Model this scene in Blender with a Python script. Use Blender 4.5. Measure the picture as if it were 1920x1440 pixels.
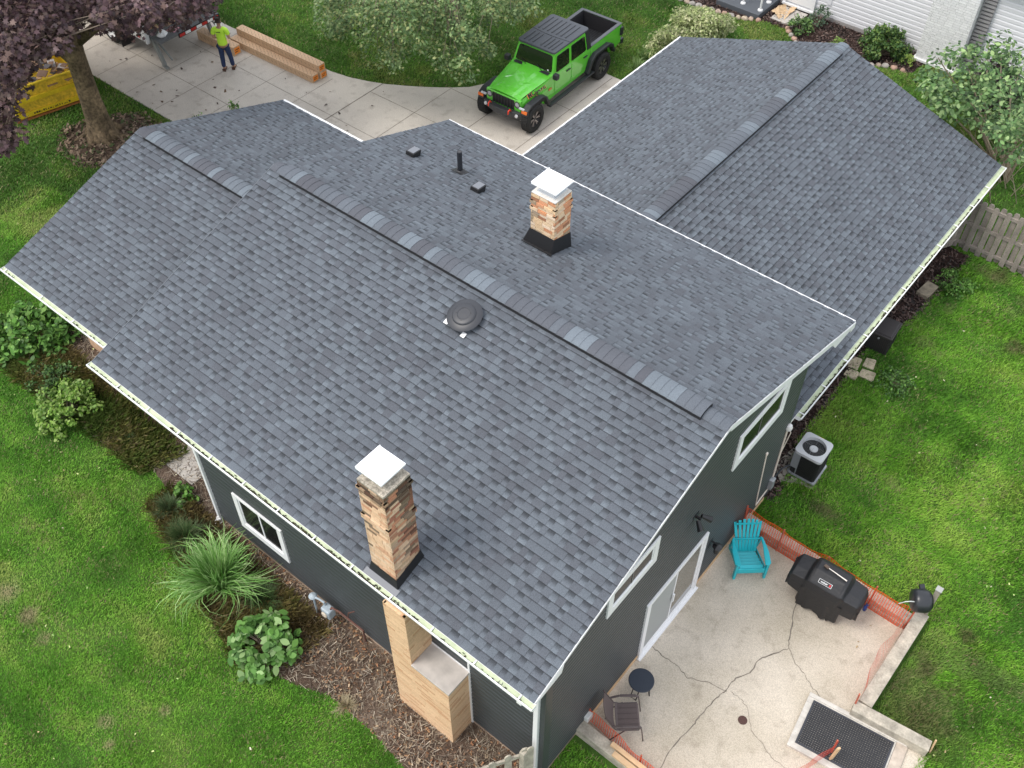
import bpy, math, random
import numpy as np
from mathutils import Vector, Matrix
random.seed(7); rng = np.random.default_rng(7)
C = bpy.context.scene
for o in list(bpy.data.objects): bpy.data.objects.remove(o)
col = C.collection
R = math.radians

# ---------------------------------------------------------------- camera
cd = bpy.data.cameras.new("camera"); cam = bpy.data.objects.new("camera", cd); col.objects.link(cam)
cr = Vector((0.7743162, 0.6327986, 0.0005314)); cu = Vector((-0.4771988, 0.5833665, 0.6572404)); cf = Vector((-0.4155908, 0.5091655, -0.7536809))
cp = Vector((0.39376, -8.76019, 18.13037))
cam.matrix_world = Matrix(((cr.x, cu.x, -cf.x, cp.x), (cr.y, cu.y, -cf.y, cp.y), (cr.z, cu.z, -cf.z, cp.z), (0, 0, 0, 1)))
cd.sensor_width = 36; cd.lens = 36.586; cd.clip_end = 1000; cd.clip_start = 0.1
C.camera = cam
# ---------------------------------------------------------------- light
SUN_EL, SUN_AZ = 58, 215       # azimuth: compass-like, measured from +y clockwise
w = bpy.data.worlds.new("World"); C.world = w; w.use_nodes = True
nt = w.node_tree; sky = nt.nodes.new("ShaderNodeTexSky"); sky.sky_type = 'NISHITA'; sky.sun_disc = False
sky.sun_elevation = R(SUN_EL); sky.sun_rotation = R(SUN_AZ); sky.air_density = 1.0; sky.dust_density = 4.0; sky.ozone_density = 1.0
mixw = nt.nodes.new("ShaderNodeMix"); mixw.data_type = 'RGBA'; mixw.inputs[0].default_value = 0.62
mixw.inputs[7].default_value = (9.6, 9.9, 10.4, 1)      # overcast cloud layer: pale even sky
nt.links.new(sky.outputs[0], mixw.inputs[6])
nt.links.new(mixw.outputs[2], nt.nodes["Background"].inputs[0]); nt.nodes["Background"].inputs[1].default_value = 0.118
sd = bpy.data.lights.new("sun", 'SUN'); sd.energy = 1.15; sd.angle = R(22); sd.color = (1.0, 0.96, 0.90)
so = bpy.data.objects.new("sun", sd); col.objects.link(so)
sdir = Vector((math.sin(R(SUN_AZ)) * math.cos(R(SUN_EL)), math.cos(R(SUN_AZ)) * math.cos(R(SUN_EL)), math.sin(R(SUN_EL))))
so.rotation_euler = sdir.to_track_quat('Z', 'Y').to_euler(); so.location = (0, -20, 40)
C.view_settings.view_transform = 'Standard'; C.view_settings.look = 'None'; C.view_settings.exposure = 0.74; C.view_settings.gamma = 1

# ---------------------------------------------------------------- helpers
MATS = {}
def mat(name, c, rough=0.7, noise=None, bump=None, metal=0, spec=0.5, coat=0, attr=None, alpha=None, trans=0, noise2=None, sub=0):
    """plain principled material with optional world-space noise on colour, bump, and a colour attribute multiplied in"""
    if name in MATS: return MATS[name]
    m = bpy.data.materials.new(name); m.use_nodes = True; t = m.node_tree; N = t.nodes; L = t.links
    b = N["Principled BSDF"]; b.inputs["Base Color"].default_value = (*c, 1); b.inputs["Roughness"].default_value = rough
    b.inputs["Metallic"].default_value = metal; b.inputs["Specular IOR Level"].default_value = spec
    b.inputs["Coat Weight"].default_value = coat
    if trans: b.inputs["Transmission Weight"].default_value = trans
    g = N.new("ShaderNodeNewGeometry"); src = None
    def mul(sock, fac_sock, lo, hi):
        mr = N.new("ShaderNodeMapRange"); L.new(fac_sock, mr.inputs[0]); mr.inputs[1].default_value = 0.3; mr.inputs[2].default_value = 0.7
        mr.inputs[3].default_value = lo; mr.inputs[4].default_value = hi
        vm = N.new("ShaderNodeVectorMath"); vm.operation = 'SCALE'
        if sock is None: vm.inputs[0].default_value = c
        else: L.new(sock, vm.inputs[0])
        L.new(mr.outputs[0], vm.inputs["Scale"]); return vm.outputs[0]
    for ns in (noise, noise2):
        if ns:
            n = N.new("ShaderNodeTexNoise"); n.inputs["Scale"].default_value = ns[0]; n.inputs["Detail"].default_value = 5
            L.new(g.outputs["Position"], n.inputs["Vector"]); src = mul(src, n.outputs[0], 1 - ns[1], 1 + ns[1])
    if attr:
        a = N.new("ShaderNodeAttribute"); a.attribute_name = attr
        if src is None:
            vm = N.new("ShaderNodeVectorMath"); vm.operation = 'MULTIPLY'; vm.inputs[0].default_value = c; L.new(a.outputs[0], vm.inputs[1]); src = vm.outputs[0]
        else:
            vm = N.new("ShaderNodeVectorMath"); vm.operation = 'MULTIPLY'; L.new(src, vm.inputs[0]); L.new(a.outputs[0], vm.inputs[1]); src = vm.outputs[0]
    if src is not None: L.new(src, b.inputs["Base Color"])
    if bump:
        n = N.new("ShaderNodeTexNoise"); n.inputs["Scale"].default_value = bump[0]; n.inputs["Detail"].default_value = 6
        L.new(g.outputs["Position"], n.inputs["Vector"]); bp = N.new("ShaderNodeBump"); bp.inputs["Strength"].default_value = bump[1]; bp.inputs["Distance"].default_value = 0.02
        L.new(n.outputs[0], bp.inputs["Height"]); L.new(bp.outputs[0], b.inputs["Normal"])
    MATS[name] = m; return m

class MB:
    """mesh collector"""
    def __init__(s): s.v = []; s.f = []; s.mi = []; s.c = []; s.T = None; s.hascol = False
    def P(s, p): return tuple(s.T @ Vector(p)) if s.T is not None else tuple(p)
    def face(s, pts, mi=0, c=None):
        i = len(s.v); s.v += [s.P(p) for p in pts]; s.f.append(tuple(range(i, i + len(pts)))); s.mi.append(mi); s.c.append(c)
        if c is not None: s.hascol = True
    def mesh(s, vs, fs, mi=0, c=None):
        i = len(s.v); s.v += [s.P(p) for p in vs]
        for f in fs: s.f.append(tuple(i + k for k in f)); s.mi.append(mi); s.c.append(c)
        if c is not None: s.hascol = True
    def box(s, x0, x1, y0, y1, z0, z1, mi=0, c=None):
        x0, x1 = sorted((x0, x1)); y0, y1 = sorted((y0, y1)); z0, z1 = sorted((z0, z1))
        s.mesh([(x0,y0,z0),(x1,y0,z0),(x1,y1,z0),(x0,y1,z0),(x0,y0,z1),(x1,y0,z1),(x1,y1,z1),(x0,y1,z1)],
               [(0,3,2,1),(4,5,6,7),(0,1,5,4),(1,2,6,5),(2,3,7,6),(3,0,4,7)], mi, c)
    def bar(s, a, b, w, h, mi=0, c=None, up=(0, 0, 1)):
        """box from a to b, width w sideways, height h along up"""
        a = Vector(a); b = Vector(b); d = (b - a).normalized(); u = Vector(up)
        sd = d.cross(u)
        if sd.length < 1e-4: sd = d.cross(Vector((1, 0, 0)))
        sd.normalize(); u = sd.cross(d).normalized()
        q = [a - sd*w/2 - u*h/2, a + sd*w/2 - u*h/2, a + sd*w/2 + u*h/2, a - sd*w/2 + u*h/2]
        q += [p + (b - a) for p in q]
        s.mesh(q, [(0,1,2,3),(7,6,5,4),(0,4,5,1),(1,5,6,2),(2,6,7,3),(3,7,4,0)], mi, c)
    def tube(s, pts, rad, n=8, mi=0, c=None, caps=True):
        pts = [Vector(p) for p in pts]
        if not hasattr(rad, '__len__'): rad = [rad] * len(pts)
        rings = []; pu = None
        for i, p in enumerate(pts):
            d = (pts[min(i+1, len(pts)-1)] - pts[max(i-1, 0)]).normalized()
            if pu is None:
                pu = d.cross(Vector((0, 0, 1)))
                if pu.length < 1e-3: pu = d.cross(Vector((1, 0, 0)))
            pu = (pu - d * pu.dot(d)).normalized(); pv = d.cross(pu)
            rings.append([p + (pu * math.cos(6.28318*k/n) + pv * math.sin(6.28318*k/n)) * rad[i] for k in range(n)])
        vs = [q for r in rings for q in r]; fs = []
        for i in range(len(rings) - 1):
            for k in range(n): fs.append((i*n+k, i*n+(k+1)%n, (i+1)*n+(k+1)%n, (i+1)*n+k))
        if caps: fs.append(tuple(range(n))[::-1]); fs.append(tuple((len(rings)-1)*n+k for k in range(n)))
        s.mesh(vs, fs, mi, c)
    def cyl(s, a, b, r, r2=None, n=16, mi=0, c=None): s.tube([a, b], [r, r if r2 is None else r2], n, mi, c)
    def prism(s, poly, z0, z1, mi=0, c=None):
        n = len(poly); a = sum(poly[i][0]*poly[(i+1)%n][1] - poly[(i+1)%n][0]*poly[i][1] for i in range(n))
        if a < 0: poly = poly[::-1]
        vs = [(p[0], p[1], z0) for p in poly] + [(p[0], p[1], z1) for p in poly]
        s.mesh(vs, [tuple(range(n))[::-1], tuple(range(n, 2*n))] + [(i, (i+1)%n, n+(i+1)%n, n+i) for i in range(n)], mi, c)
    def extr(s, poly, axis, a0, a1, mi=0, c=None):
        """poly in the plane across 'axis' ('x': (y,z), 'y': (x,z)); extruded a0..a1"""
        f = (lambda p, a: (a, p[0], p[1])) if axis == 'x' else (lambda p, a: (p[0], a, p[1]))
        n = len(poly); vs = [f(p, a0) for p in poly] + [f(p, a1) for p in poly]
        ar = sum(poly[i][0]*poly[(i+1)%n][1] - poly[(i+1)%n][0]*poly[i][1] for i in range(n))
        sg = (ar > 0) == (a1 > a0)
        if axis == 'y': sg = not sg
        fs = [tuple(range(n)), tuple(range(n, 2*n))[::-1]] + [(i, n+i, n+(i+1)%n, (i+1)%n) for i in range(n)]
        if sg: fs = [g[::-1] for g in fs]
        s.mesh(vs, fs, mi, c)
    def lathe(s, prof, n=24, mi=0, c=None, cen=(0, 0, 0)):
        """profile of (r,z) pairs round the z axis"""
        vs = []; fs = []
        for r, z in prof:
            vs += [(cen[0] + r*math.cos(6.28318*k/n), cen[1] + r*math.sin(6.28318*k/n), cen[2] + z) for k in range(n)]
        for i in range(len(prof)-1):
            for k in range(n): fs.append((i*n+k, i*n+(k+1)%n, (i+1)*n+(k+1)%n, (i+1)*n+k))
        s.mesh(vs, fs, mi, c)
    def build(s, name, mats, parent=None, smooth=False, bevel=0, auto=None):
        me = bpy.data.meshes.new(name); me.from_pydata(s.v, [], s.f); 
        for m in (mats if isinstance(mats, (list, tuple)) else [mats]): me.materials.append(m)
        me.polygons.foreach_set("material_index", s.mi)
        if s.hascol:
            ca = me.color_attributes.new("Col", 'FLOAT_COLOR', 'CORNER'); arr = []
            for f, c in zip(s.f, s.c):
                if c is not None and len(c) and hasattr(c[0], '__len__'):
                    for cc in c: arr += [cc[0], cc[1], cc[2], 1]
                else:
                    cc = c if c is not None else (1, 1, 1); arr += [cc[0], cc[1], cc[2], 1] * len(f)
            ca.data.foreach_set("color", arr)
        if smooth: me.polygons.foreach_set("use_smooth", [True] * len(s.f))
        me.update()
        o = bpy.data.objects.new(name, me); col.objects.link(o)
        if parent is not None: o.parent = parent
        if bevel:
            b = o.modifiers.new("bevel", 'BEVEL'); b.width = bevel; b.segments = 2; b.limit_method = 'ANGLE'; b.angle_limit = R(40)
        if auto:
            try:
                me.shade_smooth() if hasattr(me, 'shade_smooth') else None
                me.set_sharp_from_angle(angle=R(auto))
            except Exception: pass
        return o

def thing(name, label, cat, loc=(0, 0, 0), rz=0, group=None):
    o = bpy.data.objects.new(name, None); col.objects.link(o); o.location = loc; o.rotation_euler = (0, 0, rz)
    o['label'] = label; o['category'] = cat
    if group: o['group'] = group
    o.empty_display_size = 0.2
    return o
def tag(o, label, cat, group=None):
    o['label'] = label; o['category'] = cat
    if group: o['group'] = group
    return o
def kind(o, k): o['kind'] = k; return o
def np_mesh(name, V, F, m, cols=None, parent=None):
    """V (n,k,3): n polygons with k own corners; cols (n,3)"""
    n, k = V.shape[0], V.shape[1]
    me = bpy.data.meshes.new(name); me.vertices.add(n*k); me.vertices.foreach_set("co", V.reshape(-1).astype(np.float32))
    me.loops.add(n*k); me.loops.foreach_set("vertex_index", np.arange(n*k, dtype=np.int32))
    me.polygons.add(n); me.polygons.foreach_set("loop_start", np.arange(0, n*k, k, dtype=np.int32)); me.polygons.foreach_set("loop_total", np.full(n, k, dtype=np.int32))
    me.update(calc_edges=True)
    if cols is not None:
        ca = me.color_attributes.new("Col", 'FLOAT_COLOR', 'CORNER')
        cc = np.concatenate([cols, np.ones((n, 1))], 1); ca.data.foreach_set("color", np.repeat(cc, k, 0).reshape(-1).astype(np.float32))
    me.materials.append(m); me.validate()
    o = bpy.data.objects.new(name, me); col.objects.link(o)
    if parent is not None: o.parent = parent
    return o
def dup(o, parent=None):
    c = o.copy(); col.objects.link(c); c.parent = parent
    for ch in list(o.children):
        dup(ch, c)
    return c
def text_mesh(name, body, size, m, mw, parent=None, extrude=0.004):
    cu_ = bpy.data.curves.new(name, 'FONT'); cu_.body = body; cu_.size = size; cu_.extrude = extrude; cu_.align_x = 'CENTER'; cu_.align_y = 'CENTER'; cu_.offset = size*0.02
    to = bpy.data.objects.new(name, cu_); col.objects.link(to); dg = bpy.context.evaluated_depsgraph_get()
    me = bpy.data.meshes.new_from_object(to.evaluated_get(dg)); bpy.data.objects.remove(to); bpy.data.curves.remove(cu_)
    me.materials.clear(); me.materials.append(m)
    o = bpy.data.objects.new(name, me); col.objects.link(o); o.matrix_local = mw
    if parent is not None: o.parent = parent
    return o

def vnoise(x, y, s, seed=0):
    """smooth value noise on numpy arrays, 0..1"""
    g = np.random.default_rng(seed).random((256, 256)); x = x*s + 1000; y = y*s + 1000
    xi = np.floor(x).astype(int); yi = np.floor(y).astype(int); fx = x-xi; fy = y-yi; fx = fx*fx*(3-2*fx); fy = fy*fy*(3-2*fy)
    a = g[xi%256, yi%256]; b = g[(xi+1)%256, yi%256]; c = g[xi%256, (yi+1)%256]; d = g[(xi+1)%256, (yi+1)%256]
    return (a*(1-fx)+b*fx)*(1-fy) + (c*(1-fx)+d*fx)*fy
def inpoly(x, y, poly):
    r = np.zeros(x.shape, bool); n = len(poly)
    for i in range(n):
        x1, y1 = poly[i]; x2, y2 = poly[i-1]
        if y1 == y2: continue
        r ^= ((y1 > y) != (y2 > y)) & (x < (x2-x1)*(y-y1)/(y2-y1)+x1)
    return r

# ---------------------------------------------------------------- materials
white = mat('white_paint', (0.76, 0.76, 0.76), 0.45)
white_metal = mat('white_metal', (0.80, 0.80, 0.80), 0.35)
siding = mat('charcoal_siding', (0.047, 0.053, 0.057), 0.45, noise=(3, 0.06))
black_metal = mat('black_metal', (0.012, 0.012, 0.013), 0.4)
black_plastic = mat('black_plastic', (0.018, 0.018, 0.020), 0.5)
dark_glass = mat('dark_glass', (0.012, 0.012, 0.013), 0.15, spec=0.15)
soffit_m = mat('soffit', (0.70, 0.70, 0.69), 0.5)
weathered = mat('weathered_wood', (0.40, 0.36, 0.29), 0.85, noise=(5, 0.30), bump=(60, 0.5), noise2=(28, 0.15))
fresh_wood = mat('fresh_wood', (0.62, 0.42, 0.24), 0.7, noise=(6, 0.12), bump=(60, 0.2))
galv = mat('galvanised_metal', (0.42, 0.44, 0.46), 0.4, metal=0.5, noise=(8, 0.1))
rubber = mat('tyre_rubber', (0.016, 0.016, 0.016), 0.85, bump=(120, 0.4))
concrete = mat('concrete', (0.47, 0.44, 0.40), 0.9, noise=(1.2, 0.12), bump=(120, 0.3), noise2=(25, 0.06))
attr_m = mat('coloured_parts', (1, 1, 1), 0.75, attr='Col', noise=(30, 0.08))
# ---------------------------------------------------------------- ground, driveway, patio
def region_noise(n1, n2): pass
def ground_mat(name, stops, s1=0.35, s2=6.0, s3=60.0, rough=0.95, bump=0.6):
    m = bpy.data.materials.new(name); m.use_nodes = True; t = m.node_tree; N = t.nodes; L = t.links; b = N["Principled BSDF"]; b.inputs["Roughness"].default_value = rough
    b.inputs["Specular IOR Level"].default_value = 0.2
    g = N.new("ShaderNodeNewGeometry"); tot = None
    for s, wgt in ((s1, 0.4), (s2, 0.3), (s3, 0.3)):
        n = N.new("ShaderNodeTexNoise"); n.inputs["Scale"].default_value = s; n.inputs["Detail"].default_value = 4; L.new(g.outputs["Position"], n.inputs["Vector"])
        k = N.new("ShaderNodeMath"); k.operation = 'MULTIPLY_ADD'; k.inputs[1].default_value = wgt; L.new(n.outputs[0], k.inputs[0])
        if tot is None: k.inputs[2].default_value = 0
        else: L.new(tot, k.inputs[2])
        tot = k.outputs[0]
    cr_ = N.new("ShaderNodeValToRGB"); L.new(tot, cr_.inputs[0]); e = cr_.color_ramp.elements
    e[0].position = stops[0][0]; e[0].color = (*stops[0][1], 1); e[1].position = stops[-1][0]; e[1].color = (*stops[-1][1], 1)
    for p, c in stops[1:-1]: x = e.new(p); x.color = (*c, 1)
    L.new(cr_.outputs[0], b.inputs["Base Color"])
    n = N.new("ShaderNodeTexNoise"); n.inputs["Scale"].default_value = s3; n.inputs["Detail"].default_value = 6; L.new(g.outputs["Position"], n.inputs["Vector"])
    bp = N.new("ShaderNodeBump"); bp.inputs["Strength"].default_value = bump; bp.inputs["Distance"].default_value = 0.03; L.new(n.outputs[0], bp.inputs["Height"]); L.new(bp.outputs[0], b.inputs["Normal"])
    return m
lawn_m = ground_mat('lawn_soil', [(0.36, (0.03, 0.07, 0.012)), (0.46, (0.05, 0.11, 0.018)), (0.54, (0.07, 0.135, 0.025)), (0.64, (0.10, 0.14, 0.035))])
dirt_m = ground_mat('garden_dirt', [(0.36, (0.045, 0.030, 0.022)), (0.5, (0.115, 0.078, 0.056)), (0.64, (0.24, 0.185, 0.14))], s1=0.8, s2=7, s3=45, bump=1.0)
mulch_m = ground_mat('dark_mulch', [(0.38, (0.010, 0.007, 0.006)), (0.5, (0.035, 0.02, 0.017)), (0.66, (0.10, 0.06, 0.048))], s1=1.5, s2=18, s3=70, bump=1.0)
gb = MB(); gb.face([(-160, -120, 0), (130, -120, 0), (130, 170, 0), (-160, 170, 0)])
kind(gb.build('ground', lawn_m), 'structure')

drive_edge = [(-60, 5.09), (-12.8, 5.09), (-12.8, 15.27), (-17.55, 15.27), (-17.6, 13.6), (-17.75, 12.9), (-18.07, 12.34), (-18.26, 12.01), (-18.66, 11.64), (-19.1, 11.3), (-19.55, 10.99), (-20.0, 10.71), (-20.38, 10.49), (-20.9, 10.26), (-21.49, 10.06), (-22.17, 9.93), (-26.67, 9.68), (-60, 9.68)]
def slab_mat(name, base, stain, spk):
    m = bpy.data.materials.new(name); m.use_nodes = True; t = m.node_tree; N = t.nodes; L = t.links; b = N["Principled BSDF"]; b.inputs["Roughness"].default_value = 0.9
    b.inputs["Specular IOR Level"].default_value = 0.25
    g = N.new("ShaderNodeNewGeometry")
    def noise(s, d=4):
        n = N.new("ShaderNodeTexNoise"); n.inputs["Scale"].default_value = s; n.inputs["Detail"].default_value = d; L.new(g.outputs["Position"], n.inputs["Vector"]); return n.outputs[0]
    def ramp(sock, lo, hi, c0, c1):
        r = N.new("ShaderNodeValToRGB"); L.new(sock, r.inputs[0]); r.color_ramp.elements[0].position = lo; r.color_ramp.elements[1].position = hi
        r.color_ramp.elements[0].color = (*c0, 1); r.color_ramp.elements[1].color = (*c1, 1); return r.outputs[0]
    def mulc(a, b_):
        x = N.new("ShaderNodeMix"); x.data_type = 'RGBA'; x.blend_type = 'MULTIPLY'; x.inputs[0].default_value = 1; L.new(a, x.inputs[6]); L.new(b_, x.inputs[7]); return x.outputs[2]
    a = ramp(noise(0.7, 6), 0.30, 0.62, stain, base)
    a = mulc(a, ramp(noise(3.5, 5), 0.32, 0.45, (0.84, 0.83, 0.82), (1, 1, 1)))
    a = mulc(a, ramp(noise(spk, 2), 0.36, 0.62, (0.80, 0.79, 0.77), (1.12, 1.11, 1.08)))
    L.new(a, b.inputs["Base Color"])
    bp = N.new("ShaderNodeBump"); bp.inputs["Strength"].default_value = 0.25; bp.inputs["Distance"].default_value = 0.01; L.new(noise(spk), bp.inputs["Height"]); L.new(bp.outputs[0], b.inputs["Normal"])
    return m
drive_m = slab_mat('driveway_concrete', (0.56, 0.515, 0.46), (0.47, 0.43, 0.385), 55)
joint_m = mat('joint_dirt', (0.19, 0.165, 0.135), 0.95, noise=(4, 0.4))
jb = MB(); jb.prism(drive_edge, -0.1, 0.035)
def strip(mb, a, b, w_, z, mi):
    a = Vector((*a, 0)); b = Vector((*b, 0)); d = (b-a).normalized(); s_ = Vector((-d.y, d.x, 0))*w_/2
    mb.face([(a-s_)[:2]+(z,) if False else (a.x-s_.x, a.y-s_.y, z), (b.x-s_.x, b.y-s_.y, z), (b.x+s_.x, b.y+s_.y, z), (a.x+s_.x, a.y+s_.y, z)], mi)
zj = 0.039
for x in (-33.6, -32.1, -30.6, -29.1, -27.62, -26.15, -24.77, -23.3, -21.83): strip(jb, (x, 5.15), (x, 9.66), 0.016, zj, 1)
for x, y1 in ((-20.44, 10.46), (-18.64, 11.6)): strip(jb, (x, 5.15), (x, y1), 0.034 if x < -20 else 0.018, zj, 1)
strip(jb, (-16.9, 5.15), (-16.9, 15.2), 0.022, zj, 1); strip(jb, (-15.15, 5.15), (-15.15, 15.2), 0.022, zj, 1)
for y in (6.63, 8.2): strip(jb, (-40, y), (-15.15, y+0.08), 0.016, zj, 1)
strip(jb, (-20.44, 9.9), (-16.9, 9.98), 0.018, zj, 1); strip(jb, (-18.64, 11.59), (-15.15, 11.59), 0.018, zj, 1); strip(jb, (-16.9, 13.0), (-12.9, 13.0), 0.02, zj, 1); strip(jb, (-15.15, 9.98), (-12.9, 9.98), 0.02, zj, 1)
kind(jb.build('driveway', [drive_m, joint_m]), 'structure')

patio_m = slab_mat('patio_concrete', (0.58, 0.52, 0.44), (0.44, 0.39, 0.31), 75)
pb = MB(); pb.box(-3.47, 0.2, -2.02, 3.42, -0.1, 0.02); pb.box(0.2, 1.6, -2.0, 1.35, -0.1, 0.02)
crk = [[(-1.94,-1.9),(-1.99,-1.32),(-1.93,-0.75),(-1.92,-0.49),(-1.88,-0.06),(-1.82,0.19),(-1.81,0.5),(-1.66,0.75),(-1.66,1.09),(-1.47,1.43),(-1.35,1.66),(-1.45,1.88),(-1.61,2.26),(-1.73,2.75)],
       [(-3.41,0.06),(-3.13,0.01),(-2.78,0.02),(-2.5,-0.07),(-2.14,0.12),(-1.8,0.17)], [(-1.35,1.66),(-1.1,1.45),(-0.83,1.36),(-0.66,1.25),(-0.38,1.14)],
       [(-1.74,0.21),(-1.51,0.21),(-1.33,0.13),(-1.08,-0.18),(-0.79,-0.26),(-0.56,-0.38),(-0.28,-0.4),(0.1,-0.6)]]
for k, pl_ in enumerate(crk):
    wd = (0.020, 0.013, 0.012, 0.009)[k]; pts = []
    for i in range(len(pl_)-1):
        for t in range(5):
            f = t/5; x = pl_[i][0]*(1-f)+pl_[i+1][0]*f; y = pl_[i][1]*(1-f)+pl_[i+1][1]*f
            pts.append((x + random.uniform(-.018, .018)*(t > 0), y + random.uniform(-.018, .018)*(t > 0)))
    pts.append(pl_[-1])
    for a, b in zip(pts, pts[1:]): strip(pb, a, b, wd*random.uniform(.6, 1.3), 0.024, 1)
kind(pb.build('patio', [patio_m, joint_m]), 'structure')
bed_front = [(-19.4, -2.0), (-19.3, -3.5), (-18.2, -3.35), (-16.7, -3.6), (-15.2, -3.55), (-14.1, -3.3), (-12.9, -3.55), (-11.8, -4.2), (-10.0, -4.7), (-9.0, -4.95), (-8.0, -4.75), (-7.4, -4.5), (-6.3, -4.5), (-5.4, -4.6), (-4.2, -4.7), (-3.5, -4.6), (-3.5, -3.1), (-12, -3.1), (-12, -1.8), (-18.3, -1.8)]
bb = MB(); bb.prism(bed_front, -0.05, 0.012)
kind(bb.build('garden_bed', dirt_m), 'structure')
bb = MB(); bb.prism([(-4.2, 4.4), (-3.25, 4.4), (-3.3, 5.2), (-3.6, 6.3), (-3.62, 7.6), (-3.72, 9.5), (-3.35, 11), (-3.2, 12.5), (-3.1, 14.3), (-4.2, 14.5)], -0.05, 0.012)
kind(bb.build('side_bed', mulch_m), 'structure')
neigh_bed = [(-20, 23), (-20, 20.6), (-17, 20.5), (-15.2, 20.6), (-14.0, 20.75), (-13.2, 21.15), (-12.4, 21.2), (-11.4, 20.3), (-10.6, 20.2), (-9.6, 20.7), (-8.9, 21.2), (-8.1, 21.3), (-7.9, 22.9)]
bb = MB(); bb.prism(neigh_bed, -0.05, 0.012)
kind(bb.build('mulch_bed', mulch_m), 'structure')
bb = MB(); bb.prism([(-26.2, 2.9), (-25.6, 4.2), (-25.0, 4.85), (-23.8, 4.75), (-23.1, 4.0), (-23.2, 2.8), (-24.2, 2.0), (-25.4, 2.1)], -0.05, 0.010)
kind(bb.build('bare_soil', dirt_m), 'structure')
pads = [(-13.9, -3.15, 0.55, 0.5, 20), ]
bb = MB(); bb.prism([(-13.98, -3.05), (-13.05, -3.05), (-13.05, -2.2), (-13.98, -2.2)], -0.05, 0.045)
kind(bb.build('entry_pad', concrete), 'structure')

# ---------------------------------------------------------------- shingles
def shingle_mat():
    m = bpy.data.materials.new('asphalt_shingle'); m.use_nodes = True; t = m.node_tree; N = t.nodes; L = t.links; b = N["Principled BSDF"]
    b.inputs["Roughness"].default_value = 0.85; b.inputs["Specular IOR Level"].default_value = 0.35
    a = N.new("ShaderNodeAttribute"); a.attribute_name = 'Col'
    g = N.new("ShaderNodeNewGeometry")
    n = N.new("ShaderNodeTexNoise"); n.inputs["Scale"].default_value = 110; n.inputs["Detail"].default_value = 3; L.new(g.outputs["Position"], n.inputs["Vector"])
    r = N.new("ShaderNodeMapRange"); L.new(n.outputs[0], r.inputs[0]); r.inputs[1].default_value = .3; r.inputs[2].default_value = .7; r.inputs[3].default_value = .66; r.inputs[4].default_value = 1.34
    n2 = N.new("ShaderNodeTexNoise"); n2.inputs["Scale"].default_value = 1.3; n2.inputs["Detail"].default_value = 5; L.new(g.outputs["Position"], n2.inputs["Vector"])
    r2 = N.new("ShaderNodeMapRange"); L.new(n2.outputs[0], r2.inputs[0]); r2.inputs[1].default_value = .3; r2.inputs[2].default_value = .7; r2.inputs[3].default_value = .92; r2.inputs[4].default_value = 1.08
    k = N.new("ShaderNodeMath"); k.operation = 'MULTIPLY'; L.new(r.outputs[0], k.inputs[0]); L.new(r2.outputs[0], k.inputs[1])
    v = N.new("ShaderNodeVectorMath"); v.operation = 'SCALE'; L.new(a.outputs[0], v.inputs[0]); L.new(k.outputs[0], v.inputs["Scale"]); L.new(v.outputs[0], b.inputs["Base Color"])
    bp = N.new("ShaderNodeBump"); bp.inputs["Strength"].default_value = 0.3; bp.inputs["Distance"].default_value = 0.006; L.new(n.outputs[0], bp.inputs["Height"]); L.new(bp.outputs[0], b.inputs["Normal"])
    return m
shingle = shingle_mat()
S_L = (0.124, 0.145, 0.166); S_M = (0.089, 0.100, 0.116); S_D = (0.068, 0.070, 0.081)
def tone(t):
    a, b = (S_D, S_M) if t < .5 else (S_M, S_L); f = (t % .5)*2 if t < 1 else 1
    return tuple(a[i]*(1-f)+b[i]*f for i in range(3))
EXP = 0.150
def slope(mb, O, U, V, Ln, S, seed, keep=None, start=0):
    """laminated shingle courses over a slope: O eave corner, U along eave, V up the slope"""
    rd = random.Random(seed); O = Vector(O); U = Vector(U).normalized(); V = Vector(V).normalized(); Nn = U.cross(V).normalized()
    n = int(math.ceil(S/EXP))
    for i in range(n):
        v0 = i*EXP; v1 = min(v0+EXP, S)
        u = -rd.uniform(0, .3); hi = rd.random() < .5
        while u < Ln:
            wd = rd.uniform(.10, .21) if hi else rd.uniform(.09, .165)
            u0 = max(u, 0); u1 = min(u+wd, Ln); u += wd
            rec = not hi; hi = not hi
            if hi is False and rd.random() < .22: hi = True
            if u1 - u0 < .004: continue
            if keep and not keep((u0+u1)/2, (v0+v1)/2): continue
            if rec: t = rd.choice((.5, .56, .62, .7, .8)); h0 = .004
            else: t = rd.choice((.28, .38, .45, .5, .56, .62, .74)); h0 = .0110
            c = tone(t); tp = rd.uniform(-.004, .004)
            A = O + U*u0 + V*v0; B = O + U*u1 + V*v0; Cc = O + U*(u1+tp) + V*v1; D = O + U*(u0+tp) + V*v1
            lo = Nn*h0; up = Nn*.0008
            ks = ((0, 1.26), (.36, 1.04), (.68, rd.choice((.50, .60, .74))), (1, .28)) if rec else ((0, 1.05), (.84, .96), (1, .38))  # course tops darken: granule shadow band, with contact shade painted into the colour
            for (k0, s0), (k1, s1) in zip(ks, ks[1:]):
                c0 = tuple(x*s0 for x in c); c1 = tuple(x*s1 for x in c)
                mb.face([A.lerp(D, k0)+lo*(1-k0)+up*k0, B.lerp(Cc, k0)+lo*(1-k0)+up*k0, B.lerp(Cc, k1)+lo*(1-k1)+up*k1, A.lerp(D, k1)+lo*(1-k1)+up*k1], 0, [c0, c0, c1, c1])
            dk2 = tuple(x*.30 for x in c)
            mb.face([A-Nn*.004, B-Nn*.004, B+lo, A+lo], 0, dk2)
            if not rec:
                mb.face([A, A+lo, D], 0, dk2); mb.face([B, Cc, B+lo], 0, dk2)
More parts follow.
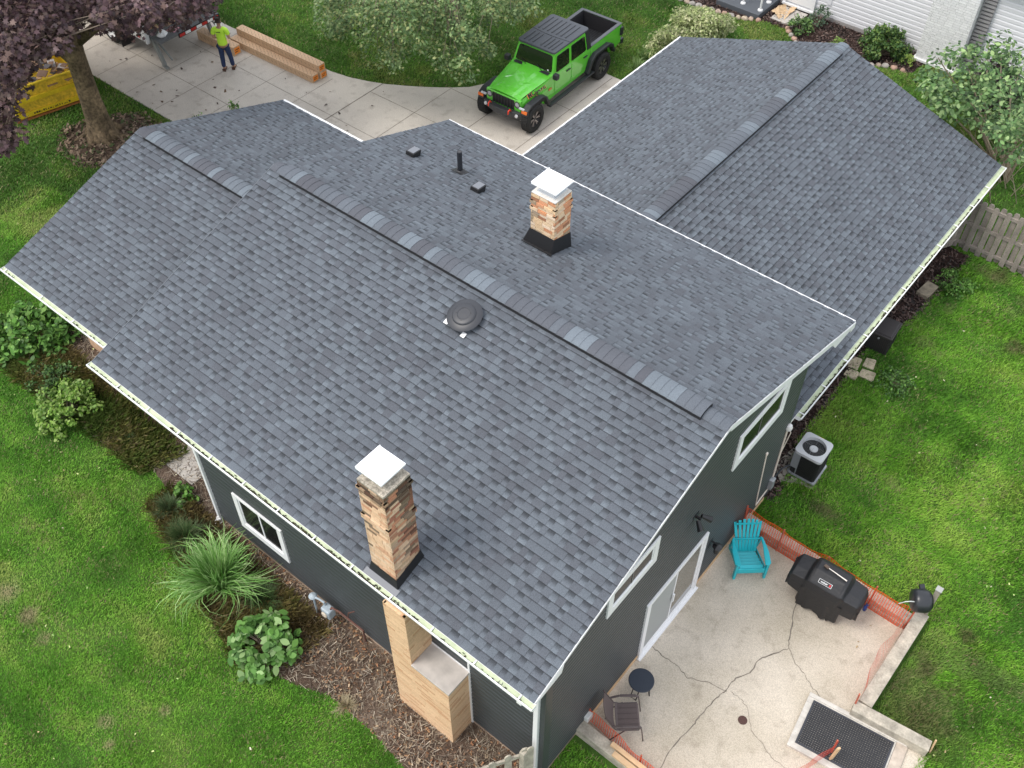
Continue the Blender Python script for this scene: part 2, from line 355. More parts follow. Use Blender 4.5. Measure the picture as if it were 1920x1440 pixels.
def ridge_caps(mb, P0, D, Ln, half, drop, z0, seed, ex=.16, arch=.018):
    """overlapping cap shingles along a ridge, rounded over the top"""
    rd = random.Random(seed); P0 = Vector(P0); D = Vector(D).normalized(); Sd = D.cross(Vector((0, 0, 1))).normalized(); n = int(round(Ln/ex)); K = 8; tn = .5
    run = 0
    for i in range(n):
        if run <= 0: run = rd.randint(1, 3); tn = rd.choice((.08, .2, .45, .7, 1, 1.0, .55)) if abs(tn-.5) < 1 else .5
        run -= 1
        a0 = i*ex; a1 = a0+ex; c = tuple(x*1.16 for x in tone(min(.999, max(0, tn+rd.uniform(-.06, .06)))))
        rings = []
        for a, h in ((a0, .012), (a1+.01, .004)):
            rings.append([P0 + D*a + Sd*(half*math.sin(t)/math.sin(1.2)) + Vector((0, 0, z0 + h - drop*(1-math.cos(t))/(1-math.cos(1.2)))) for t in [(-1.2 + 2.4*k/K) for k in range(K+1)]])
        for k in range(K): mb.face([rings[0][k], rings[0][k+1], rings[1][k+1], rings[1][k]][::-1], 0, c)
        for k in range(K): mb.face([rings[0][k]-Vector((0,0,.012)), rings[0][k+1]-Vector((0,0,.012)), rings[0][k+1], rings[0][k]], 0, tuple(x*.72 for x in c))

# ---------------------------------------------------------------- the house
house = thing('house', 'grey shingled house with charcoal siding and white trim, seen from above in the middle', 'house', (-8, 2, 0))
HI = house.matrix_basis.inverted()
def H(mb, name, mats, parent=None, **k):
    """build a part of the house; vertices are given in world space"""
    o = mb.build(name, mats, parent or house, **k)
    if parent is None: o.location = (8, -2, 0)
    return o
# main roof: front eave, ridge, back eave in the y-z plane
F = (-3.595, 3.750); RG = (1.349, 5.411); B = (6.434, 3.718); X0, X1 = -13.946, -3.41
def unit(a, b): d = math.hypot(b[0]-a[0], b[1]-a[1]); return (b[0]-a[0])/d, (b[1]-a[1])/d, d
mb = MB()
f1 = unit(F, RG); b1 = unit(B, RG)
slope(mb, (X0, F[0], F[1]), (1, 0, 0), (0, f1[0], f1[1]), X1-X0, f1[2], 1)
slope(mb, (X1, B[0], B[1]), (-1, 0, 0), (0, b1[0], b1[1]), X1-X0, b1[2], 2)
mb.extr([(F[0], F[1]-.022), (RG[0], RG[1]-.03), (B[0], B[1]-.022), (B[0], B[1]-.09), (RG[0], RG[1]-.10), (F[0], F[1]-.09)], 'x', X0+.02, X1-.02, 1)
roof = H(mb, 'roof', [shingle, soffit_m])
# ridge vent: black slotted edge under the caps
mb = MB(); mb.extr([(RG[0]-.188, RG[1]-.07), (RG[0]-.188, RG[1]+.004), (RG[0], RG[1]+.046), (RG[0]+.188, RG[1]+.004), (RG[0]+.188, RG[1]-.07), (RG[0], RG[1]+.0)], 'x', X0+.32, -3.87)
H(mb, 'ridge_vent', black_plastic, roof)
mb = MB(); ridge_caps(mb, (-3.87, RG[0], RG[1]), (-1, 0, 0), -3.87-X0-.32, .192, .046, .056, 5)
ridge_caps(mb, (X1, RG[0], RG[1]), (-1, 0, 0), .46, .15, .050, .006, 6); ridge_caps(mb, (X0+.34, RG[0], RG[1]), (-1, 0, 0), .35, .15, .05, .008, 8)
H(mb, 'ridge_cap', shingle, roof)
# left wing (lower, its ridge runs into the main end wall)
WF = (-2.833, 2.996); WR = (1.178, 4.344); WB = (5.158, 3.010); WX = -18.47
mb = MB(); f2 = unit(WF, WR); b2 = unit(WB, WR)
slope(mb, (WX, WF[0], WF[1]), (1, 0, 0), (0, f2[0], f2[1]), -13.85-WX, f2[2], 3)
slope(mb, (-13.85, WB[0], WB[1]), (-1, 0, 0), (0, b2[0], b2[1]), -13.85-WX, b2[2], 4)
mb.extr([(WF[0], WF[1]-.022), (WR[0], WR[1]-.03), (WB[0], WB[1]-.022), (WB[0], WB[1]-.09), (WR[0], WR[1]-.10), (WF[0], WF[1]-.09)], 'x', WX+.02, -13.86, 1)
wroof = H(mb, 'roof', [shingle, soffit_m]); wroof['label'] = 'lower grey shingle roof of the left wing'
mb = MB(); mb.extr([(WR[0]-.188, WR[1]-.07), (WR[0]-.188, WR[1]+.004), (WR[0], WR[1]+.046), (WR[0]+.188, WR[1]+.004), (WR[0]+.188, WR[1]-.07), (WR[0], WR[1])], 'x', WX+.35, -13.87)
H(mb, 'ridge_vent', black_plastic, wroof)
mb = MB(); ridge_caps(mb, (-13.87, WR[0], WR[1]), (-1, 0, 0), 4.25, .192, .046, .056, 9); ridge_caps(mb, (WX+.38, WR[0], WR[1]), (-1, 0, 0), .38, .15, .05, .008, 10)
H(mb, 'ridge_cap', shingle, wroof)
# garage wing: ridge along y
GL = (-13.124, 2.036); GR = (-8.343, 3.628); GE = (-3.562, 2.036); GY0, GY1 = 4.52, 15.54
mb = MB(); g1 = unit(GL, GR)
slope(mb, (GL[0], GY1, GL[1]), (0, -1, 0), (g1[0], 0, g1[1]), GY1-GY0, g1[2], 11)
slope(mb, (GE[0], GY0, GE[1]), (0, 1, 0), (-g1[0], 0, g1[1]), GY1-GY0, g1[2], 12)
mb.extr([(GL[0], GL[1]-.022), (GR[0], GR[1]-.03), (GE[0], GE[1]-.022), (GE[0], GE[1]-.09), (GR[0], GR[1]-.1), (GL[0], GL[1]-.09)], 'y', GY0, GY1-.02, 1)
groof = H(mb, 'roof', [shingle, soffit_m]); groof['label'] = 'grey shingle roof of the garage wing with its own ridge'
mb = MB(); mb.extr([(GR[0]-.188, GR[1]-.07), (GR[0]-.188, GR[1]+.004), (GR[0], GR[1]+.046), (GR[0]+.188, GR[1]+.004), (GR[0]+.188, GR[1]-.07), (GR[0], GR[1])], 'y', 6.3, GY1-.45)
H(mb, 'ridge_vent', black_plastic, groof)
mb = MB(); ridge_caps(mb, (GR[0], 6.3, GR[1]), (0, 1, 0), GY1-.45-6.3, .192, .046, .056, 13); ridge_caps(mb, (GR[0], GY1-.47, GR[1]), (0, 1, 0), .46, .15, .05, .008, 14)
H(mb, 'ridge_cap', shingle, groof)

# ---- walls with lap siding
def lap(mb, axis, const, out, rng_, z0, z1, e=.118):
    z = z0
    while z < z1 - .005:
        zt = min(z+e, z1); a0, a1 = rng_(z); c0, c1 = rng_(zt)
        if a1 - a0 < .01: break
        if c1 - c0 < .01: c0 = c1 = (a0+a1)/2
        def q(a, zz, off): return (const+out*off, a, zz) if axis == 'x' else (a, const+out*off, zz)
        zm = z+(zt-z)*.60; m0 = a0+(c0-a0)*.6; m1 = a1+(c1-a1)*.6
        fcs = [[q(a0, z, .026), q(a1, z, .026), q(m1, zm, .025), q(m0, zm, .025)], [q(m0, zm, .025), q(m1, zm, .025), q(c1, zt, -.004), q(c0, zt, -.004)], [q(a0, z, -.004), q(a1, z, -.004), q(a1, z, .026), q(a0, z, .026)]]
        flip = (axis == 'x') == (out > 0)
        for fc in fcs: mb.face(fc if flip else fc[::-1])
        z = zt
WX1, WYF, WYB = -3.48, -3.2, 4.5
def gable(z):
    lo = WYF if z < 3.75+.13-.06 else F[0]+(z+.07-F[1])/.336; hi = WYB if z < 4.28 else B[0]-(z+.07-B[1])/.333
    return max(WYF, lo), min(WYB, hi)
mb = MB(); lap(mb, 'x', WX1, 1, gable, .14, 5.33)
mb.box(WX1-.12, WX1-.006, WYF+.007, WYB-.001, 0, 3.75)
mb.extr([(WYF, 3.7), (RG[0], 5.3), (WYB, 4.25), (WYB, 3.7)], 'x', WX1-.12, WX1-.006)
H(mb, 'wall', siding)['label'] = 'charcoal gable end wall facing the patio'
mb = MB(); lap(mb, 'y', WYF, -1, lambda z: (-12.0, WX1), .14, 3.72, .145); mb.box(-12.0, WX1-.001, WYF+.006, WYF+.12, 0, 3.72)
H(mb, 'wall', siding)['label'] = 'charcoal front wall under the long gutter'
mb = MB(); lap(mb, 'x', -12.0, -1, lambda z: (-3.2, -1.9), .14, 3.9); mb.box(-11.999, -11.88, -3.19, -1.78, 0, 3.9)
lap(mb, 'y', -1.9, -1, lambda z: (-18.1, -12.0), .45, 3.0); mb.box(-18.1, -12.0, -1.893, -1.78, 0, 3.0)
lap(mb, 'x', -18.1, -1, lambda z: (-1.9, 4.75), .2, 3.0); mb.box(-18.093, -17.98, -1.89, 4.75, 0, 3.0)
mb.extr([(-1.9, 2.95), (WR[0], 4.26), (4.75, 2.95)], 'x', -18.093, -17.98)
mb.box(-18.1, -13.8, 4.63, 4.75, 0, 2.95)
H(mb, 'wall', siding)['label'] = 'charcoal walls of the left wing'
mb = MB(); mb.box(-13.8, WX1, 4.38, 4.5, 0, 4.2); mb.box(-13.85, -13.73, -3.1, 4.5, 2.9, 3.72); mb.extr([(-3.1, 3.7), (RG[0], 5.3), (4.5, 4.2), (4.5, 3.7)], 'x', -13.85, -13.73)
lap(mb, 'y', 4.5, 1, lambda z: (-13.8, WX1), .14, 4.15); lap(mb, 'x', -13.85, -1, lambda z: (-3.1, 4.4), 3.0, 3.72)
H(mb, 'wall', siding)['label'] = 'charcoal rear wall facing the driveway'
mb = MB(); lap(mb, 'x', -4.1, 1, lambda z: (4.5, 15.2), .14, 2.0); mb.box(-4.22, -4.107, 4.5, 15.2, 0, 2.15); mb.box(-4.2, -3.57, 4.5, 15.5, 1.93, 1.95)
mb.box(-12.8, -4.1, 15.08, 15.2, 0, 2.0); lap(mb, 'y', 15.2, 1, lambda z: (-12.8, -4.1) if z < 2.05 else (-12.8+(z-2.05)*3, -4.0-(z-2.05)*3), .14, 3.5); mb.extr([(-12.8, 2), (GR[0], 3.50), (-4.1, 2)], 'y', 15.08, 15.2)
mb.box(-12.8, -12.68, 4.5, 15.2, 0, 2.0); lap(mb, 'x', -12.8, -1, lambda z: (4.5, 15.2), 0.1, 2.0)
H(mb, 'wall', siding)['label'] = 'charcoal walls of the garage wing'
# corner boards
mb = MB(); mb.extr([(WX1-.15, WYF-.024), (WX1+.024, WYF-.024), (WX1+.024, WYF+.15), (WX1, WYF+.15), (WX1, WYF), (WX1-.15, WYF)], 'y', 0, 1) if False else mb.prism([(WX1-.15, WYF-.024), (WX1+.024, WYF-.024), (WX1+.024, WYF+.15), (WX1+.001, WYF+.15), (WX1+.001, WYF-.001), (WX1-.15, WYF-.001)], .1, 3.72)
H(mb, 'corner_board', siding)
mb = MB(); mb.box(WX1-.02, WX1+.023, WYB-.10, WYB+.018, .1, 4.18); H(mb, 'corner_board', siding)
# wood band and foundation
mb = MB(); mb.box(WX1, WX1+.035, -2.0, 4.3, .02, .15); H(mb, 'base_board', fresh_wood)
mb = MB(); mb.box(WX1-.01, WX1+.012, WYF-.01, -2.0, 0, .13); mb.box(-12.0, WX1-.01, WYF-.012, WYF, 0, .135); H(mb, 'foundation', mat('foundation_tan', (0.40, 0.30, 0.22), .9, noise=(8, .2)))
mb = MB(); mb.box(-18.12, -12.02, -1.935, -1.9, .0, .45); H(mb, 'base_board', mat('tan_brick_band', (0.55, 0.36, 0.23), .8, noise=(10, .15)))
# white rake boards, returns and fascias
mb = MB()
rk = lambda y, off: (y, (F[1]+(y-F[0])*f1[1]/f1[0] if y < RG[0] else B[1]+(B[0]-y)*b1[1]/-b1[0]) - off)
mb.extr([rk(F[0], .006), rk(RG[0], .006), rk(RG[0], .080), rk(F[0], .070)], 'x', X1-.045, X1+.012)
mb.extr([rk(RG[0], .006), rk(B[0], .006), rk(B[0], .15), rk(RG[0], .15)], 'x', X1-.0452, X1+.0122)
mb.extr([(F[0], F[1]-.04), (-2.9, 3.92), (-2.95, 3.72), (F[0], 3.66)], 'x', X1-.050, X1+.016)
mb.extr([(5.25, 4.09), (B[0], B[1]-.015), (B[0], 3.56), (6.27, 3.56), (6.25, 3.66), (5.6, 3.68), (5.5, 3.78)], 'x', X1-.10, X1+.016)
H(mb, 'rake_board', white)
mb = MB(); mb.extr([rk(F[0], .012), rk(RG[0], .012), rk(B[0], .012), rk(B[0], .14), rk(RG[0], .14), rk(F[0], .14)], 'x', X0+.01, X0+.045)
H(mb, 'rake_board', white)
mb = MB(); mb.extr([rk(F[0], -.012), rk(RG[0], -.012), rk(RG[0], .01), rk(F[0], .01)], 'x', X0-.014, X0-.001); H(mb, 'drip_edge', mat('drip_grey', (.12, .135, .15), .7))
mb = MB(); mb.box(X0, X1-.01, B[0]+.001, B[0]+.030, B[1]-.13, B[1]+.004); H(mb, 'fascia', white); mb = MB(); mb.box(X0+.02, X1-.06, F[0]+.022, F[0]+.040, F[1]-.17, F[1]-.013)
H(mb, 'fascia', white)
mb = MB(); mb.box(WX+.01, -13.86, WB[0]+.001, WB[0]+.07, WB[1]-.11, WB[1]-.005); H(mb, 'fascia', white); mb = MB(); mb.box(WX+.02, -13.86, WF[0]+.022, WF[0]+.04, WF[1]-.17, WF[1]-.013)
H(mb, 'fascia', white); mb = MB(); mb.extr([(WF[0], WF[1]-.014), (WR[0], WR[1]-.014), (WB[0], WB[1]-.014), (WB[0], WB[1]-.13), (WR[0], WR[1]-.13), (WF[0], WF[1]-.13)], 'x', WX, WX+.03)
H(mb, 'fascia', white)
mb = MB(); mb.box(GL[0]-.055, GL[0], GY0+.6, GY1, GL[1]-.11, GL[1]-.003); H(mb, 'fascia', white); mb = MB(); mb.box(GE[0]-.040, GE[0]-.022, GY0, GY1, GE[1]-.15, GE[1]-.013)
H(mb, 'fascia', white); mb = MB(); mb.extr([(GL[0], GL[1]-.014), (GR[0], GR[1]-.014), (GE[0], GE[1]-.014), (GE[0], GE[1]-.12), (GR[0], GR[1]-.12), (GL[0], GL[1]-.12)], 'y', GY1-.02, GY1+.01)
H(mb, 'fascia', white)
mb = MB(); mb.box(-12.8, X1-.06, F[0]+.02, WYF, F[1]-.10, F[1]-.085); mb.box(X0+.03, -12.8, F[0]+.02, -1.9, F[1]-.10, F[1]-.085); mb.box(WX+.03, -13.9, WF[0]+.02, -1.9, WF[1]-.11, WF[1]-.092); H(mb, 'soffit', soffit_m)

# ---- gutters
algae = mat('gutter_lining', (0.47, 0.53, 0.35), .7, noise=(6, .14), noise2=(40, .06))
debris_m = mat('wet_leaf_debris', (0.030, 0.028, 0.018), .95, attr='Col')
def gutter(axis, c, out, a0, a1, z, brackets, holes=(), wid=.125, db=()):
    mb = MB(); pr = [(0, 0), (0, -.10), (wid*.72, -.10), (wid, -.035), (wid, .002), (wid-.022, .002), (wid-.022, -.012), (wid-.012, -.012), (wid-.012, -.04), (wid*.68, -.088), (.008, -.088), (.008, 0)]
    mb.extr([(c+out*p[0], z+p[1]) for p in pr], axis, a0, a1)
    for e0, e1 in ((a0-.004, a0), (a1, a1+.004)): mb.extr([(c, z), (c, z-.10), (c+out*wid*.72, z-.10), (c+out*wid, z-.03), (c+out*wid, z+.002)], axis, e0, e1)
    g = H(mb, 'gutter', white_metal)
    mb = MB(); mb.extr([(c+out*p[0], z+p[1]) for p in [(.009, -.003), (wid-.024, -.003-.045), (wid-.03, -.055), (.009, -.055)]], axis, a0+.003, a1-.003)
    H(mb, 'lining', algae, g)
    for b_ in brackets:
        mb = MB(); p0, p1 = ((b_-.012, b_+.012), (c+out*.0, c+out*(wid-.004)))
        if axis == 'x': mb.box(p0[0], p0[1], p1[0], p1[1], z+.002, z+.008)
        else: mb.box(p1[0], p1[1], p0[0], p0[1], z+.002, z+.008)
        H(mb, 'bracket', white_metal, g)
    for h in holes:
        mb = MB(); p = (h, c+out*wid*.5) if axis == 'x' else (c+out*wid*.5, h)
        mb.lathe([(.030, -.010), (.036, .0), (.028, .0), (.026, -.02), (.0, -.02)], 14, cen=(p[0], p[1], z-.018))
        H(mb, 'outlet', mat('outlet_dark', (.08, .09, .09), .5), g)
    mb = MB(); rd = random.Random(int(a0*10))
    for d0, d1, n in db:
        for _ in range(n):
            a = rd.uniform(d0, d1); q = (abs(rd.gauss(0, .3)) % 1); o_ = wid-.030-q*.05; s_ = rd.uniform(.005, .020)
            p = Vector((a, c+out*o_, z-.004-.042*(1-q)*.9)) if axis == 'x' else Vector((c+out*o_, a, z-.004-.042*(1-q)*.9))
            an = rd.uniform(0, 3.1); l = rd.uniform(.012, .05)
            dx, dy = (l*math.cos(an*.25), s_*math.sin(an)) if axis == 'x' else (s_*math.sin(an), l*math.cos(an*.25))
            mb.box(p.x-abs(dx)*.5-.004, p.x+abs(dx)*.5+.004, p.y-abs(dy)*.5-.003, p.y+abs(dy)*.5+.003, p.z, p.z+rd.uniform(.004, .014), 0, rd.choice([(1, 1, 1), (2, 1.8, 1.2), (1.5, 2, 1), (.6, .6, .6)]))
    if db: kind(H(mb, 'leaf_debris', debris_m, g), 'stuff')
    return g
fb = [X0+.85+i*.86 for i in range(12)]
gutter('x', F[0]+.02, -1, X0-.05, X1+.03, F[1]-.02, fb, (-12.52, -4.0), db=((-13.9, -12.4, 40), (-11.6, -9.2, 260), (-9.2, -5.6, 420), (-5.4, -3.6, 25)))
gutter('x', WF[0]+.02, -1, WX-.03, -13.87, WF[1]-.02, [WX+.1, WX+1.4, WX+2.5, WX+3.6], (-18.1,), db=((-18.4, -18.2, 8), (-16.2, -14.2, 60)))
gutter('y', GE[0]-.02, 1, 5.08, GY1+.02, GE[1]-.02, [5.2+i*.93 for i in range(11)], (), db=((5.1, 8.6, 260), (8.7, 14.0, 300)), wid=.155)
# dark gutter seams on the garage gutter, downspouts
def downspout(pts, w1=.075, w2=.06, name='downspout'):
    mb = MB()
    for a, b in zip(pts, pts[1:]): mb.bar(a, b, w1, w2, up=(0, 1, 0.01))
    return H(mb, name, white_metal, bevel=.008)
downspout([(-11.86, -3.55, 3.66), (-11.86, -3.55, 3.5), (-11.88, -3.245, 3.25), (-11.88, -3.245, .12)])
mb = MB(); mb.tube([(-11.88, -3.27, .16), (-11.88, -3.30, .06), (-11.88, -3.38, .03)], .055, 12); mb.lathe([(.06, 0), (.085, .01), (.085, .05), (.06, .06)], 14, cen=(-11.88, -3.30, .02)); H(mb, 'drain_boot', white_metal)
downspout([(-3.62, -3.65, 3.66), (-3.62, -3.65, 3.58), (-3.60, -3.30, 3.42), (-3.60, -3.25, 3.3), (-3.60, -3.25, 0.05)], .09, .07)
downspout([(-16.6, -2.8, 2.92), (-16.6, -2.75, 2.8), (-16.95, -1.96, 2.3), (-17.0, -1.96, .55)])
mb = MB(); mb.lathe([(.0, .42), (.10, .40), (.12, .30), (.10, .18), (.0, .18)], 14, cen=(-17.0, -2.02, 0)); H(mb, 'drain_boot', mat('dirty_white', (.55, .5, .45), .7, noise=(20, .3)))
mb = MB(); mb.lathe([(.0, .0), (.12, .0), (.14, .16), (.12, .17), (.0, .16)], 14, cen=(-17.0, -2.04, 0)); H(mb, 'drain_pipe', mat('clay_pipe', (.30, .08, .05), .8))

# ---- windows, door
def framed(axis, c, out, a0, a1, z0, z1, tw, name, bars=(), proud=.055, glass=dark_glass, sash=.035, bottom=None, label=None, tops=None):
    """white trim round an opening; parts frame > sash, pane"""
    bt = bottom or tw; tt = tops or tw
    def bx(mb, p, q, r, s_, d0, d1):
        if axis == 'x': mb.box(c+out*d0, c+out*d1, p, q, r, s_)
        else: mb.box(p, q, c+out*d0, c+out*d1, r, s_)
    mb = MB(); bx(mb, a0, a0+tw, z0, z1, 0, proud); bx(mb, a1-tw, a1, z0, z1, 0, proud); bx(mb, a0+tw, a1-tw, z1-tt, z1, 0, proud-.002); bx(mb, a0+tw, a1-tw, z0, z0+bt, 0, proud-.002)
    fr = H(mb, name, white, bevel=.004)
    if label: fr['label'] = label
    i0, i1, j0, j1 = a0+tw, a1-tw, z0+bt, z1-tt
    mb = MB(); bx(mb, i0, i0+sash, j0, j1, 0, .038); bx(mb, i1-sash, i1, j0, j1, 0, .038); bx(mb, i0+sash, i1-sash, j0, j0+sash, 0, .037); bx(mb, i0+sash, i1-sash, j1-sash, j1, 0, .037)
    for b_ in bars: bx(mb, b_-.02, b_+.02, j0+sash, j1-sash, 0, .039)
    H(mb, 'sash', white, fr)
    mb = MB(); bx(mb, i0+sash*.5, i1-sash*.5, j0+sash*.5, j1-sash*.5, 0, .030); H(mb, 'pane', glass, fr)
    return fr
framed('y', WYF, -1, -11.02, -9.64, .68, 1.80, .13, 'window', bars=(-10.3,), label='white framed sliding window in the front wall', proud=.06, tops=.07, bottom=.18)
framed('x', WX1, 1, 1.98, 3.72, 3.50, 4.46, .13, 'window', bars=(), label='white framed window under the right half of the gable', proud=.055, bottom=.19)
framed('x', WX1, 1, -1.75, -.38, 3.58, 4.30, .13, 'window', bars=(), label='white framed window under the left half of the gable', proud=.055, bottom=.17)
mb = MB(); mb.box(WX1, WX1+.05, -2.3, -1.75, 3.62, 3.75); mb.box(WX1, WX1+.05, -.42, -.30, 3.45, 4.30) if False else None
for y_, z0_, z1_ in ((2.78, 3.72, 4.32), (-1.08, 3.78, 4.15)):
    mb = MB(); mb.box(WX1+.02, WX1+.036, y_-.014, y_+.014, z0_, z1_); H(mb, 'window_mullion', mat('mullion_grey', (.10, .10, .10), .4))
door_glass = mat('door_glass', (0.16, 0.15, 0.13), .05, spec=.9)
dr = framed('x', WX1, 1, -.34, 1.64, .02, 2.0, .10, 'patio_door', proud=.06, glass=door_glass, sash=.07, bars=(.66,), label='white sliding patio door', bottom=.10)
mb = MB(); mb.box(WX1+.02, WX1+.033, -.22, .63, .18, 1.86); H(mb, 'curtain', mat('grey_screen', (.33, .34, .33), .8), dr)
mb = MB(); mb.box(WX1+.05, WX1+.085, .60, .64, .9, 1.15); H(mb, 'handle', white, dr)
mb = MB(); mb.box(WX1+.002, WX1+.11, -.36, 1.66, .021, .05); mb.box(WX1+.002, WX1+.075, -.34, 1.64, .05, .07); H(mb, 'threshold', white_metal, dr)
# garage door (faces the drive)
mb = MB(); mb.box(-12.86, -12.80, 8.2, 13.0, .04, 1.86); [mb.box(-12.875, -12.86, 8.3, 12.9, .1+i*.45, .48+i*.45) for i in range(4)]; H(mb, 'garage_door', white, bevel=.01)

# ---- wall lights, security camera, hose bib, conduit
def lantern(y, z, sc=1):
    mb = MB(); mb.box(WX1+.01, WX1+.03, y-.06, y+.06, z-.02, z+.2*sc); mb.bar((WX1+.03, y, z+.15*sc), (WX1+.16, y, z+.15*sc), .025, .025)
    r_ = H(mb, 'wall_light', black_metal)
    mb = MB(); mb.lathe([(.0, .16), (.09, .10), (.10, .09), (.07, .085), (.055, -.10), (.02, -.12), (0, -.12)], 8, cen=(WX1+.17, y, z)); H(mb, 'lantern', black_metal, r_)
lantern(1.93, 1.18)
mb = MB(); mb.box(WX1+.01, WX1+.03, .80, .98, 3.30, 3.42)
mb.bar((WX1+.03, .89, 3.36), (WX1+.13, .89, 3.36), .04, .04); fl = H(mb, 'flood_light', black_metal)
for dy in (-.12, .12):
    mb = MB(); mb.cyl((WX1+.10, .89+dy*.5, 3.37), (WX1+.24, .89+dy*1.3, 3.28), .035, .062, 12); H(mb, 'lamp_head', black_metal, fl)
conduit_m = mat('painted_conduit', (0.66, 0.58, 0.50), .5, noise=(15, .1))
mb = MB(); mb.tube([(WX1+.03, 3.62, 2.32), (WX1+.03, 3.90, .30)], .016, 8); mb.tube([(WX1+.03, 3.90, .30), (WX1+.03, 4.40, .38)], .016, 8); mb.lathe([(0, 0), (.03, .0), (.03, .06), (0, .07)], 8, cen=(WX1+.03, 3.62, 2.30)); H(mb, 'conduit', conduit_m)
mb = MB(); mb.tube([(WX1+.04, 4.40, 2.30), (WX1+.04, 4.43, .75)], .020, 8); mb.tube([(WX1+.05, 4.44, 2.32), (WX1+.10, 4.47, 2.2), (WX1+.05, 4.48, 1.7), (WX1+.03, 4.48, 1.5)], .010, 6); H(mb, 'conduit', conduit_m)
mb = MB(); mb.lathe([(0, .10), (.055, .08), (.07, .02), (.06, -.04), (0, -.06)], 12, cen=(WX1+.05, 4.42, 2.36)); H(mb, 'conduit_cap', mat('cap_white', (.7, .68, .66), .5))
mb = MB(); mb.box(WX1+.02, WX1+.11, 4.32, 4.46, .42, .72); H(mb, 'disconnect_box', galv, bevel=.008)
mb = MB(); mb.box(WX1+.012, WX1+.11, -2.02, -1.86, .25, .40); H(mb, 'outlet_cover', mat('clear_white', (.62, .62, .60), .3), bevel=.015)

# ---- roof fixtures
m_f = f1[1]/f1[0]; m_b = -b1[1]/b1[0]
zf = lambda y: F[1]+(y-F[0])*m_f
zb = lambda y: B[1]+(B[0]-y)*m_b
fan = MB(); fan.T = Matrix.Translation((-8.33, .66, zf(.66))) @ Matrix.Rotation(math.atan(m_f), 4, 'X') @ Matrix.Scale(1.1, 4)
fan.lathe([(.19, .0), (.19, .09), (.29, .088), (.298, .098), (.288, .108), (.20, .128), (.192, .145), (.175, .155), (.11, .158), (.10, .150), (.06, .150), (0, .152)], 40)
fanm = mat('fan_grey', (.032, .034, .040), .42)
fo = H(fan, 'attic_fan', fanm, auto=35); 
sm = MB(); sm.T = fan.T
for dx, dy in ((.10, .06), (-.08, .08), (-.12, -.05), (.04, -.12)):
    sm = MB(); sm.T = fan.T; sm.lathe([(0, .164), (.007, .162), (.007, .150)], 6, cen=(dx, dy, 0)); H(sm, 'screw', black_metal, fo)

for dx, dy in ((-.24, -.22), (.15, -.27)):
    s2 = MB(); s2.T = fan.T; s2.box(dx-.03, dx+.05, dy-.04, dy+.05, .018, .022); H(s2, 'flashing_tab', white_metal, fo)
for vx, vy in ((-12.93, 4.18), (-11.05, 4.12)):
    v = MB(); v.T = Matrix.Translation((vx, vy, zb(vy))) @ Matrix.Rotation(-math.atan(m_b), 4, 'X')
    v.extr([(-.12, .01), (-.12, .09), (.12, .15), (.12, .01)], 'x', -.11, .11)
    vo = H(v, 'roof_vent', black_metal, bevel=.006)
    v2 = MB(); v2.T = v.T; v2.extr([(-.10, .096), (.11, .149), (.11, .156), (-.10, .103)], 'x', -.085, .085); H(v2, 'hood', mat('vent_top', (.17, .18, .2), .5), vo)
pv = MB(); pz_ = zb(4.5); pv.cyl((-11.86, 4.5, pz_-.02), (-11.86, 4.5, pz_+.52), .056, .056, 18); pv.cyl((-11.86, 4.5, pz_+.515), (-11.86, 4.5, pz_+.522), .036, .036, 18, 1)
po = H(pv, 'vent_pipe', [mat('pipe_black', (.022, .024, .03), .45), mat('pipe_inner', (.06, .06, .065), .9)], smooth=False)
pv = MB(); pv.lathe([(.12, .0), (.10, .02), (.06, .05), (.051, .07)], 18, cen=(-11.86, 4.5, pz_+.0)); pv.T = Matrix.Translation((-11.86, 4.5, pz_)) @ Matrix.Rotation(-math.atan(m_b), 4, 'X'); pv.box(-.16, .14, -.14, .14, .010, .014); H(pv, 'pipe_boot', black_plastic, po)

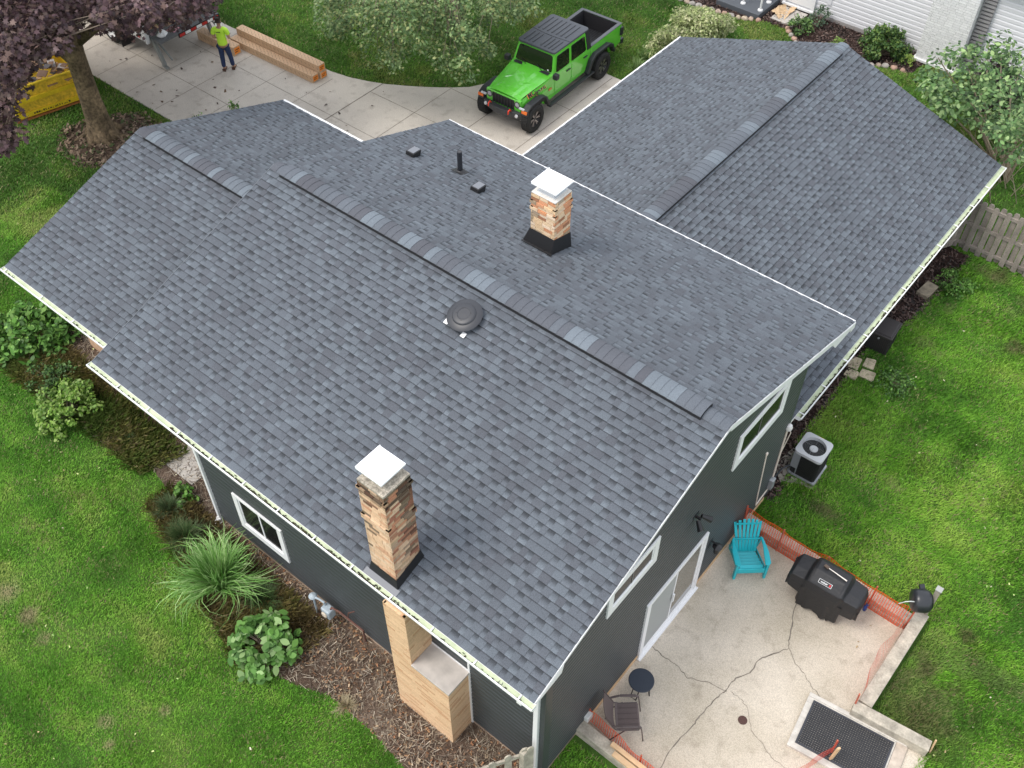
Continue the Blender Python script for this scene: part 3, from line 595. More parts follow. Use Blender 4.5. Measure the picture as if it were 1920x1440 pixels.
# ---- brick stacks
def pal_cream(rd, sd_='f'):
    dirty = 0
    if sd_ in 'rb' : 
        c = rd.choice([(.58, .38, .23), (.50, .36, .22), (.44, .22, .13), (.36, .15, .09), (.56, .27, .15), (.62, .44, .29), (.40, .28, .19)]); k = rd.uniform(.85, 1.08); return tuple(x*k for x in c)
    c = rd.choice([(.70, .48, .31)]*3+[(.72, .51, .34)]*3+[(.66, .44, .28)]*2+[(.62, .36, .22), (.58, .30, .18), (.72, .54, .38)])
    k = rd.uniform(.9, 1.08)*(1-dirty); return tuple(x*k for x in c)
def bricks(mb, x0, x1, y0, y1, z0, z1, h, ln, gap, pal, seed, proud=None, stain=None, sides='fblr'):
    """brick-by-brick skin round a rectangular core; mortar core is material 1"""
    rd = random.Random(seed); mb.box(x0+.012, x1-.012, y0+.012, y1-.012, z0, z1-.002, 1); z = z0; i = 0
    while z < z1-.01:
        zt = min(z+h-gap, z1); p = proud(z) if proud else 0
        for sd_ in sides:
            L0, L1 = ((x0-p, x1+p) if sd_ in 'fb' else (y0-p, y1+p)); a = L0 - (rd.uniform(.0, ln))
            first = True
            while a < L1:
                b = a+ln*rd.uniform(.85, 1.1); aa = max(a, L0); bb_ = min(b-gap, L1); a = b
                if bb_-aa < .02: continue
                m_ = (aa+bb_)/2
                c = pal(rd, sd_)
                if stain:
                    sk = stain(sd_, m_, z, rd); c = tuple(q*sk for q in c)
                d = .008 + rd.uniform(0, .002); w2 = .05
                if sd_ == 'f': mb.box(aa, bb_, y0-p-d+.008, y0+w2, z, zt, 0, c)
                if sd_ == 'b': mb.box(aa, bb_, y1-w2, y1+p+d-.008, z, zt, 0, c)
                if sd_ == 'r': mb.box(x1-w2, x1+p+d-.008, aa, bb_, z, zt, 0, c)
                if sd_ == 'l': mb.box(x0-p-d+.008, x0+w2, aa, bb_, z, zt, 0, c)
        z += h; i += 1
brick_m = mat('brick', (1, 1, 1), .9, noise=(40, .12), bump=(90, .4), attr='Col')
mortar = mat('mortar', (.60, .53, .45), .95)
mortar_l = mat('mortar_tan', (.60, .42, .27), .95)
# big chimney through the front slope
bx1, by0 = -6.239, -3.459; bw, bd = .527, .546; bx0, by1 = bx1-bw, by0+bd; bzt = 6.15
def st_big(sd_, m_, z, rd):
    hgt = (z-4.0)/2.2; k = 1.0
    if sd_ == 'f' and m_ < bx0+.20: k *= .30 if rd.random() < .20+.5*(hgt-.3) else .95
    if sd_ == 'r' and m_ > by1-.28: k *= .38 if rd.random() < .25+.6*hgt else .75
    if hgt > .84: k *= rd.choice((.35, .5, .8))
    if hgt > .78 and rd.random() < .4: k *= .5
    return k
mb = MB(); bricks(mb, bx0, bx1, by0, by1, 3.7, bzt, .062, .20, .012, pal_cream, 3, proud=lambda z: .022 if (5.24 < z < 5.32 or 5.96 < z < 6.04) else 0, stain=st_big)
ch = H(mb, 'chimney', [brick_m, mortar]); ch['label'] = 'tall stained brick chimney rising from the front slope'
lich = mat('lichen_concrete', (.36, .32, .26), .95, noise=(14, .45), noise2=(45, .35), bump=(60, .8))
mb = MB(); mb.box(bx0-.0, bx1+.0, by0-.0, by1+.0, bzt+.002, bzt+.055); H(mb, 'crown', lich, ch, bevel=.01)
capm = mat('bright_cap', (0.92, 0.93, 0.94), .3, spec=.6)
def cap(cx_, cy_, z, w_, d_, lift, parent, base=True):
    if base:
        mb = MB(); mb.box(cx_-w_*.36, cx_+w_*.36, cy_-d_*.36, cy_+d_*.36, z, z+.02); mb.box(cx_-w_*.31, cx_+w_*.31, cy_-d_*.31, cy_+d_*.31, z+.02, z+lift); H(mb, 'cap_base', mat('galv_light', (.6, .62, .64), .35, metal=.3), parent)
    mb = MB(); a, b = w_/2, d_/2; t = z+lift
    vs = [(cx_-a, cy_-b, t), (cx_+a, cy_-b, t), (cx_+a, cy_+b, t), (cx_-a, cy_+b, t), (cx_-a, cy_-b, t+.03), (cx_+a, cy_-b, t+.03), (cx_+a, cy_+b, t+.03), (cx_-a, cy_+b, t+.03), (cx_, cy_, t+.055)]
    mb.mesh(vs, [(3, 2, 1, 0), (0, 1, 5, 4), (1, 2, 6, 5), (2, 3, 7, 6), (3, 0, 4, 7), (4, 5, 8), (5, 6, 8), (6, 7, 8), (7, 4, 8)])
    mb.box(cx_-a-.004, cx_-a+.012, cy_-b, cy_+b, t+.03, t+.05)
    return H(mb, 'chimney_cap', capm, parent)
cap((bx0+bx1)/2-.06, (by0+by1)/2+.03, bzt+.055, .50, .50, .13, ch)
def flashing(x0, x1, y0, y1, zfun, h, fl_, parent, front_low):
    mb = MB(); e = .012
    z00, z01 = zfun(y0), zfun(y1)
    mb.mesh([(x0-e, y0-e, z00+h), (x1+e, y0-e, z00+h), (x1+e, y1+e, z01+h), (x0-e, y1+e, z01+h), (x0-e-fl_, y0-e-fl_, zfun(y0-fl_)+.006), (x1+e+fl_, y0-e-fl_, zfun(y0-fl_)+.006), (x1+e+fl_, y1+e+fl_, zfun(y1+fl_)+.006), (x0-e-fl_, y1+e+fl_, zfun(y1+fl_)+.006)],
            [(0, 4, 5, 1), (1, 5, 6, 2), (2, 6, 7, 3), (3, 7, 4, 0)])
    return H(mb, 'flashing', black_metal, parent)
flashing(bx0, bx1, by0, by1, zf, .20, .035, ch, 1)
mb = MB(); mb.T = Matrix.Translation((bx0+.2, by0-.09, zf(by0-.09))) @ Matrix.Rotation(math.atan(m_f), 4, 'X'); mb.box(-.30, .42, -.05, .06, .010, .018); H(mb, 'apron', mat('apron_grey', (.12, .13, .15), .4), ch)
# lower part of the same chimney against the front wall
def st_lo(sd_, m_, z, rd): return 1
def pal_lo(rd, sd_='f'):
    c = rd.choice([(.70, .47, .28)]*8+[(.66, .44, .26)]*4+[(.73, .50, .30)]*4+[(.58, .33, .18)]*2+[(.63, .39, .22)]); k = rd.uniform(.96, 1.04); return tuple(x*k for x in c)
mb = MB(); bricks(mb, -6.33, -5.05, -3.73, -3.2, 0, 2.0, .052, .34, .004, pal_lo, 5, sides='flr'); bricks(mb, -6.33, -5.86, -3.73, -3.2, 2.0, 3.60, .052, .34, .004, pal_lo, 6, sides='flr')
lo = H(mb, 'chimney', [brick_m, mortar_l]); lo['label'] = 'wide tan brick chimney base with a stepped ledge on the front wall'
mb = MB(); mb.box(-5.86, -5.02, -3.75, -3.2, 2.0, 2.05); H(mb, 'ledge', mat('ledge_concrete', (.46, .42, .38), .9, noise=(5, .15)), lo, bevel=.008)
mb = MB(); mb.box(-5.05, -5.01, -3.24, -3.2, 0.05, 3.6); mb.box(-5.86, -5.05, -3.235, -3.21, 2.05, 2.09); H(mb, 'edge_trim', white, lo)
# small chimney on the back slope
sx1, sy0 = -8.478, 3.365; sw, sdp = .567, .50; sx0, sy1 = sx1-sw, sy0+sdp; szt = 5.92
def st_sm(sd_, m_, z, rd):
    if rd.random() < .10: return .55
    if sd_ == 'f' and m_ < sx0+.15 and rd.random() < .3: return .5
    return 1
def pal_sm(rd, sd_='f'):
    c = rd.choice([(.72, .54, .36), (.70, .52, .33), (.74, .58, .42), (.60, .28, .14), (.62, .30, .16), (.70, .50, .30)]); k = rd.uniform(.92, 1.06); return tuple(x*k for x in c)
mb = MB(); bricks(mb, sx0, sx1, sy0, sy1, 4.5, szt, .075, .20, .010, pal_sm, 8, proud=lambda z: .02 if (5.48 < z < 5.56 or 5.70 < z < 5.77) else 0, stain=st_sm)
c2 = H(mb, 'chimney', [brick_m, mat('mortar_pale', (.66, .60, .52), .95)]); c2['label'] = 'short pale brick chimney on the rear slope'
mb = MB(); mb.box(sx0, sx1, sy0, sy1, szt+.002, szt+.03); H(mb, 'crown', mat('crown_pale', (.66, .63, .58), .9, noise=(12, .1)), c2, bevel=.008)
cap((sx0+sx1)/2, (sy0+sy1)/2+.02, szt+.03, .58, .54, .17, c2)
mb = MB(); h = .30; e = .012; fz = lambda y: zb(y)+.008
mb.mesh([(sx0-e, sy0-e, zb(sy0)+.34), (sx1+e, sy0-e, zb(sy0)+.34), (sx1+e, sy1+e, zb(sy1)+.36), (sx0-e, sy1+e, zb(sy1)+.36), (sx0-.10, sy0-.12, fz(sy0-.12)), (sx1+.03, sy0-.12, fz(sy0-.12)), (sx1+.03, sy1+.04, fz(sy1+.04)), (sx0-.10, sy1+.04, fz(sy1+.04))],
        [(0, 4, 5, 1), (1, 5, 6, 2), (2, 6, 7, 3), (3, 7, 4, 0)])
mb.bar((sx0-.11, sy0-.13, fz(sy0-.13)+.01), (sx1+.05, sy0-.13, fz(sy0-.13)+.01), .05, .02)
H(mb, 'flashing', black_metal, c2)
# ---------------------------------------------------------------- leaves and plants
LEAF = {
 'maple': [(0, -.5), (.10, -.28), (.42, -.34), (.30, -.08), (.50, .12), (.20, .14), (.0, .5), (-.20, .14), (-.50, .12), (-.30, -.08), (-.42, -.34), (-.10, -.28)],
 'oval': [(0, -.5), (.22, -.28), (.30, .0), (.20, .28), (0, .5), (-.20, .28), (-.30, .0), (-.22, -.28)],
 'small': [(0, -.5), (.28, -.05), (0, .5), (-.28, -.05)],
}
def leaf_cloud(name, clusters, shape, n, rad, size, palette, m, parent=None, tilt=.7, flat=.75, seed=1):
    """n leaves around each cluster centre, leaf faces tilted about the horizontal"""
    g = np.random.default_rng(seed); cl = np.array(clusters, float); k = len(cl); L_ = np.array(LEAF[shape]); q = len(L_)
    c = np.repeat(cl, n, 0); d = g.normal(size=(k*n, 3)); d /= np.linalg.norm(d, axis=1)[:, None]
    rr = rad*np.cbrt(g.random(k*n))*(.7+.6*np.repeat(g.random(k), n)); d[:, 2] *= flat; P = c + d*rr[:, None]
    nz = np.stack([g.normal(0, tilt, k*n), g.normal(0, tilt, k*n), np.ones(k*n)], 1) + d*.6; nz /= np.linalg.norm(nz, axis=1)[:, None]
    a = g.random(k*n)*6.283; t = np.stack([np.cos(a), np.sin(a), np.zeros(k*n)], 1); t -= nz*(t*nz).sum(1)[:, None]; t /= np.linalg.norm(t, axis=1)[:, None]; b = np.cross(nz, t)
    s = size*(.7+.6*g.random(k*n))
    V = P[:, None, :] + (L_[None, :, 0, None]*t[:, None, :] + L_[None, :, 1, None]*b[:, None, :])*s[:, None, None]
    V += nz[:, None, :]*((L_[None, :, 0]**2)*-.35)[:, :, None]*s[:, None, None]
    pal = np.array(palette); cols = pal[g.integers(0, len(pal), k*n)]*(.8+.4*g.random((k*n, 1)))*np.repeat(.8+.4*g.random((k, 1)), n, 0)
    return np_mesh(name, V, None, m, cols, parent)
def foliage_mat(name, trans=.25, rough=.5):
    m = bpy.data.materials.new(name); m.use_nodes = True; t = m.node_tree; N = t.nodes; L = t.links; b = N["Principled BSDF"]; b.inputs["Roughness"].default_value = rough; b.inputs["Specular IOR Level"].default_value = .35
    a = N.new("ShaderNodeAttribute"); a.attribute_name = 'Col'; L.new(a.outputs[0], b.inputs["Base Color"])
    tr = N.new("ShaderNodeBsdfTranslucent"); L.new(a.outputs[0], tr.inputs[0]); mx = N.new("ShaderNodeMixShader"); mx.inputs[0].default_value = trans
    L.new(b.outputs[0], mx.inputs[1]); L.new(tr.outputs[0], mx.inputs[2]); L.new(mx.outputs[0], N["Material Output"].inputs[0]); return m
leaf_m = foliage_mat('leaf'); blade_m = foliage_mat('grass_blade', .2, .6)
bark = mat('bark_mossy', (.175, .125, .072), .95, noise=(2.2, .5), noise2=(14, .5), bump=(22, 1.0))
bark_g = mat('bark_grey', (.16, .14, .12), .95, noise=(12, .3), bump=(50, .8))
twig_m = mat('twig', (.22, .17, .13), .9)
def limbs(mb, base, pts, r0, r1, n=8):
    k = len(pts); mb.tube([base]+pts, [r0 + (r1-r0)*(i/k) for i in range(k+1)], n)
def twigs(mb, hubs, clusters, r=.012, frac=1.0, seed=3, n=4):
    rd = random.Random(seed)
    for c in clusters:
        if rd.random() > frac: continue
        c = Vector(c); h = min(hubs, key=lambda q: (Vector(q)-c).length); h = Vector(h); m_ = (h+c)/2 + Vector((rd.uniform(-.2, .2), rd.uniform(-.2, .2), rd.uniform(.0, .35)))
        mb.tube([h, m_, c], [r*2.2, r*1.3, r*.5], n, caps=False)
MAPLE=[(-26.16,3.41,3.9),(-26.79,3.26,3.93),(-21.81,4.26,4.51),(-27.71,4.27,2.66),(-23.43,5.49,3.53),(-21.34,-0.24,5.09),(-23.75,3.77,4.24),(-21.82,0.76,5.69),(-25.6,2.13,4.89),(-22.8,2.71,4.92),(-21.53,1.15,5.41),(-25.34,7.54,2.46),(-23.86,4.44,3.62),(-26.47,2.58,2.38),(-24.07,7.25,3.44),(-24.85,3.01,4.11),(-20.32,-0.1,6.34),(-29.28,5.67,2.39),(-26.42,4.02,2.62),(-29.42,4.8,2.44),(-26.28,3.05,4.31),(-20.91,-0.13,5.53),(-25.63,4.35,4.01),(-27.21,2.37,3.24),(-22.61,1.37,6.19),(-18.87,3.77,6.38),(-23.49,-0.11,2.75),(-24.56,1.6,4.93),(-24.29,-0.08,2.26),(-20.08,4.02,5.68),(-28.17,6.48,2.35),(-22.03,3.21,5.8),(-22.4,5.19,4.54),(-24.14,2.72,4.29),(-24.69,7.61,2.69),(-23.05,-0.13,3.04),(-25.31,2.6,4.33),(-24.51,1.05,4.54),(-26.34,5.14,3.26),(-28.89,4.02,2.82),(-19.34,3.1,6.08),(-27.07,4.07,2.3),(-21.05,5.08,4.71),(-25.4,3.3,3.6),(-26.51,3.35,2.26),(-26.34,5.97,2.49),(-26.99,4.3,3.31),(-26.32,2.73,3.49),(-26.63,5.43,2.62),(-27.68,2.45,2.72),(-21.14,2.43,5.83),(-24.0,7.04,2.87),(-24.37,0.63,3.3),(-21.94,-0.2,4.34),(-19.59,2.7,6.41),(-20.65,-1.26,4.88),(-22.36,3.96,5.35),(-26.27,1.61,2.82),(-22.28,1.56,4.8),(-27.53,5.26,2.28),(-22.42,3.66,4.4),(-22.52,-0.39,2.91),(-21.73,0.52,6.21),(-25.25,4.61,3.66),(-21.65,-0.55,3.48),(-24.05,0.23,2.98),(-27.43,3.92,3.59),(-19.35,4.24,6.09),(-24.65,6.65,3.06),(-22.82,0.8,4.55),(-25.94,6.9,2.86),(-23.85,2.06,4.67),(-28.56,4.49,3.02),(-23.02,0.66,5.29),(-25.3,3.91,3.82),(-25.98,4.46,3.47),(-22.57,3.29,4.84),(-24.11,5.6,4.08),(-25.73,6.95,2.38),(-24.76,2.17,4.07),(-22.57,1.07,5.11),(-21.99,5.03,4.23),(-25.75,3.46,4.24),(-20.78,-0.74,5.87),(-23.2,5.81,4.06),(-28.95,3.41,3.45),(-24.91,2.99,3.39),(-21.89,0.58,5.0),(-19.78,2.03,6.32),(-25.7,3.24,3.1),(-24.89,6.63,2.61),(-20.75,0.68,6.36),(-24.2,0.58,2.61),(-21.78,1.62,5.13),(-22.51,0.16,5.47),(-26.18,2.04,3.11),(-24.62,5.24,2.99),(-21.43,3.41,4.87),(-20.48,2.75,5.63),(-24.95,1.03,2.95),(-25.22,5.49,3.28),(-22.09,-0.3,3.65),(-25.81,4.01,3.27),(-28.3,3.49,2.93),(-26.73,4.05,3.91),(-20.18,2.48,6.0),(-25.63,5.15,3.52),(-26.55,2.03,2.6),(-23.6,6.61,3.92),(-23.29,4.13,4.31),(-19.14,2.42,6.39),(-23.62,1.0,5.33),(-20.4,-0.57,5.42),(-22.94,6.47,3.81),(-26.02,2.51,2.97),(-24.35,3.44,4.22),(-22.37,4.39,5.09),(-20.82,3.99,5.5),(-22.1,0.34,4.41),(-21.87,4.53,5.09),(-24.61,2.87,4.67),(-22.49,-0.13,3.39),(-22.57,2.13,4.92),(-24.64,1.75,3.78),(-22.15,5.81,4.39),(-24.2,1.23,3.49),(-26.77,6.33,2.33),(-24.52,1.52,3.23),(-21.23,4.18,5.05),(-22.81,5.7,4.4),(-28.38,4.1,2.5),(-27.44,6.97,2.22),(-23.43,4.66,4.52),(-22.33,1.59,5.4),(-26.7,4.9,2.7),(-22.71,0.46,4.9),(-20.66,3.55,5.29),(-21.91,2.27,5.71),(-20.27,3.54,5.77),(-27.81,3.77,2.53),(-26.9,3.52,2.78),(-29.65,3.48,2.6),(-27.1,5.53,3.16),(-21.5,0.44,5.45),(-23.16,4.61,3.89),(-21.26,0.13,5.92),(-23.73,4.9,4.13),(-23.33,0.41,3.45),(-20.33,-0.33,5.88),(-21.48,1.14,5.97),(-21.49,-0.82,4.39),(-21.17,1.61,6.06),(-22.4,-0.71,3.41),(-21.78,1.72,5.81),(-26.71,3.69,3.24),(-24.11,1.36,5.62),(-27.17,4.59,2.86),(-25.68,5.73,2.48),(-24.03,1.21,4.56),(-23.25,2.15,5.69),(-24.87,0.84,2.43),(-20.1,0.61,6.26),(-30.35,3.91,2.42),(-23.29,2.8,4.62),(-20.62,-0.79,4.5),(-25.42,2.14,3.89),(-23.92,6.22,3.32),(-22.41,0.11,4.04),(-23.58,3.46,5.04),(-21.47,5.68,4.96),(-25.67,3.34,9.12),(-27.39,3.39,8.06),(-24.66,5.32,4.51),(-28.6,2.65,6.69),(-24.76,-0.39,6.22),(-25.13,3.24,4.3),(-21.27,1.5,6.88),(-23.39,2.68,5.81),(-24.92,2.57,7.92),(-28.91,2.47,5.57),(-28.14,4.17,5.08),(-23.48,0.82,5.11),(-26.58,5.81,8.42),(-25.57,6.28,4.98),(-25.82,3.18,4.8),(-25.8,2.41,8.48),(-26.38,1.46,8.88),(-24.05,1.58,4.61),(-21.51,5.22,6.24),(-24.3,0.57,5.37),(-27.24,4.15,6.17),(-22.42,1.11,6.9),(-26.58,-0.73,6.25),(-28.12,2.16,5.18),(-24.83,5.37,7.13),(-26.05,2.88,7.94),(-25.73,5.37,4.76),(-25.61,5.58,6.53),(-24.37,0.7,7.33),(-25.88,0.77,6.64),(-23.02,3.42,8.3),(-24.31,4.0,7.26),(-28.35,2.05,7.47),(-23.31,2.88,8.75),(-24.82,2.43,4.54),(-25.3,1.63,4.51),(-22.17,5.71,7.76),(-28.25,3.45,5.5),(-27.51,6.52,6.06),(-24.17,5.41,8.32),(-24.16,-0.01,7.64),(-26.71,5.19,5.33),(-27.14,4.39,4.77),(-25.43,4.08,4.24),(-23.19,5.22,9.0),(-25.79,2.55,9.06),(-22.95,6.11,6.68),(-25.8,4.05,4.73),(-27.32,6.61,7.8),(-23.34,5.87,8.58),(-25.47,7.06,8.1),(-22.44,2.49,8.47),(-21.25,2.17,8.07),(-28.53,4.77,5.93),(-21.17,5.53,6.97),(-23.57,5.56,6.25),(-24.52,3.11,4.35),(-26.75,5.32,7.5),(-25.16,2.0,9.1),(-24.58,0.19,8.58),(-28.88,5.28,6.44),(-27.36,6.13,6.65),(-24.71,4.03,9.45),(-23.02,4.05,5.94),(-23.66,3.8,6.38),(-25.88,4.01,6.94),(-24.38,7.31,5.87),(-23.37,1.8,9.11),(-24.4,7.0,6.74),(-26.07,2.45,7.29),(-28.37,3.86,8.08),(-24.71,1.9,7.07),(-25.49,2.35,5.37),(-25.41,1.77,6.33),(-28.91,3.01,5.84),(-23.11,0.85,6.96),(-23.5,2.23,4.78),(-26.89,2.56,4.9),(-26.89,7.35,6.31),(-26.52,5.43,6.21),(-26.28,6.42,5.19),(-27.03,3.06,8.99),(-24.44,3.22,5.51),(-24.45,0.4,6.24),(-26.61,3.92,4.67),(-28.34,1.45,8.0),(-26.79,2.86,7.7),(-22.57,6.74,7.74),(-24.61,3.36,9.48),(-28.53,1.87,6.08),(-26.45,1.7,5.39),(-27.96,2.26,5.99),(-25.32,0.73,8.8),(-24.51,2.66,9.15),(-24.03,2.46,8.8),(-24.66,-0.47,5.68),(-24.73,1.31,4.54),(-24.68,5.66,6.58),(-22.97,0.66,5.46),(-22.47,1.49,5.59),(-26.45,3.87,9.23),(-23.46,3.46,8.97),(-26.9,5.85,5.87),(-25.73,1.14,5.41),(-26.85,0.3,6.28),(-24.11,6.58,5.39),(-27.32,3.08,4.68),(-21.4,3.96,5.28),(-24.34,4.77,4.48),(-21.5,4.17,8.35),(-22.81,3.98,9.01),(-25.93,6.39,7.97),(-28.01,4.88,5.15),(-27.59,3.53,6.41),(-28.14,0.27,7.01),(-24.21,5.32,5.8),(-26.36,3.11,5.54),(-25.3,3.5,5.17),(-23.13,1.94,6.25),(-26.71,0.03,7.31),(-23.32,5.47,8.08),(-24.06,2.61,7.4),(-25.43,4.35,9.25),(-25.66,0.23,6.15),(-21.4,2.56,5.46),(-25.33,6.15,7.47),(-26.55,0.92,7.86),(-26.66,5.22,6.85),(-27.31,4.46,9.05),(-22.49,-0.06,7.75),(-22.01,5.53,7.18),(-26.14,2.3,5.57),(-24.94,3.14,7.61),(-27.09,1.74,6.8),(-25.52,5.73,5.73),(-23.23,2.32,6.85),(-25.88,1.15,8.42),(-26.3,2.79,4.51),(-23.47,1.87,5.69),(-24.64,-0.55,7.72),(-24.04,7.56,7.72),(-27.68,3.58,5.78),(-23.48,4.92,7.08),(-27.76,1.2,6.94),(-24.68,3.43,7.16),(-26.75,2.1,5.73),(-22.45,1.18,8.17),(-26.88,2.02,4.64),(-23.99,4.19,8.84),(-24.24,1.33,8.02),(-27.42,4.73,5.56),(-24.15,3.69,4.29),(-25.1,7.09,7.02),(-27.81,-0.02,7.46),(-22.83,3.22,7.37),(-25.87,4.82,4.54),(-25.01,2.34,7.31),(-24.83,5.12,5.1),(-24.86,7.48,7.69),(-25.01,4.96,8.59),(-23.03,3.62,6.71),(-22.29,5.33,5.74),(-24.41,0.97,6.38),(-23.12,0.12,5.5),(-25.48,4.63,5.58),(-25.85,4.49,7.23),(-25.17,5.85,8.13),(-27.15,-0.27,6.54),(-26.5,4.67,9.2),(-26.98,1.96,8.33),(-26.14,4.26,4.33),(-27.41,2.02,8.76),(-23.2,4.33,4.58),(-27.44,1.71,5.13),(-24.49,1.89,5.97),(-22.64,4.18,7.33),(-27.46,4.99,8.31),(-27.13,3.58,7.28),(-24.81,7.54,6.56),(-23.69,0.01,7.24),(-24.66,-0.1,6.99),(-26.0,1.91,4.48),(-29.21,2.05,7.49),(-23.88,0.49,5.92),(-24.86,-1.01,7.41),(-24.29,4.52,5.51),(-25.58,3.2,5.87),(-24.18,4.7,6.69),(-24.8,4.06,4.97),(-25.23,0.26,8.05),(-26.44,1.04,6.09),(-23.58,3.89,4.35),(-25.74,1.06,9.01),(-26.46,6.36,7.67),(-23.4,0.73,7.43),(-27.33,1.64,8.0),(-23.95,0.54,8.52),(-24.8,3.92,6.22),(-24.35,5.53,5.08),(-26.43,3.45,6.87),(-23.95,6.05,6.98),(-22.09,6.27,7.07),(-26.58,5.13,8.49),(-27.11,1.35,5.45),(-23.55,7.58,6.99),(-22.47,-0.04,6.63),(-26.12,4.09,5.25),(-23.07,1.84,4.74),(-21.76,0.77,7.48),(-22.73,6.48,5.73)]
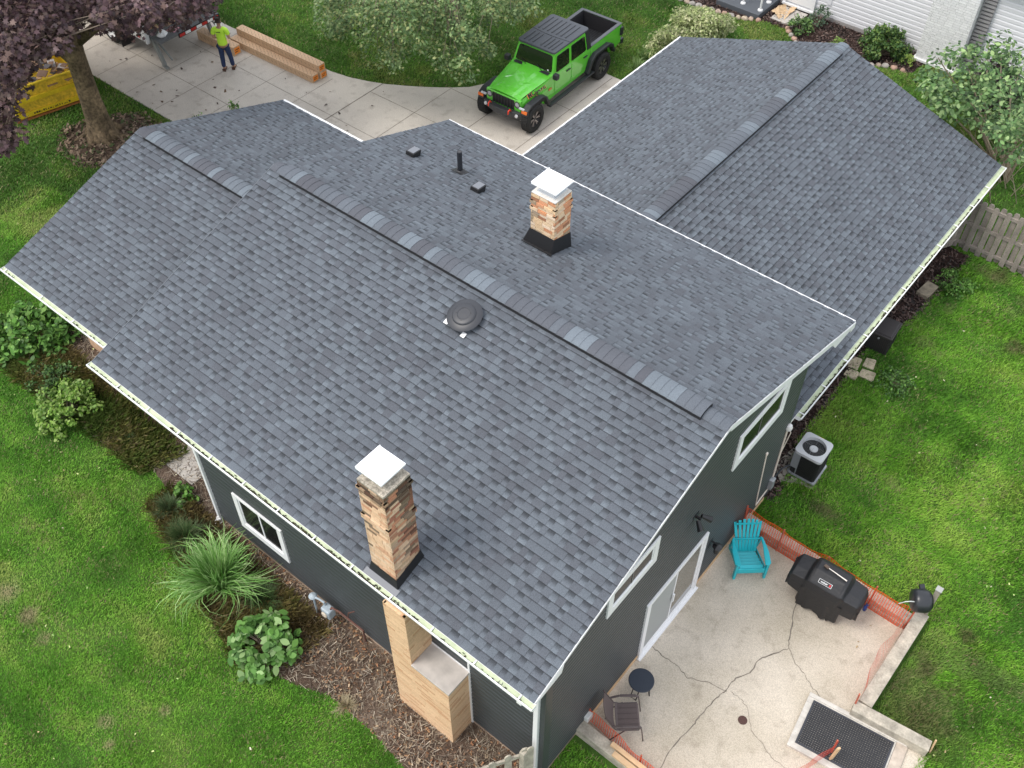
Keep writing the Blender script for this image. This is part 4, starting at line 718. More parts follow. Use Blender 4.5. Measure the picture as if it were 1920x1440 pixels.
GREEN=[(-17.96,9.18,3.54),(-19.63,10.27,1.82),(-22.67,10.56,1.9),(-16.85,10.64,4.35),(-18.08,10.9,2.31),(-21.07,9.36,2.06),(-19.87,11.78,2.47),(-22.24,10.18,2.04),(-19.05,11.3,1.95),(-20.48,11.47,2.47),(-17.76,10.99,2.71),(-17.82,12.55,3.22),(-18.49,9.12,2.14),(-19.23,12.51,1.96),(-19.98,12.13,2.23),(-19.14,9.67,3.54),(-17.35,13.2,2.63),(-21.05,11.21,2.12),(-18.43,10.31,3.02),(-20.96,10.0,2.1),(-18.05,9.05,4.16),(-19.03,11.41,3.17),(-17.14,11.54,2.04),(-17.18,9.76,2.51),(-16.04,11.28,4.33),(-16.99,10.93,2.74),(-18.88,8.94,3.51),(-16.89,10.29,1.96),(-21.66,9.6,2.17),(-17.61,12.73,2.88),(-18.36,11.82,3.14),(-16.77,10.12,3.31),(-20.78,12.2,1.87),(-17.54,12.21,2.61),(-18.76,9.49,2.25),(-16.41,12.35,3.47),(-19.51,9.78,2.83),(-17.98,13.55,2.6),(-19.62,13.63,2.1),(-18.06,13.86,2.16),(-18.37,11.86,2.42),(-21.41,9.97,1.85),(-19.13,10.22,3.18),(-18.73,12.29,1.94),(-20.34,9.48,2.95),(-17.85,11.72,2.25),(-18.41,13.2,1.98),(-16.69,10.03,2.5),(-17.72,12.65,2.42),(-16.8,12.41,3.0),(-18.53,9.26,3.03),(-18.75,12.58,2.7),(-18.24,9.75,4.31),(-20.49,10.13,2.35),(-17.18,10.38,3.12),(-17.01,12.42,3.6),(-19.77,10.46,2.72),(-19.11,10.07,1.89),(-21.31,9.5,3.19),(-18.76,10.59,2.32),(-20.63,10.35,1.84),(-16.31,10.78,3.88),(-18.23,11.05,2.89),(-18.92,10.5,3.75),(-18.25,12.76,2.19),(-20.14,9.01,3.84),(-18.66,10.72,2.97),(-18.91,11.68,2.22),(-20.22,8.79,2.97),(-17.21,10.83,3.97),(-20.46,8.73,3.94),(-16.8,10.36,2.87),(-17.36,13.76,2.61),(-17.79,9.42,3.12),(-20.24,11.99,2.6),(-18.41,9.36,3.7),(-20.82,9.09,2.44),(-21.61,10.26,2.15),(-18.51,9.83,2.81),(-17.92,10.59,1.97),(-19.28,13.96,2.18),(-19.26,8.74,3.54),(-17.69,11.44,3.1),(-19.29,11.08,2.78),(-21.12,12.58,1.95),(-15.9,11.78,4.09),(-20.78,10.28,3.22),(-17.85,10.0,2.43),(-19.85,8.56,4.19),(-18.76,11.42,2.53),(-17.73,14.14,2.29),(-18.54,13.52,2.34),(-16.44,11.78,3.31),(-19.99,10.73,2.25),(-17.49,10.32,2.07),(-18.63,13.11,2.37),(-18.12,10.6,3.25),(-17.1,11.82,3.25),(-18.41,10.12,3.57),(-19.53,9.15,3.5),(-19.72,9.24,2.42),(-20.64,9.07,3.27),(-18.75,10.75,3.43),(-20.56,10.56,2.52),(-19.77,10.6,3.19),(-16.56,11.35,4.09),(-20.39,9.1,2.7),(-16.81,11.93,3.71),(-20.74,11.65,2.18),(-17.84,11.8,3.5),(-15.67,11.68,3.73),(-18.52,9.29,4.27),(-21.97,11.05,2.5),(-19.11,9.6,1.97),(-19.0,11.84,2.98),(-18.01,10.38,2.75),(-17.5,11.28,2.18),(-17.19,12.49,2.8),(-17.77,10.57,3.85),(-16.54,13.03,3.52),(-19.64,9.96,2.24),(-20.19,13.23,1.84),(-20.19,10.14,3.23),(-18.97,9.95,2.64),(-18.16,12.24,2.94),(-22.19,11.32,1.83),(-18.51,11.34,3.15),(-22.5,11.71,1.88),(-19.52,11.15,2.05),(-20.47,9.42,2.37),(-18.36,10.62,3.87),(-19.69,12.67,1.89),(-17.54,9.86,3.71),(-17.7,13.39,2.18),(-18.56,10.09,2.34),(-22.84,11.09,1.82),(-21.4,10.35,2.69),(-17.6,10.84,2.21),(-18.61,10.97,2.5),(-16.77,11.14,2.19),(-18.61,11.83,1.87),(-19.61,9.6,1.8),(-21.27,9.35,2.46),(-21.85,9.93,2.68),(-18.07,14.9,2.2),(-18.64,14.09,2.35),(-16.9,10.18,4.09),(-18.07,9.84,3.58),(-19.92,9.62,3.3),(-20.19,11.1,2.66),(-22.46,14.52,4.45),(-21.11,15.63,7.09),(-21.1,12.76,8.16),(-22.36,15.53,7.93),(-22.1,16.13,4.91),(-21.25,16.55,6.99),(-22.03,11.81,7.38),(-18.24,16.68,6.48),(-20.8,15.55,8.41),(-18.75,13.9,7.81),(-20.09,15.06,3.89),(-18.05,15.53,6.7),(-18.93,16.85,6.76),(-21.03,13.31,4.29),(-21.69,14.62,6.0),(-22.65,15.08,5.44),(-19.31,17.29,6.94),(-19.82,16.6,7.57),(-21.08,15.91,7.87),(-19.8,15.5,7.54),(-21.13,14.07,4.02),(-22.11,16.08,8.12),(-22.46,17.61,5.55),(-21.69,11.48,6.1),(-18.58,17.27,6.4),(-22.09,15.99,6.09),(-22.81,16.16,5.87),(-17.79,16.35,5.98),(-19.44,17.66,6.6),(-17.75,12.92,6.33),(-21.55,13.74,8.17),(-21.95,12.14,5.05),(-19.61,13.29,4.58),(-22.68,13.31,5.42),(-17.94,14.19,5.9),(-19.32,14.57,7.88),(-20.06,12.92,7.64),(-21.38,12.69,7.79),(-20.77,14.1,8.21),(-18.31,15.78,5.22),(-21.23,15.55,4.24),(-19.68,14.3,5.17),(-19.25,13.26,7.47),(-18.28,14.62,7.52),(-20.89,15.0,4.15),(-23.24,14.34,7.2),(-20.35,15.31,7.91),(-22.76,12.66,6.75),(-19.47,13.58,4.2),(-18.89,15.53,5.29),(-21.47,15.38,4.98),(-19.96,13.97,4.62),(-21.38,14.71,7.83),(-23.66,15.14,6.28),(-23.66,14.17,5.28),(-22.65,13.25,6.89),(-20.58,13.92,4.1),(-22.67,14.09,5.29),(-23.16,15.39,6.53),(-20.68,15.52,5.43),(-19.74,17.6,5.45),(-20.56,13.75,6.7),(-23.23,14.56,7.77),(-19.39,16.12,7.98),(-20.1,13.32,8.09),(-20.16,16.82,5.08),(-21.13,11.6,6.31),(-19.93,12.97,5.38),(-22.49,15.0,4.46),(-17.33,14.41,6.39),(-22.19,16.94,5.04),(-21.56,16.11,7.35),(-20.82,16.8,5.28),(-20.52,12.93,7.86),(-23.24,14.96,4.74),(-19.04,14.39,5.63),(-21.82,13.89,4.01),(-20.53,16.17,6.39),(-21.25,14.74,8.45),(-23.56,15.92,5.09),(-19.6,11.93,6.67),(-22.65,16.81,5.1),(-22.42,16.58,7.18),(-19.61,15.12,8.33),(-21.67,14.79,4.22),(-19.95,14.7,7.69),(-19.38,16.4,4.43),(-21.45,16.27,8.14),(-18.85,13.32,6.9),(-20.67,15.05,8.48),(-21.54,12.26,7.53),(-21.38,14.03,5.84),(-20.86,15.95,4.63),(-19.48,14.75,4.1),(-18.88,14.6,6.32),(-23.49,16.45,6.24),(-21.2,16.29,5.8),(-23.71,13.4,6.22),(-20.14,12.09,6.44),(-23.12,14.48,6.36),(-21.99,16.08,4.2),(-20.35,16.0,4.22),(-20.15,16.35,7.86),(-20.17,13.96,8.15),(-20.92,13.48,7.44),(-18.29,12.42,5.67),(-20.89,15.25,6.15),(-17.41,14.26,5.87),(-21.95,14.2,7.89),(-21.33,13.25,7.72),(-21.74,12.28,6.86),(-22.55,13.58,7.67),(-19.85,15.26,7.93),(-19.12,15.52,4.69),(-22.73,14.63,6.92),(-22.91,12.16,5.6),(-20.52,17.15,6.93),(-19.42,14.89,6.21),(-21.7,17.08,7.06),(-21.68,11.76,4.92),(-18.22,15.71,4.74),(-18.3,12.22,6.68),(-17.64,15.22,6.9),(-23.67,13.06,7.01),(-23.28,16.03,5.51),(-21.31,14.47,3.84),(-21.76,12.17,6.2),(-22.7,16.06,4.49),(-19.95,11.86,5.77),(-18.53,13.76,6.87),(-19.91,14.89,5.43),(-19.51,16.82,6.38),(-23.53,12.83,6.62),(-22.85,16.13,7.64),(-18.55,13.5,4.85),(-18.75,15.86,6.51),(-19.52,13.44,7.87),(-22.14,14.55,8.18),(-22.75,14.05,7.82),(-22.74,14.79,6.32),(-19.27,15.89,5.92),(-23.22,12.7,5.96),(-20.92,14.24,6.86),(-20.53,12.86,5.29),(-19.82,15.81,6.91),(-22.17,15.66,4.64),(-23.25,14.02,5.53),(-19.33,14.05,8.09),(-19.86,16.05,4.1),(-18.87,15.49,7.67)]
VIB=[(-5.55,20.25,2.22),(-5.7,20.42,2.02),(-4.15,15.86,2.69),(-5.15,18.79,3.07),(-4.97,19.1,2.97),(-4.41,17.77,1.67),(-6.34,19.97,2.1),(-5.46,17.72,1.62),(-4.41,16.14,2.45),(-4.64,16.63,2.98),(-4.67,20.61,1.02),(-5.69,18.46,1.72),(-5.98,20.05,1.23),(-5.38,19.37,2.72),(-3.97,17.92,1.23),(-6.35,18.41,2.84),(-5.26,17.65,1.99),(-3.67,17.51,2.05),(-5.79,18.13,2.04),(-5.17,20.26,1.0),(-5.43,16.67,2.92),(-4.62,18.2,2.64),(-5.29,18.04,2.9),(-5.6,16.04,2.66),(-5.19,20.27,2.2),(-5.07,16.66,2.65),(-5.82,17.52,2.43),(-6.04,18.31,1.45),(-6.26,18.53,1.24),(-4.21,18.69,1.16),(-4.93,20.54,2.26),(-3.7,16.56,1.75),(-4.08,18.67,2.06),(-4.9,17.23,2.31),(-3.78,15.24,2.96),(-4.56,19.95,1.04),(-6.67,19.08,1.19),(-6.77,17.84,2.09),(-5.49,19.65,2.95),(-5.85,18.67,2.3),(-5.85,17.94,2.56),(-3.11,14.96,2.88),(-6.13,17.93,1.54),(-6.09,19.07,1.34),(-4.74,17.94,2.06),(-4.09,18.05,2.12),(-6.53,17.78,2.85),(-6.44,17.07,2.87),(-6.42,17.43,2.5),(-4.5,18.41,1.94),(-6.68,18.77,1.21),(-5.82,18.57,1.99),(-5.64,15.92,3.11),(-6.02,16.55,2.95),(-5.17,19.44,1.5),(-4.65,17.95,1.55),(-5.55,17.42,1.72),(-4.17,16.65,2.7),(-4.12,17.59,1.68),(-5.14,18.78,2.08),(-5.96,19.01,2.2),(-5.17,17.29,2.08),(-5.2,20.29,1.79),(-4.79,20.94,1.14),(-6.5,19.55,1.85),(-5.07,19.83,1.1),(-5.28,15.56,3.0),(-5.38,18.85,1.49),(-3.97,15.39,3.17),(-3.79,17.37,2.38),(-4.34,17.27,3.13),(-6.28,18.18,2.08),(-3.66,16.91,2.57),(-4.71,18.27,1.43),(-5.86,19.73,2.06),(-6.14,19.0,2.67),(-3.65,16.37,3.1),(-5.22,18.05,2.49),(-6.61,19.41,1.42),(-4.59,20.39,1.5),(-5.25,18.88,2.6),(-4.93,20.46,1.29),(-4.95,19.68,2.27),(-4.79,16.8,2.23),(-5.09,18.21,2.24),(-3.7,16.32,2.75),(-3.73,18.37,1.24),(-5.69,19.03,1.51),(-6.71,18.6,1.55),(-4.73,19.56,1.11),(-5.89,19.93,2.53),(-3.98,16.98,2.31),(-5.86,19.58,1.59),(-5.59,19.04,2.05),(-4.7,19.14,2.52),(-4.89,17.32,2.7),(-5.45,17.21,2.26),(-6.02,19.57,2.3),(-3.75,18.18,1.65),(-5.06,17.65,2.72),(-5.26,18.54,2.59),(-5.61,20.48,1.14),(-4.93,19.29,2.26),(-3.89,17.29,1.6),(-3.76,16.6,2.37),(-4.19,17.19,2.37),(-5.95,17.62,3.18),(-5.7,19.02,2.93),(-6.02,15.97,3.17),(-5.13,18.21,1.28)]
PALE=[(-14.06,17.08,1.71),(-13.58,18.85,0.41),(-13.08,17.18,1.29),(-13.9,17.31,1.44),(-14.75,17.59,0.48),(-13.84,17.59,1.1),(-13.42,18.88,0.86),(-14.28,16.26,1.2),(-13.65,17.38,1.64),(-13.66,18.27,0.62),(-13.82,17.1,1.29),(-14.38,18.12,0.42),(-14.5,19.03,0.44),(-14.48,16.91,0.97),(-13.82,17.0,1.73),(-13.42,18.51,1.12),(-13.34,17.42,1.11),(-13.12,16.4,1.65),(-14.39,16.67,0.91),(-14.04,17.3,1.07),(-13.55,16.15,1.69),(-13.46,17.01,1.65),(-14.79,18.43,0.75),(-13.86,18.25,0.98),(-14.39,18.47,0.54),(-15.11,18.87,0.62),(-14.36,17.93,0.93),(-13.58,18.12,0.91),(-13.69,17.78,1.02),(-14.14,18.15,0.55),(-14.3,16.03,0.99),(-13.09,17.42,1.5),(-13.19,16.74,1.56),(-14.38,17.36,1.31),(-12.97,17.85,1.47),(-14.56,18.25,0.93),(-13.98,18.52,0.66),(-14.23,17.63,0.87),(-14.1,18.05,1.07),(-13.74,19.32,0.56),(-13.98,16.72,1.33),(-14.13,18.26,1.26),(-14.31,18.63,0.83),(-14.83,18.73,0.47),(-13.95,18.66,0.97),(-13.63,17.88,1.43),(-14.45,19.4,0.58),(-14.11,18.93,0.53),(-13.62,19.08,0.6),(-13.24,17.18,1.79),(-13.92,19.51,0.42),(-13.98,16.18,1.57),(-12.95,17.61,1.68),(-14.72,17.94,0.51),(-14.4,17.79,0.62),(-15.14,19.42,0.43),(-13.91,16.41,1.28),(-14.78,19.1,0.65),(-14.65,16.85,0.62),(-13.58,16.83,1.18)]

# purple maple
tx, ty = -24.98, 3.42
tr = thing('maple_tree', 'purple leaved maple tree with a thick mossy trunk beside the concrete driveway', 'tree', (tx, ty, 0))
TI = (-tx, -ty, 0)
def put(o): o.location = TI; return o
mb = MB(); prof = [((tx, ty, -.05), .54), ((tx, ty, .15), .42), ((tx, ty, .45), .34), ((tx-.02, ty, 1.2), .29), ((tx-.05, ty+.02, 2.0), .27), ((tx-.05, ty+.02, 2.6), .27), ((tx+.05, ty+.05, 3.2), .24), ((tx+.1, ty+.1, 4.2), .20), ((tx+.2, ty+.2, 5.6), .13), ((tx+.1, ty+.3, 7.5), .06)]
mb.tube([p for p, r in prof], [r for p, r in prof], 16)
lb = [[(-.05, 0, 2.3), (-.5, -.35, 3.0), (-1.2, -.9, 3.7), (-2.2, -1.6, 4.5)], [(0, .1, 2.9), (.9, .5, 3.6), (2.0, 1.3, 4.2), (3.0, 2.0, 4.6)], [(0, 0, 3.0), (.7, -.8, 3.6), (1.6, -1.7, 4.2), (2.4, -2.6, 4.5)], [(0, .1, 3.3), (-.6, 1.0, 4.2), (-1.4, 2.2, 5.0)], [(.1, .1, 4.0), (1.4, 1.0, 5.4), (2.2, 2.6, 6.2)], [(0, 0, 3.8), (-1.4, .6, 5.2), (-3, 1.0, 6.4)]]
hubs = []
for l in lb:
    pts = [(tx+p[0], ty+p[1], p[2]) for p in l]; mb.tube(pts, [.17, .12, .085, .05][:len(pts)] if len(pts) == 4 else [.13, .09, .05], 9); hubs += pts[1:]
rd = random.Random(2)
for k in range(7):
    a = k*.9+.3; L_ = rd.uniform(.5, 1.0); mb.tube([(tx+.25*math.cos(a), ty+.25*math.sin(a), .20), (tx+.55*L_*math.cos(a+.1), ty+.55*L_*math.sin(a+.1), .03), (tx+.95*L_*math.cos(a+.35), ty+.95*L_*math.sin(a+.35), -.03)], [.20, .09, .03], 8)
put(mb.build('trunk', bark, tr, smooth=True))
mb = MB(); hubs += [(tx+.1, ty+.1, 4.2), (tx+.2, ty+.2, 5.6)]; twigs(mb, hubs, MAPLE, .012, .8)
put(mb.build('branches', twig_m, tr))
put(leaf_cloud('crown', MAPLE, 'maple', 130, .50, .135, [(.105, .058, .066), (.07, .040, .047), (.14, .085, .09), (.05, .030, .034), (.16, .10, .085), (.085, .055, .045)], leaf_m, tr, seed=3))
# green tree
tx, ty = -20.84, 14.55; TI = (-tx, -ty, 0)
tr = thing('leafy_tree', 'light green leafy tree overhanging the driveway beside the green pickup', 'tree', (tx, ty, 0))
mb = MB(); mb.tube([(tx, ty, 0), (tx, ty, 1.5), (tx+.1, ty-.05, 3.2), (tx+.05, ty, 5), (tx, ty+.2, 8)], [.22, .17, .14, .10, .04], 10)
hubs = []
for dx, dy in ((1.6, -2.2), (2.6, -1.4), (-.6, -2.8), (.6, -3.0), (2.8, .8), (-2.2, -1.2), (-1.6, 1.9), (1.2, 2.6)):
    pts = [(tx, ty, 2.4), (tx+dx*.5, ty+dy*.5, 3.6), (tx+dx, ty+dy, 4.1), (tx+dx*1.3, ty+dy*1.3, 3.9)]; mb.tube(pts, [.08, .06, .04, .02], 7); hubs += pts[1:]
put(mb.build('trunk', bark_g, tr, smooth=True))
mb = MB(); twigs(mb, hubs, GREEN, .009, .9, seed=6); put(mb.build('branches', twig_m, tr))
put(leaf_cloud('crown', GREEN, 'oval', 100, .42, .10, [(.15, .24, .085), (.20, .30, .11), (.11, .19, .07), (.26, .35, .15), (.08, .14, .05), (.30, .34, .13)], leaf_m, tr, seed=5))
# viburnum beyond the fence
tx, ty = -3.95, 18.05; TI = (-tx, -ty, 0)
tr = thing('large_shrub', 'large bright green shrub with bare grey stems behind the wooden fence', 'shrub', (tx, ty, 0))
mb = MB(); rd = random.Random(5)
for k in range(16):
    a = rd.uniform(0, 6.28); c = Vector(rd.choice(VIB)); b_ = Vector((tx+.25*math.cos(a), ty+.25*math.sin(a), 0)); m_ = b_.lerp(c, .5) + Vector((rd.uniform(-.2, .2), rd.uniform(-.2, .2), .1)); mb.tube([b_, m_, c], [.05, .03, .012], 6)
for k in range(26):
    a = rd.uniform(0, 6.28); l = rd.uniform(.6, 1.5); b_ = Vector((tx+rd.uniform(-.7, .9), ty-rd.uniform(.0, 1.3), 0)); mb.tube([b_, b_+Vector((math.cos(a)*.3*l, math.sin(a)*.3*l, .6*l)), b_+Vector((math.cos(a)*.7*l, math.sin(a)*.7*l, 1.0*l))], [.014, .010, .004], 5)
put(mb.build('stems', mat('stem_grey', (.30, .24, .17), .9, noise=(10, .2)), tr))
put(leaf_cloud('foliage', VIB, 'oval', 36, .34, .135, [(.12, .23, .075), (.17, .29, .10), (.08, .16, .05), (.28, .40, .16), (.05, .10, .035)], leaf_m, tr, seed=7, tilt=.55))
# pale shrub
tx, ty = -14.4, 18.6; TI = (-tx, -ty, 0)
tr = thing('pale_shrub', 'pale yellow green feathery shrub on the lawn beyond the garage roof', 'shrub', (tx, ty, 0))
mb = MB(); 
for c in PALE: mb.tube([(tx, ty, 0), ((tx+c[0])/2, (ty+c[1])/2, .5*c[2]+.3), c], [.03, .018, .006], 5)
put(mb.build('stems', bark_g, tr))
put(leaf_cloud('foliage', PALE, 'small', 160, .30, .10, [(.34, .40, .16), (.42, .46, .22), (.26, .32, .12), (.46, .46, .26), (.18, .22, .09)], leaf_m, tr, seed=8, tilt=1.0))
def bush(name, label, x, y, r, h, shape, n, k, size, pal_, seed, cat='shrub', group=None, tilt=.7, lr=.16, base=.12):
    o = thing(name, label, cat, (x, y, 0), group=group); rd = random.Random(seed); cl = []
    for i in range(k):
        a = rd.uniform(0, 6.283); e = math.asin(rd.uniform(.0, 1)); q = rd.uniform(.6, 1); cl.append((r*q*math.cos(a)*math.cos(e), r*q*math.sin(a)*math.cos(e), base+(h-base)*math.sin(e)*q))
    mb = MB()
    for c in cl[::2]: mb.tube([(0, 0, 0), (c[0]*.4, c[1]*.4, c[2]*.6), c], [.012, .008, .003], 4)
    mb.build('stems', twig_m, o)
    leaf_cloud('foliage', cl, shape, n, lr, size, pal_, leaf_m, o, seed=seed, tilt=tilt); return o
G1 = [(.08, .20, .03), (.12, .27, .045), (.055, .13, .025), (.18, .33, .07)]; G2 = [(.05, .12, .03), (.08, .17, .04), (.035, .08, .02), (.11, .2, .05)]
bush('round_shrub', 'rounded dark green shrub in the mulch bed against the white neighbouring wall', -9.3, 21.75, .75, 1.0, 'oval', 75, 60, .085, G2+[(.16, .24, .05)], 31, lr=.19)
bush('dark_shrub', 'dark purple leaved shrub in the top right corner', -5.6, 21.5, .75, 1.3, 'maple', 60, 45, .10, [(.035, .02, .025), (.05, .028, .035), (.02, .014, .018)], 32, lr=.2)
bush('leafy_shrub', 'bright broad leaved shrub at the far left end of the garden bed', -19.35, -2.75, .95, .75, 'oval', 34, 60, .14, G1, 33, lr=.2)
bush('leafy_shrub', 'yellow green leafy bush in the bed below the left wing corner', -16.75, -3.55, .78, .6, 'oval', 55, 46, .09, [(.16, .30, .04), (.24, .38, .07), (.10, .2, .03), (.30, .42, .12)], 34, lr=.16)
bush('leafy_shrub', 'small dark patch of shrub between the two leafy bushes on the left', -17.9, -3.2, .55, .35, 'oval', 40, 24, .06, G2, 36, lr=.16)
bush('hydrangea', 'large leaved green hydrangea bush with pale young leaves by the garden bed', -8.95, -4.62, .62, .78, 'oval', 10, 62, .17, [(.11, .25, .05), (.15, .31, .07), (.08, .19, .04), (.30, .45, .18), (.13, .28, .06)], 35, tilt=.5, lr=.15)
bush('small_plant', 'little bright plant in the mulch near the garage roof peak', -10.6, 21.2, .25, .3, 'small', 20, 14, .07, [(.22, .34, .08), (.16, .26, .05)], 37, cat='plant', lr=.1)
bush('small_plant', 'little yellow green plant in the mulch below the round shrub', -8.45, 21.75, .25, .3, 'small', 20, 14, .07, [(.22, .34, .06), (.28, .38, .08)], 38, cat='plant', lr=.1)
bush('flowering_plant', 'loose green plant beside the concrete pad at the neighbouring door', -12.0, 21.3, .42, .5, 'oval', 22, 28, .08, G2+[(.16, .26, .07)], 39, cat='plant', lr=.14)
bush('flowering_plant', 'blue green leggy plant at the corner of the neighbouring white door', -11.75, 22.05, .32, .8, 'oval', 16, 20, .08, [(.08, .14, .09), (.12, .18, .10)], 40, cat='plant', lr=.14)
bush('weed', 'sprig of green leaves showing above the left wing roof edge', -22.78, 6.6, .18, .5, 'oval', 10, 9, .08, G1, 41, cat='plant', lr=.1)
bush('weed', 'tiny green sprig at the driveway edge left of the taller sprig', -23.3, 5.6, .15, .3, 'oval', 10, 6, .07, G1, 42, cat='plant', lr=.1)
bush('weed', 'broad leaved weed by the white downspout on the front wall', -12.9, -3.35, .25, .32, 'oval', 14, 12, .10, G1, 43, cat='plant', lr=.1)
bush('low_plant', 'low leafy plant beside the pale concrete block near the wooden fence', -3.0, 13.0, .5, .25, 'oval', 34, 24, .06, G1, 44, cat='plant', lr=.16)
bush('low_plant', 'patch of leafy weeds beside the stone pavers', -2.75, 9.0, .45, .22, 'oval', 34, 24, .055, G1+G2, 45, cat='plant', lr=.16)

def grassy(name, label, x, y, r, h, n, pal_, seed, w_=.012, cat='plant', droop=.6, group=None):
    """arching blades springing from one crown"""
    o = thing(name, label, cat, (x, y, 0), group=group); g = np.random.default_rng(seed); a = g.random(n)*6.283; L_ = (.55+.45*g.random(n)); K = 5; rows = []
    for i in range(n):
        d = np.array([math.cos(a[i]), math.sin(a[i])]); s_ = np.array([-d[1], d[0]]); b0 = g.random()*.15*r; spread = g.random()**.6*(.75+.25*math.sin(a[i]*3+seed))
        pr_ = []; cu2 = g.normal(0, .45)
        for k in range(K+1):
            t = k/K; an = a[i]+cu2*t*t; d = np.array([math.cos(an), math.sin(an)]); s_ = np.array([-d[1], d[0]]); rad = b0 + r*L_[i]*spread*(t**1.1); z = h*L_[i]*(1.25*t - droop*1.1*t*t*spread*1.1); wd = w_*(1-t**2)*.5+.0008
            p = d*rad; pr_.append(((p[0]-s_[0]*wd, p[1]-s_[1]*wd, max(z, .01)), (p[0]+s_[0]*wd, p[1]+s_[1]*wd, max(z, .01))))
        for k in range(K): rows.append([pr_[k][0], pr_[k][1], pr_[k+1][1], pr_[k+1][0]])
    V = np.array(rows); pal = np.array(pal_); c = np.repeat(pal[g.integers(0, len(pal), n)]*(.8+.4*g.random((n, 1))), K, 0)
    np_mesh('blades', V, None, blade_m, c, o); return o
grassy('ornamental_grass', 'big arching green ornamental grass clump beside the front wall window', -10.75, -4.25, 1.5, 1.15, 700, [(.22, .42, .10), (.28, .48, .15), (.14, .30, .07), (.40, .56, .24), (.17, .34, .08)], 51, .030, droop=.85)
grassy('fescue_tuft', 'small blue green tuft of grass in the bare part of the bed', -15.0, -3.15, .27, .25, 260, [(.06, .13, .05), (.09, .17, .07), (.05, .10, .04)], 52, .008)
grassy('grass_clump', 'tall pale grass clump at the far edge of the garage roof', -14.75, 15.9, .5, .6, 160, [(.22, .34, .12), (.30, .40, .18), (.12, .22, .06)], 53, .016)
grassy('grass_clump', 'fainter grass clump just behind the taller one by the garage roof', -15.0, 16.7, .4, .5, 110, [(.22, .34, .12), (.26, .36, .14)], 54, .014)
grassy('grass_mound', 'dark mound of long drooping grass beside the downspout', -12.1, -4.0, .65, .42, 700, [(.06, .12, .035), (.09, .15, .05), (.15, .18, .08), (.05, .10, .03)], 55, .010)
grassy('grass_mound', 'grey green grassy mound left of the arching ornamental grass', -12.9, -3.75, .5, .35, 500, [(.08, .13, .05), (.14, .18, .09), (.06, .10, .035)], 56, .010)
grassy('grass_mound', 'tangled dark grass between the arching grass clump and the hydrangea', -9.75, -3.95, .6, .4, 500, [(.07, .13, .04), (.11, .17, .06), (.05, .09, .03)], 58, .010)
grassy('dry_tuft', 'pale dry tuft at the edge of the dead flower bed', -7.0, -4.45, .35, .2, 300, [(.42, .36, .22), (.50, .42, .28), (.30, .25, .15)], 57, .006)

# ---------------------------------------------------------------- lawn blades, mulch chips, twigs
def scatter_blades(name, zones, dens, hgt, pal_, seed, label_cols=None, exclude=(), wid=.011):
    g = np.random.default_rng(seed); XS = []; YS = []
    for poly in zones:
        p = np.array(poly); x0, y0 = p.min(0); x1, y1 = p.max(0); n = int((x1-x0)*(y1-y0)*dens); x = g.uniform(x0, x1, n); y = g.uniform(y0, y1, n); k = inpoly(x, y, poly)
        for e in exclude: k &= ~inpoly(x, y, e)
        XS.append(x[k]); YS.append(y[k])
    x = np.concatenate(XS); y = np.concatenate(YS)
    thin = vnoise(x, y, 1.6, 91)*.6 + vnoise(x, y, 4.5, 92)*.4; k = g.random(len(x)) < np.clip(.35+thin*1.3, .15, 1); x = x[k]; y = y[k]; n = len(x)
    hh = hgt*(.7+.6*vnoise(x, y, 1.3, 3))*(.6+.8*g.random(n)); dirn = vnoise(x, y, 1.5, 5)*4 + g.normal(0, 1.5, n)
    d = np.stack([np.cos(dirn), np.sin(dirn)], 1); s_ = np.stack([-d[:, 1], d[:, 0]], 1); lean = hh*(.5+.9*g.random(n)); w_ = wid*(.6+.8*g.random(n))
    P = np.stack([x, y], 1); z0 = np.full(n, .0)
    V = np.zeros((n, 4, 3)); V[:, 0, :2] = P - s_*w_[:, None]/2; V[:, 1, :2] = P + s_*w_[:, None]/2; V[:, 2, :2] = P + d*lean[:, None]*.5 + s_*w_[:, None]*.4; V[:, 3, :2] = P + d*lean[:, None]
    V[:, 2, 2] = hh*.75; V[:, 3, 2] = hh
    V2 = V.copy()
    a = np.array(pal_)*np.array([1.04, 1.12, .70]); m1 = vnoise(x, y, .55, 11)*.5 + vnoise(x, y, 1.7, 12)*.3 + vnoise(x, y, 5.0, 13)*.2; m1 = np.clip((m1-.25)*1.95 + .13*np.sin(y*6.5+.7*np.sin(x*.8)+x*.35)*vnoise(x, y, .6, 33)*1.4 + g.normal(0, .10, n), 0, .999); idx = m1*(len(a)-1); i0 = idx.astype(int); f = (idx-i0)[:, None]; i1 = np.minimum(i0+1, len(a)-1)
    c = a[i0]*(1-f)+a[i1]*f; c = c*(.58+.8*g.random((n, 1)))
    yel = g.random(n) < .04+.10*(vnoise(x, y, 2.2, 20) > .66); c[yel] = np.array([.30, .27, .13])*(.7+.6*g.random((yel.sum(), 1)))
    if label_cols is not None: c = label_cols(x, y, c)
    return np_mesh(name, V2, None, blade_m, c)
house_foot = [(-18.1, -1.9), (-12, -1.9), (-12, -3.2), (-3.48, -3.2), (-3.48, 4.5), (-4.1, 4.5), (-4.1, 15.2), (-12.8, 15.2), (-12.8, 4.75), (-18.1, 4.75)]
patio_foot = [(-3.5, -2.35), (1.35, -2.35), (1.5, 1.5), (.45, 1.5), (.5, 3.85), (-3.5, 3.65)]
pal_lawn = [(.075, .19, .028), (.105, .26, .036), (.14, .31, .048), (.18, .35, .062), (.23, .37, .09), (.31, .38, .14)]
excl = [drive_edge, bed_front, house_foot, patio_foot, neigh_bed]
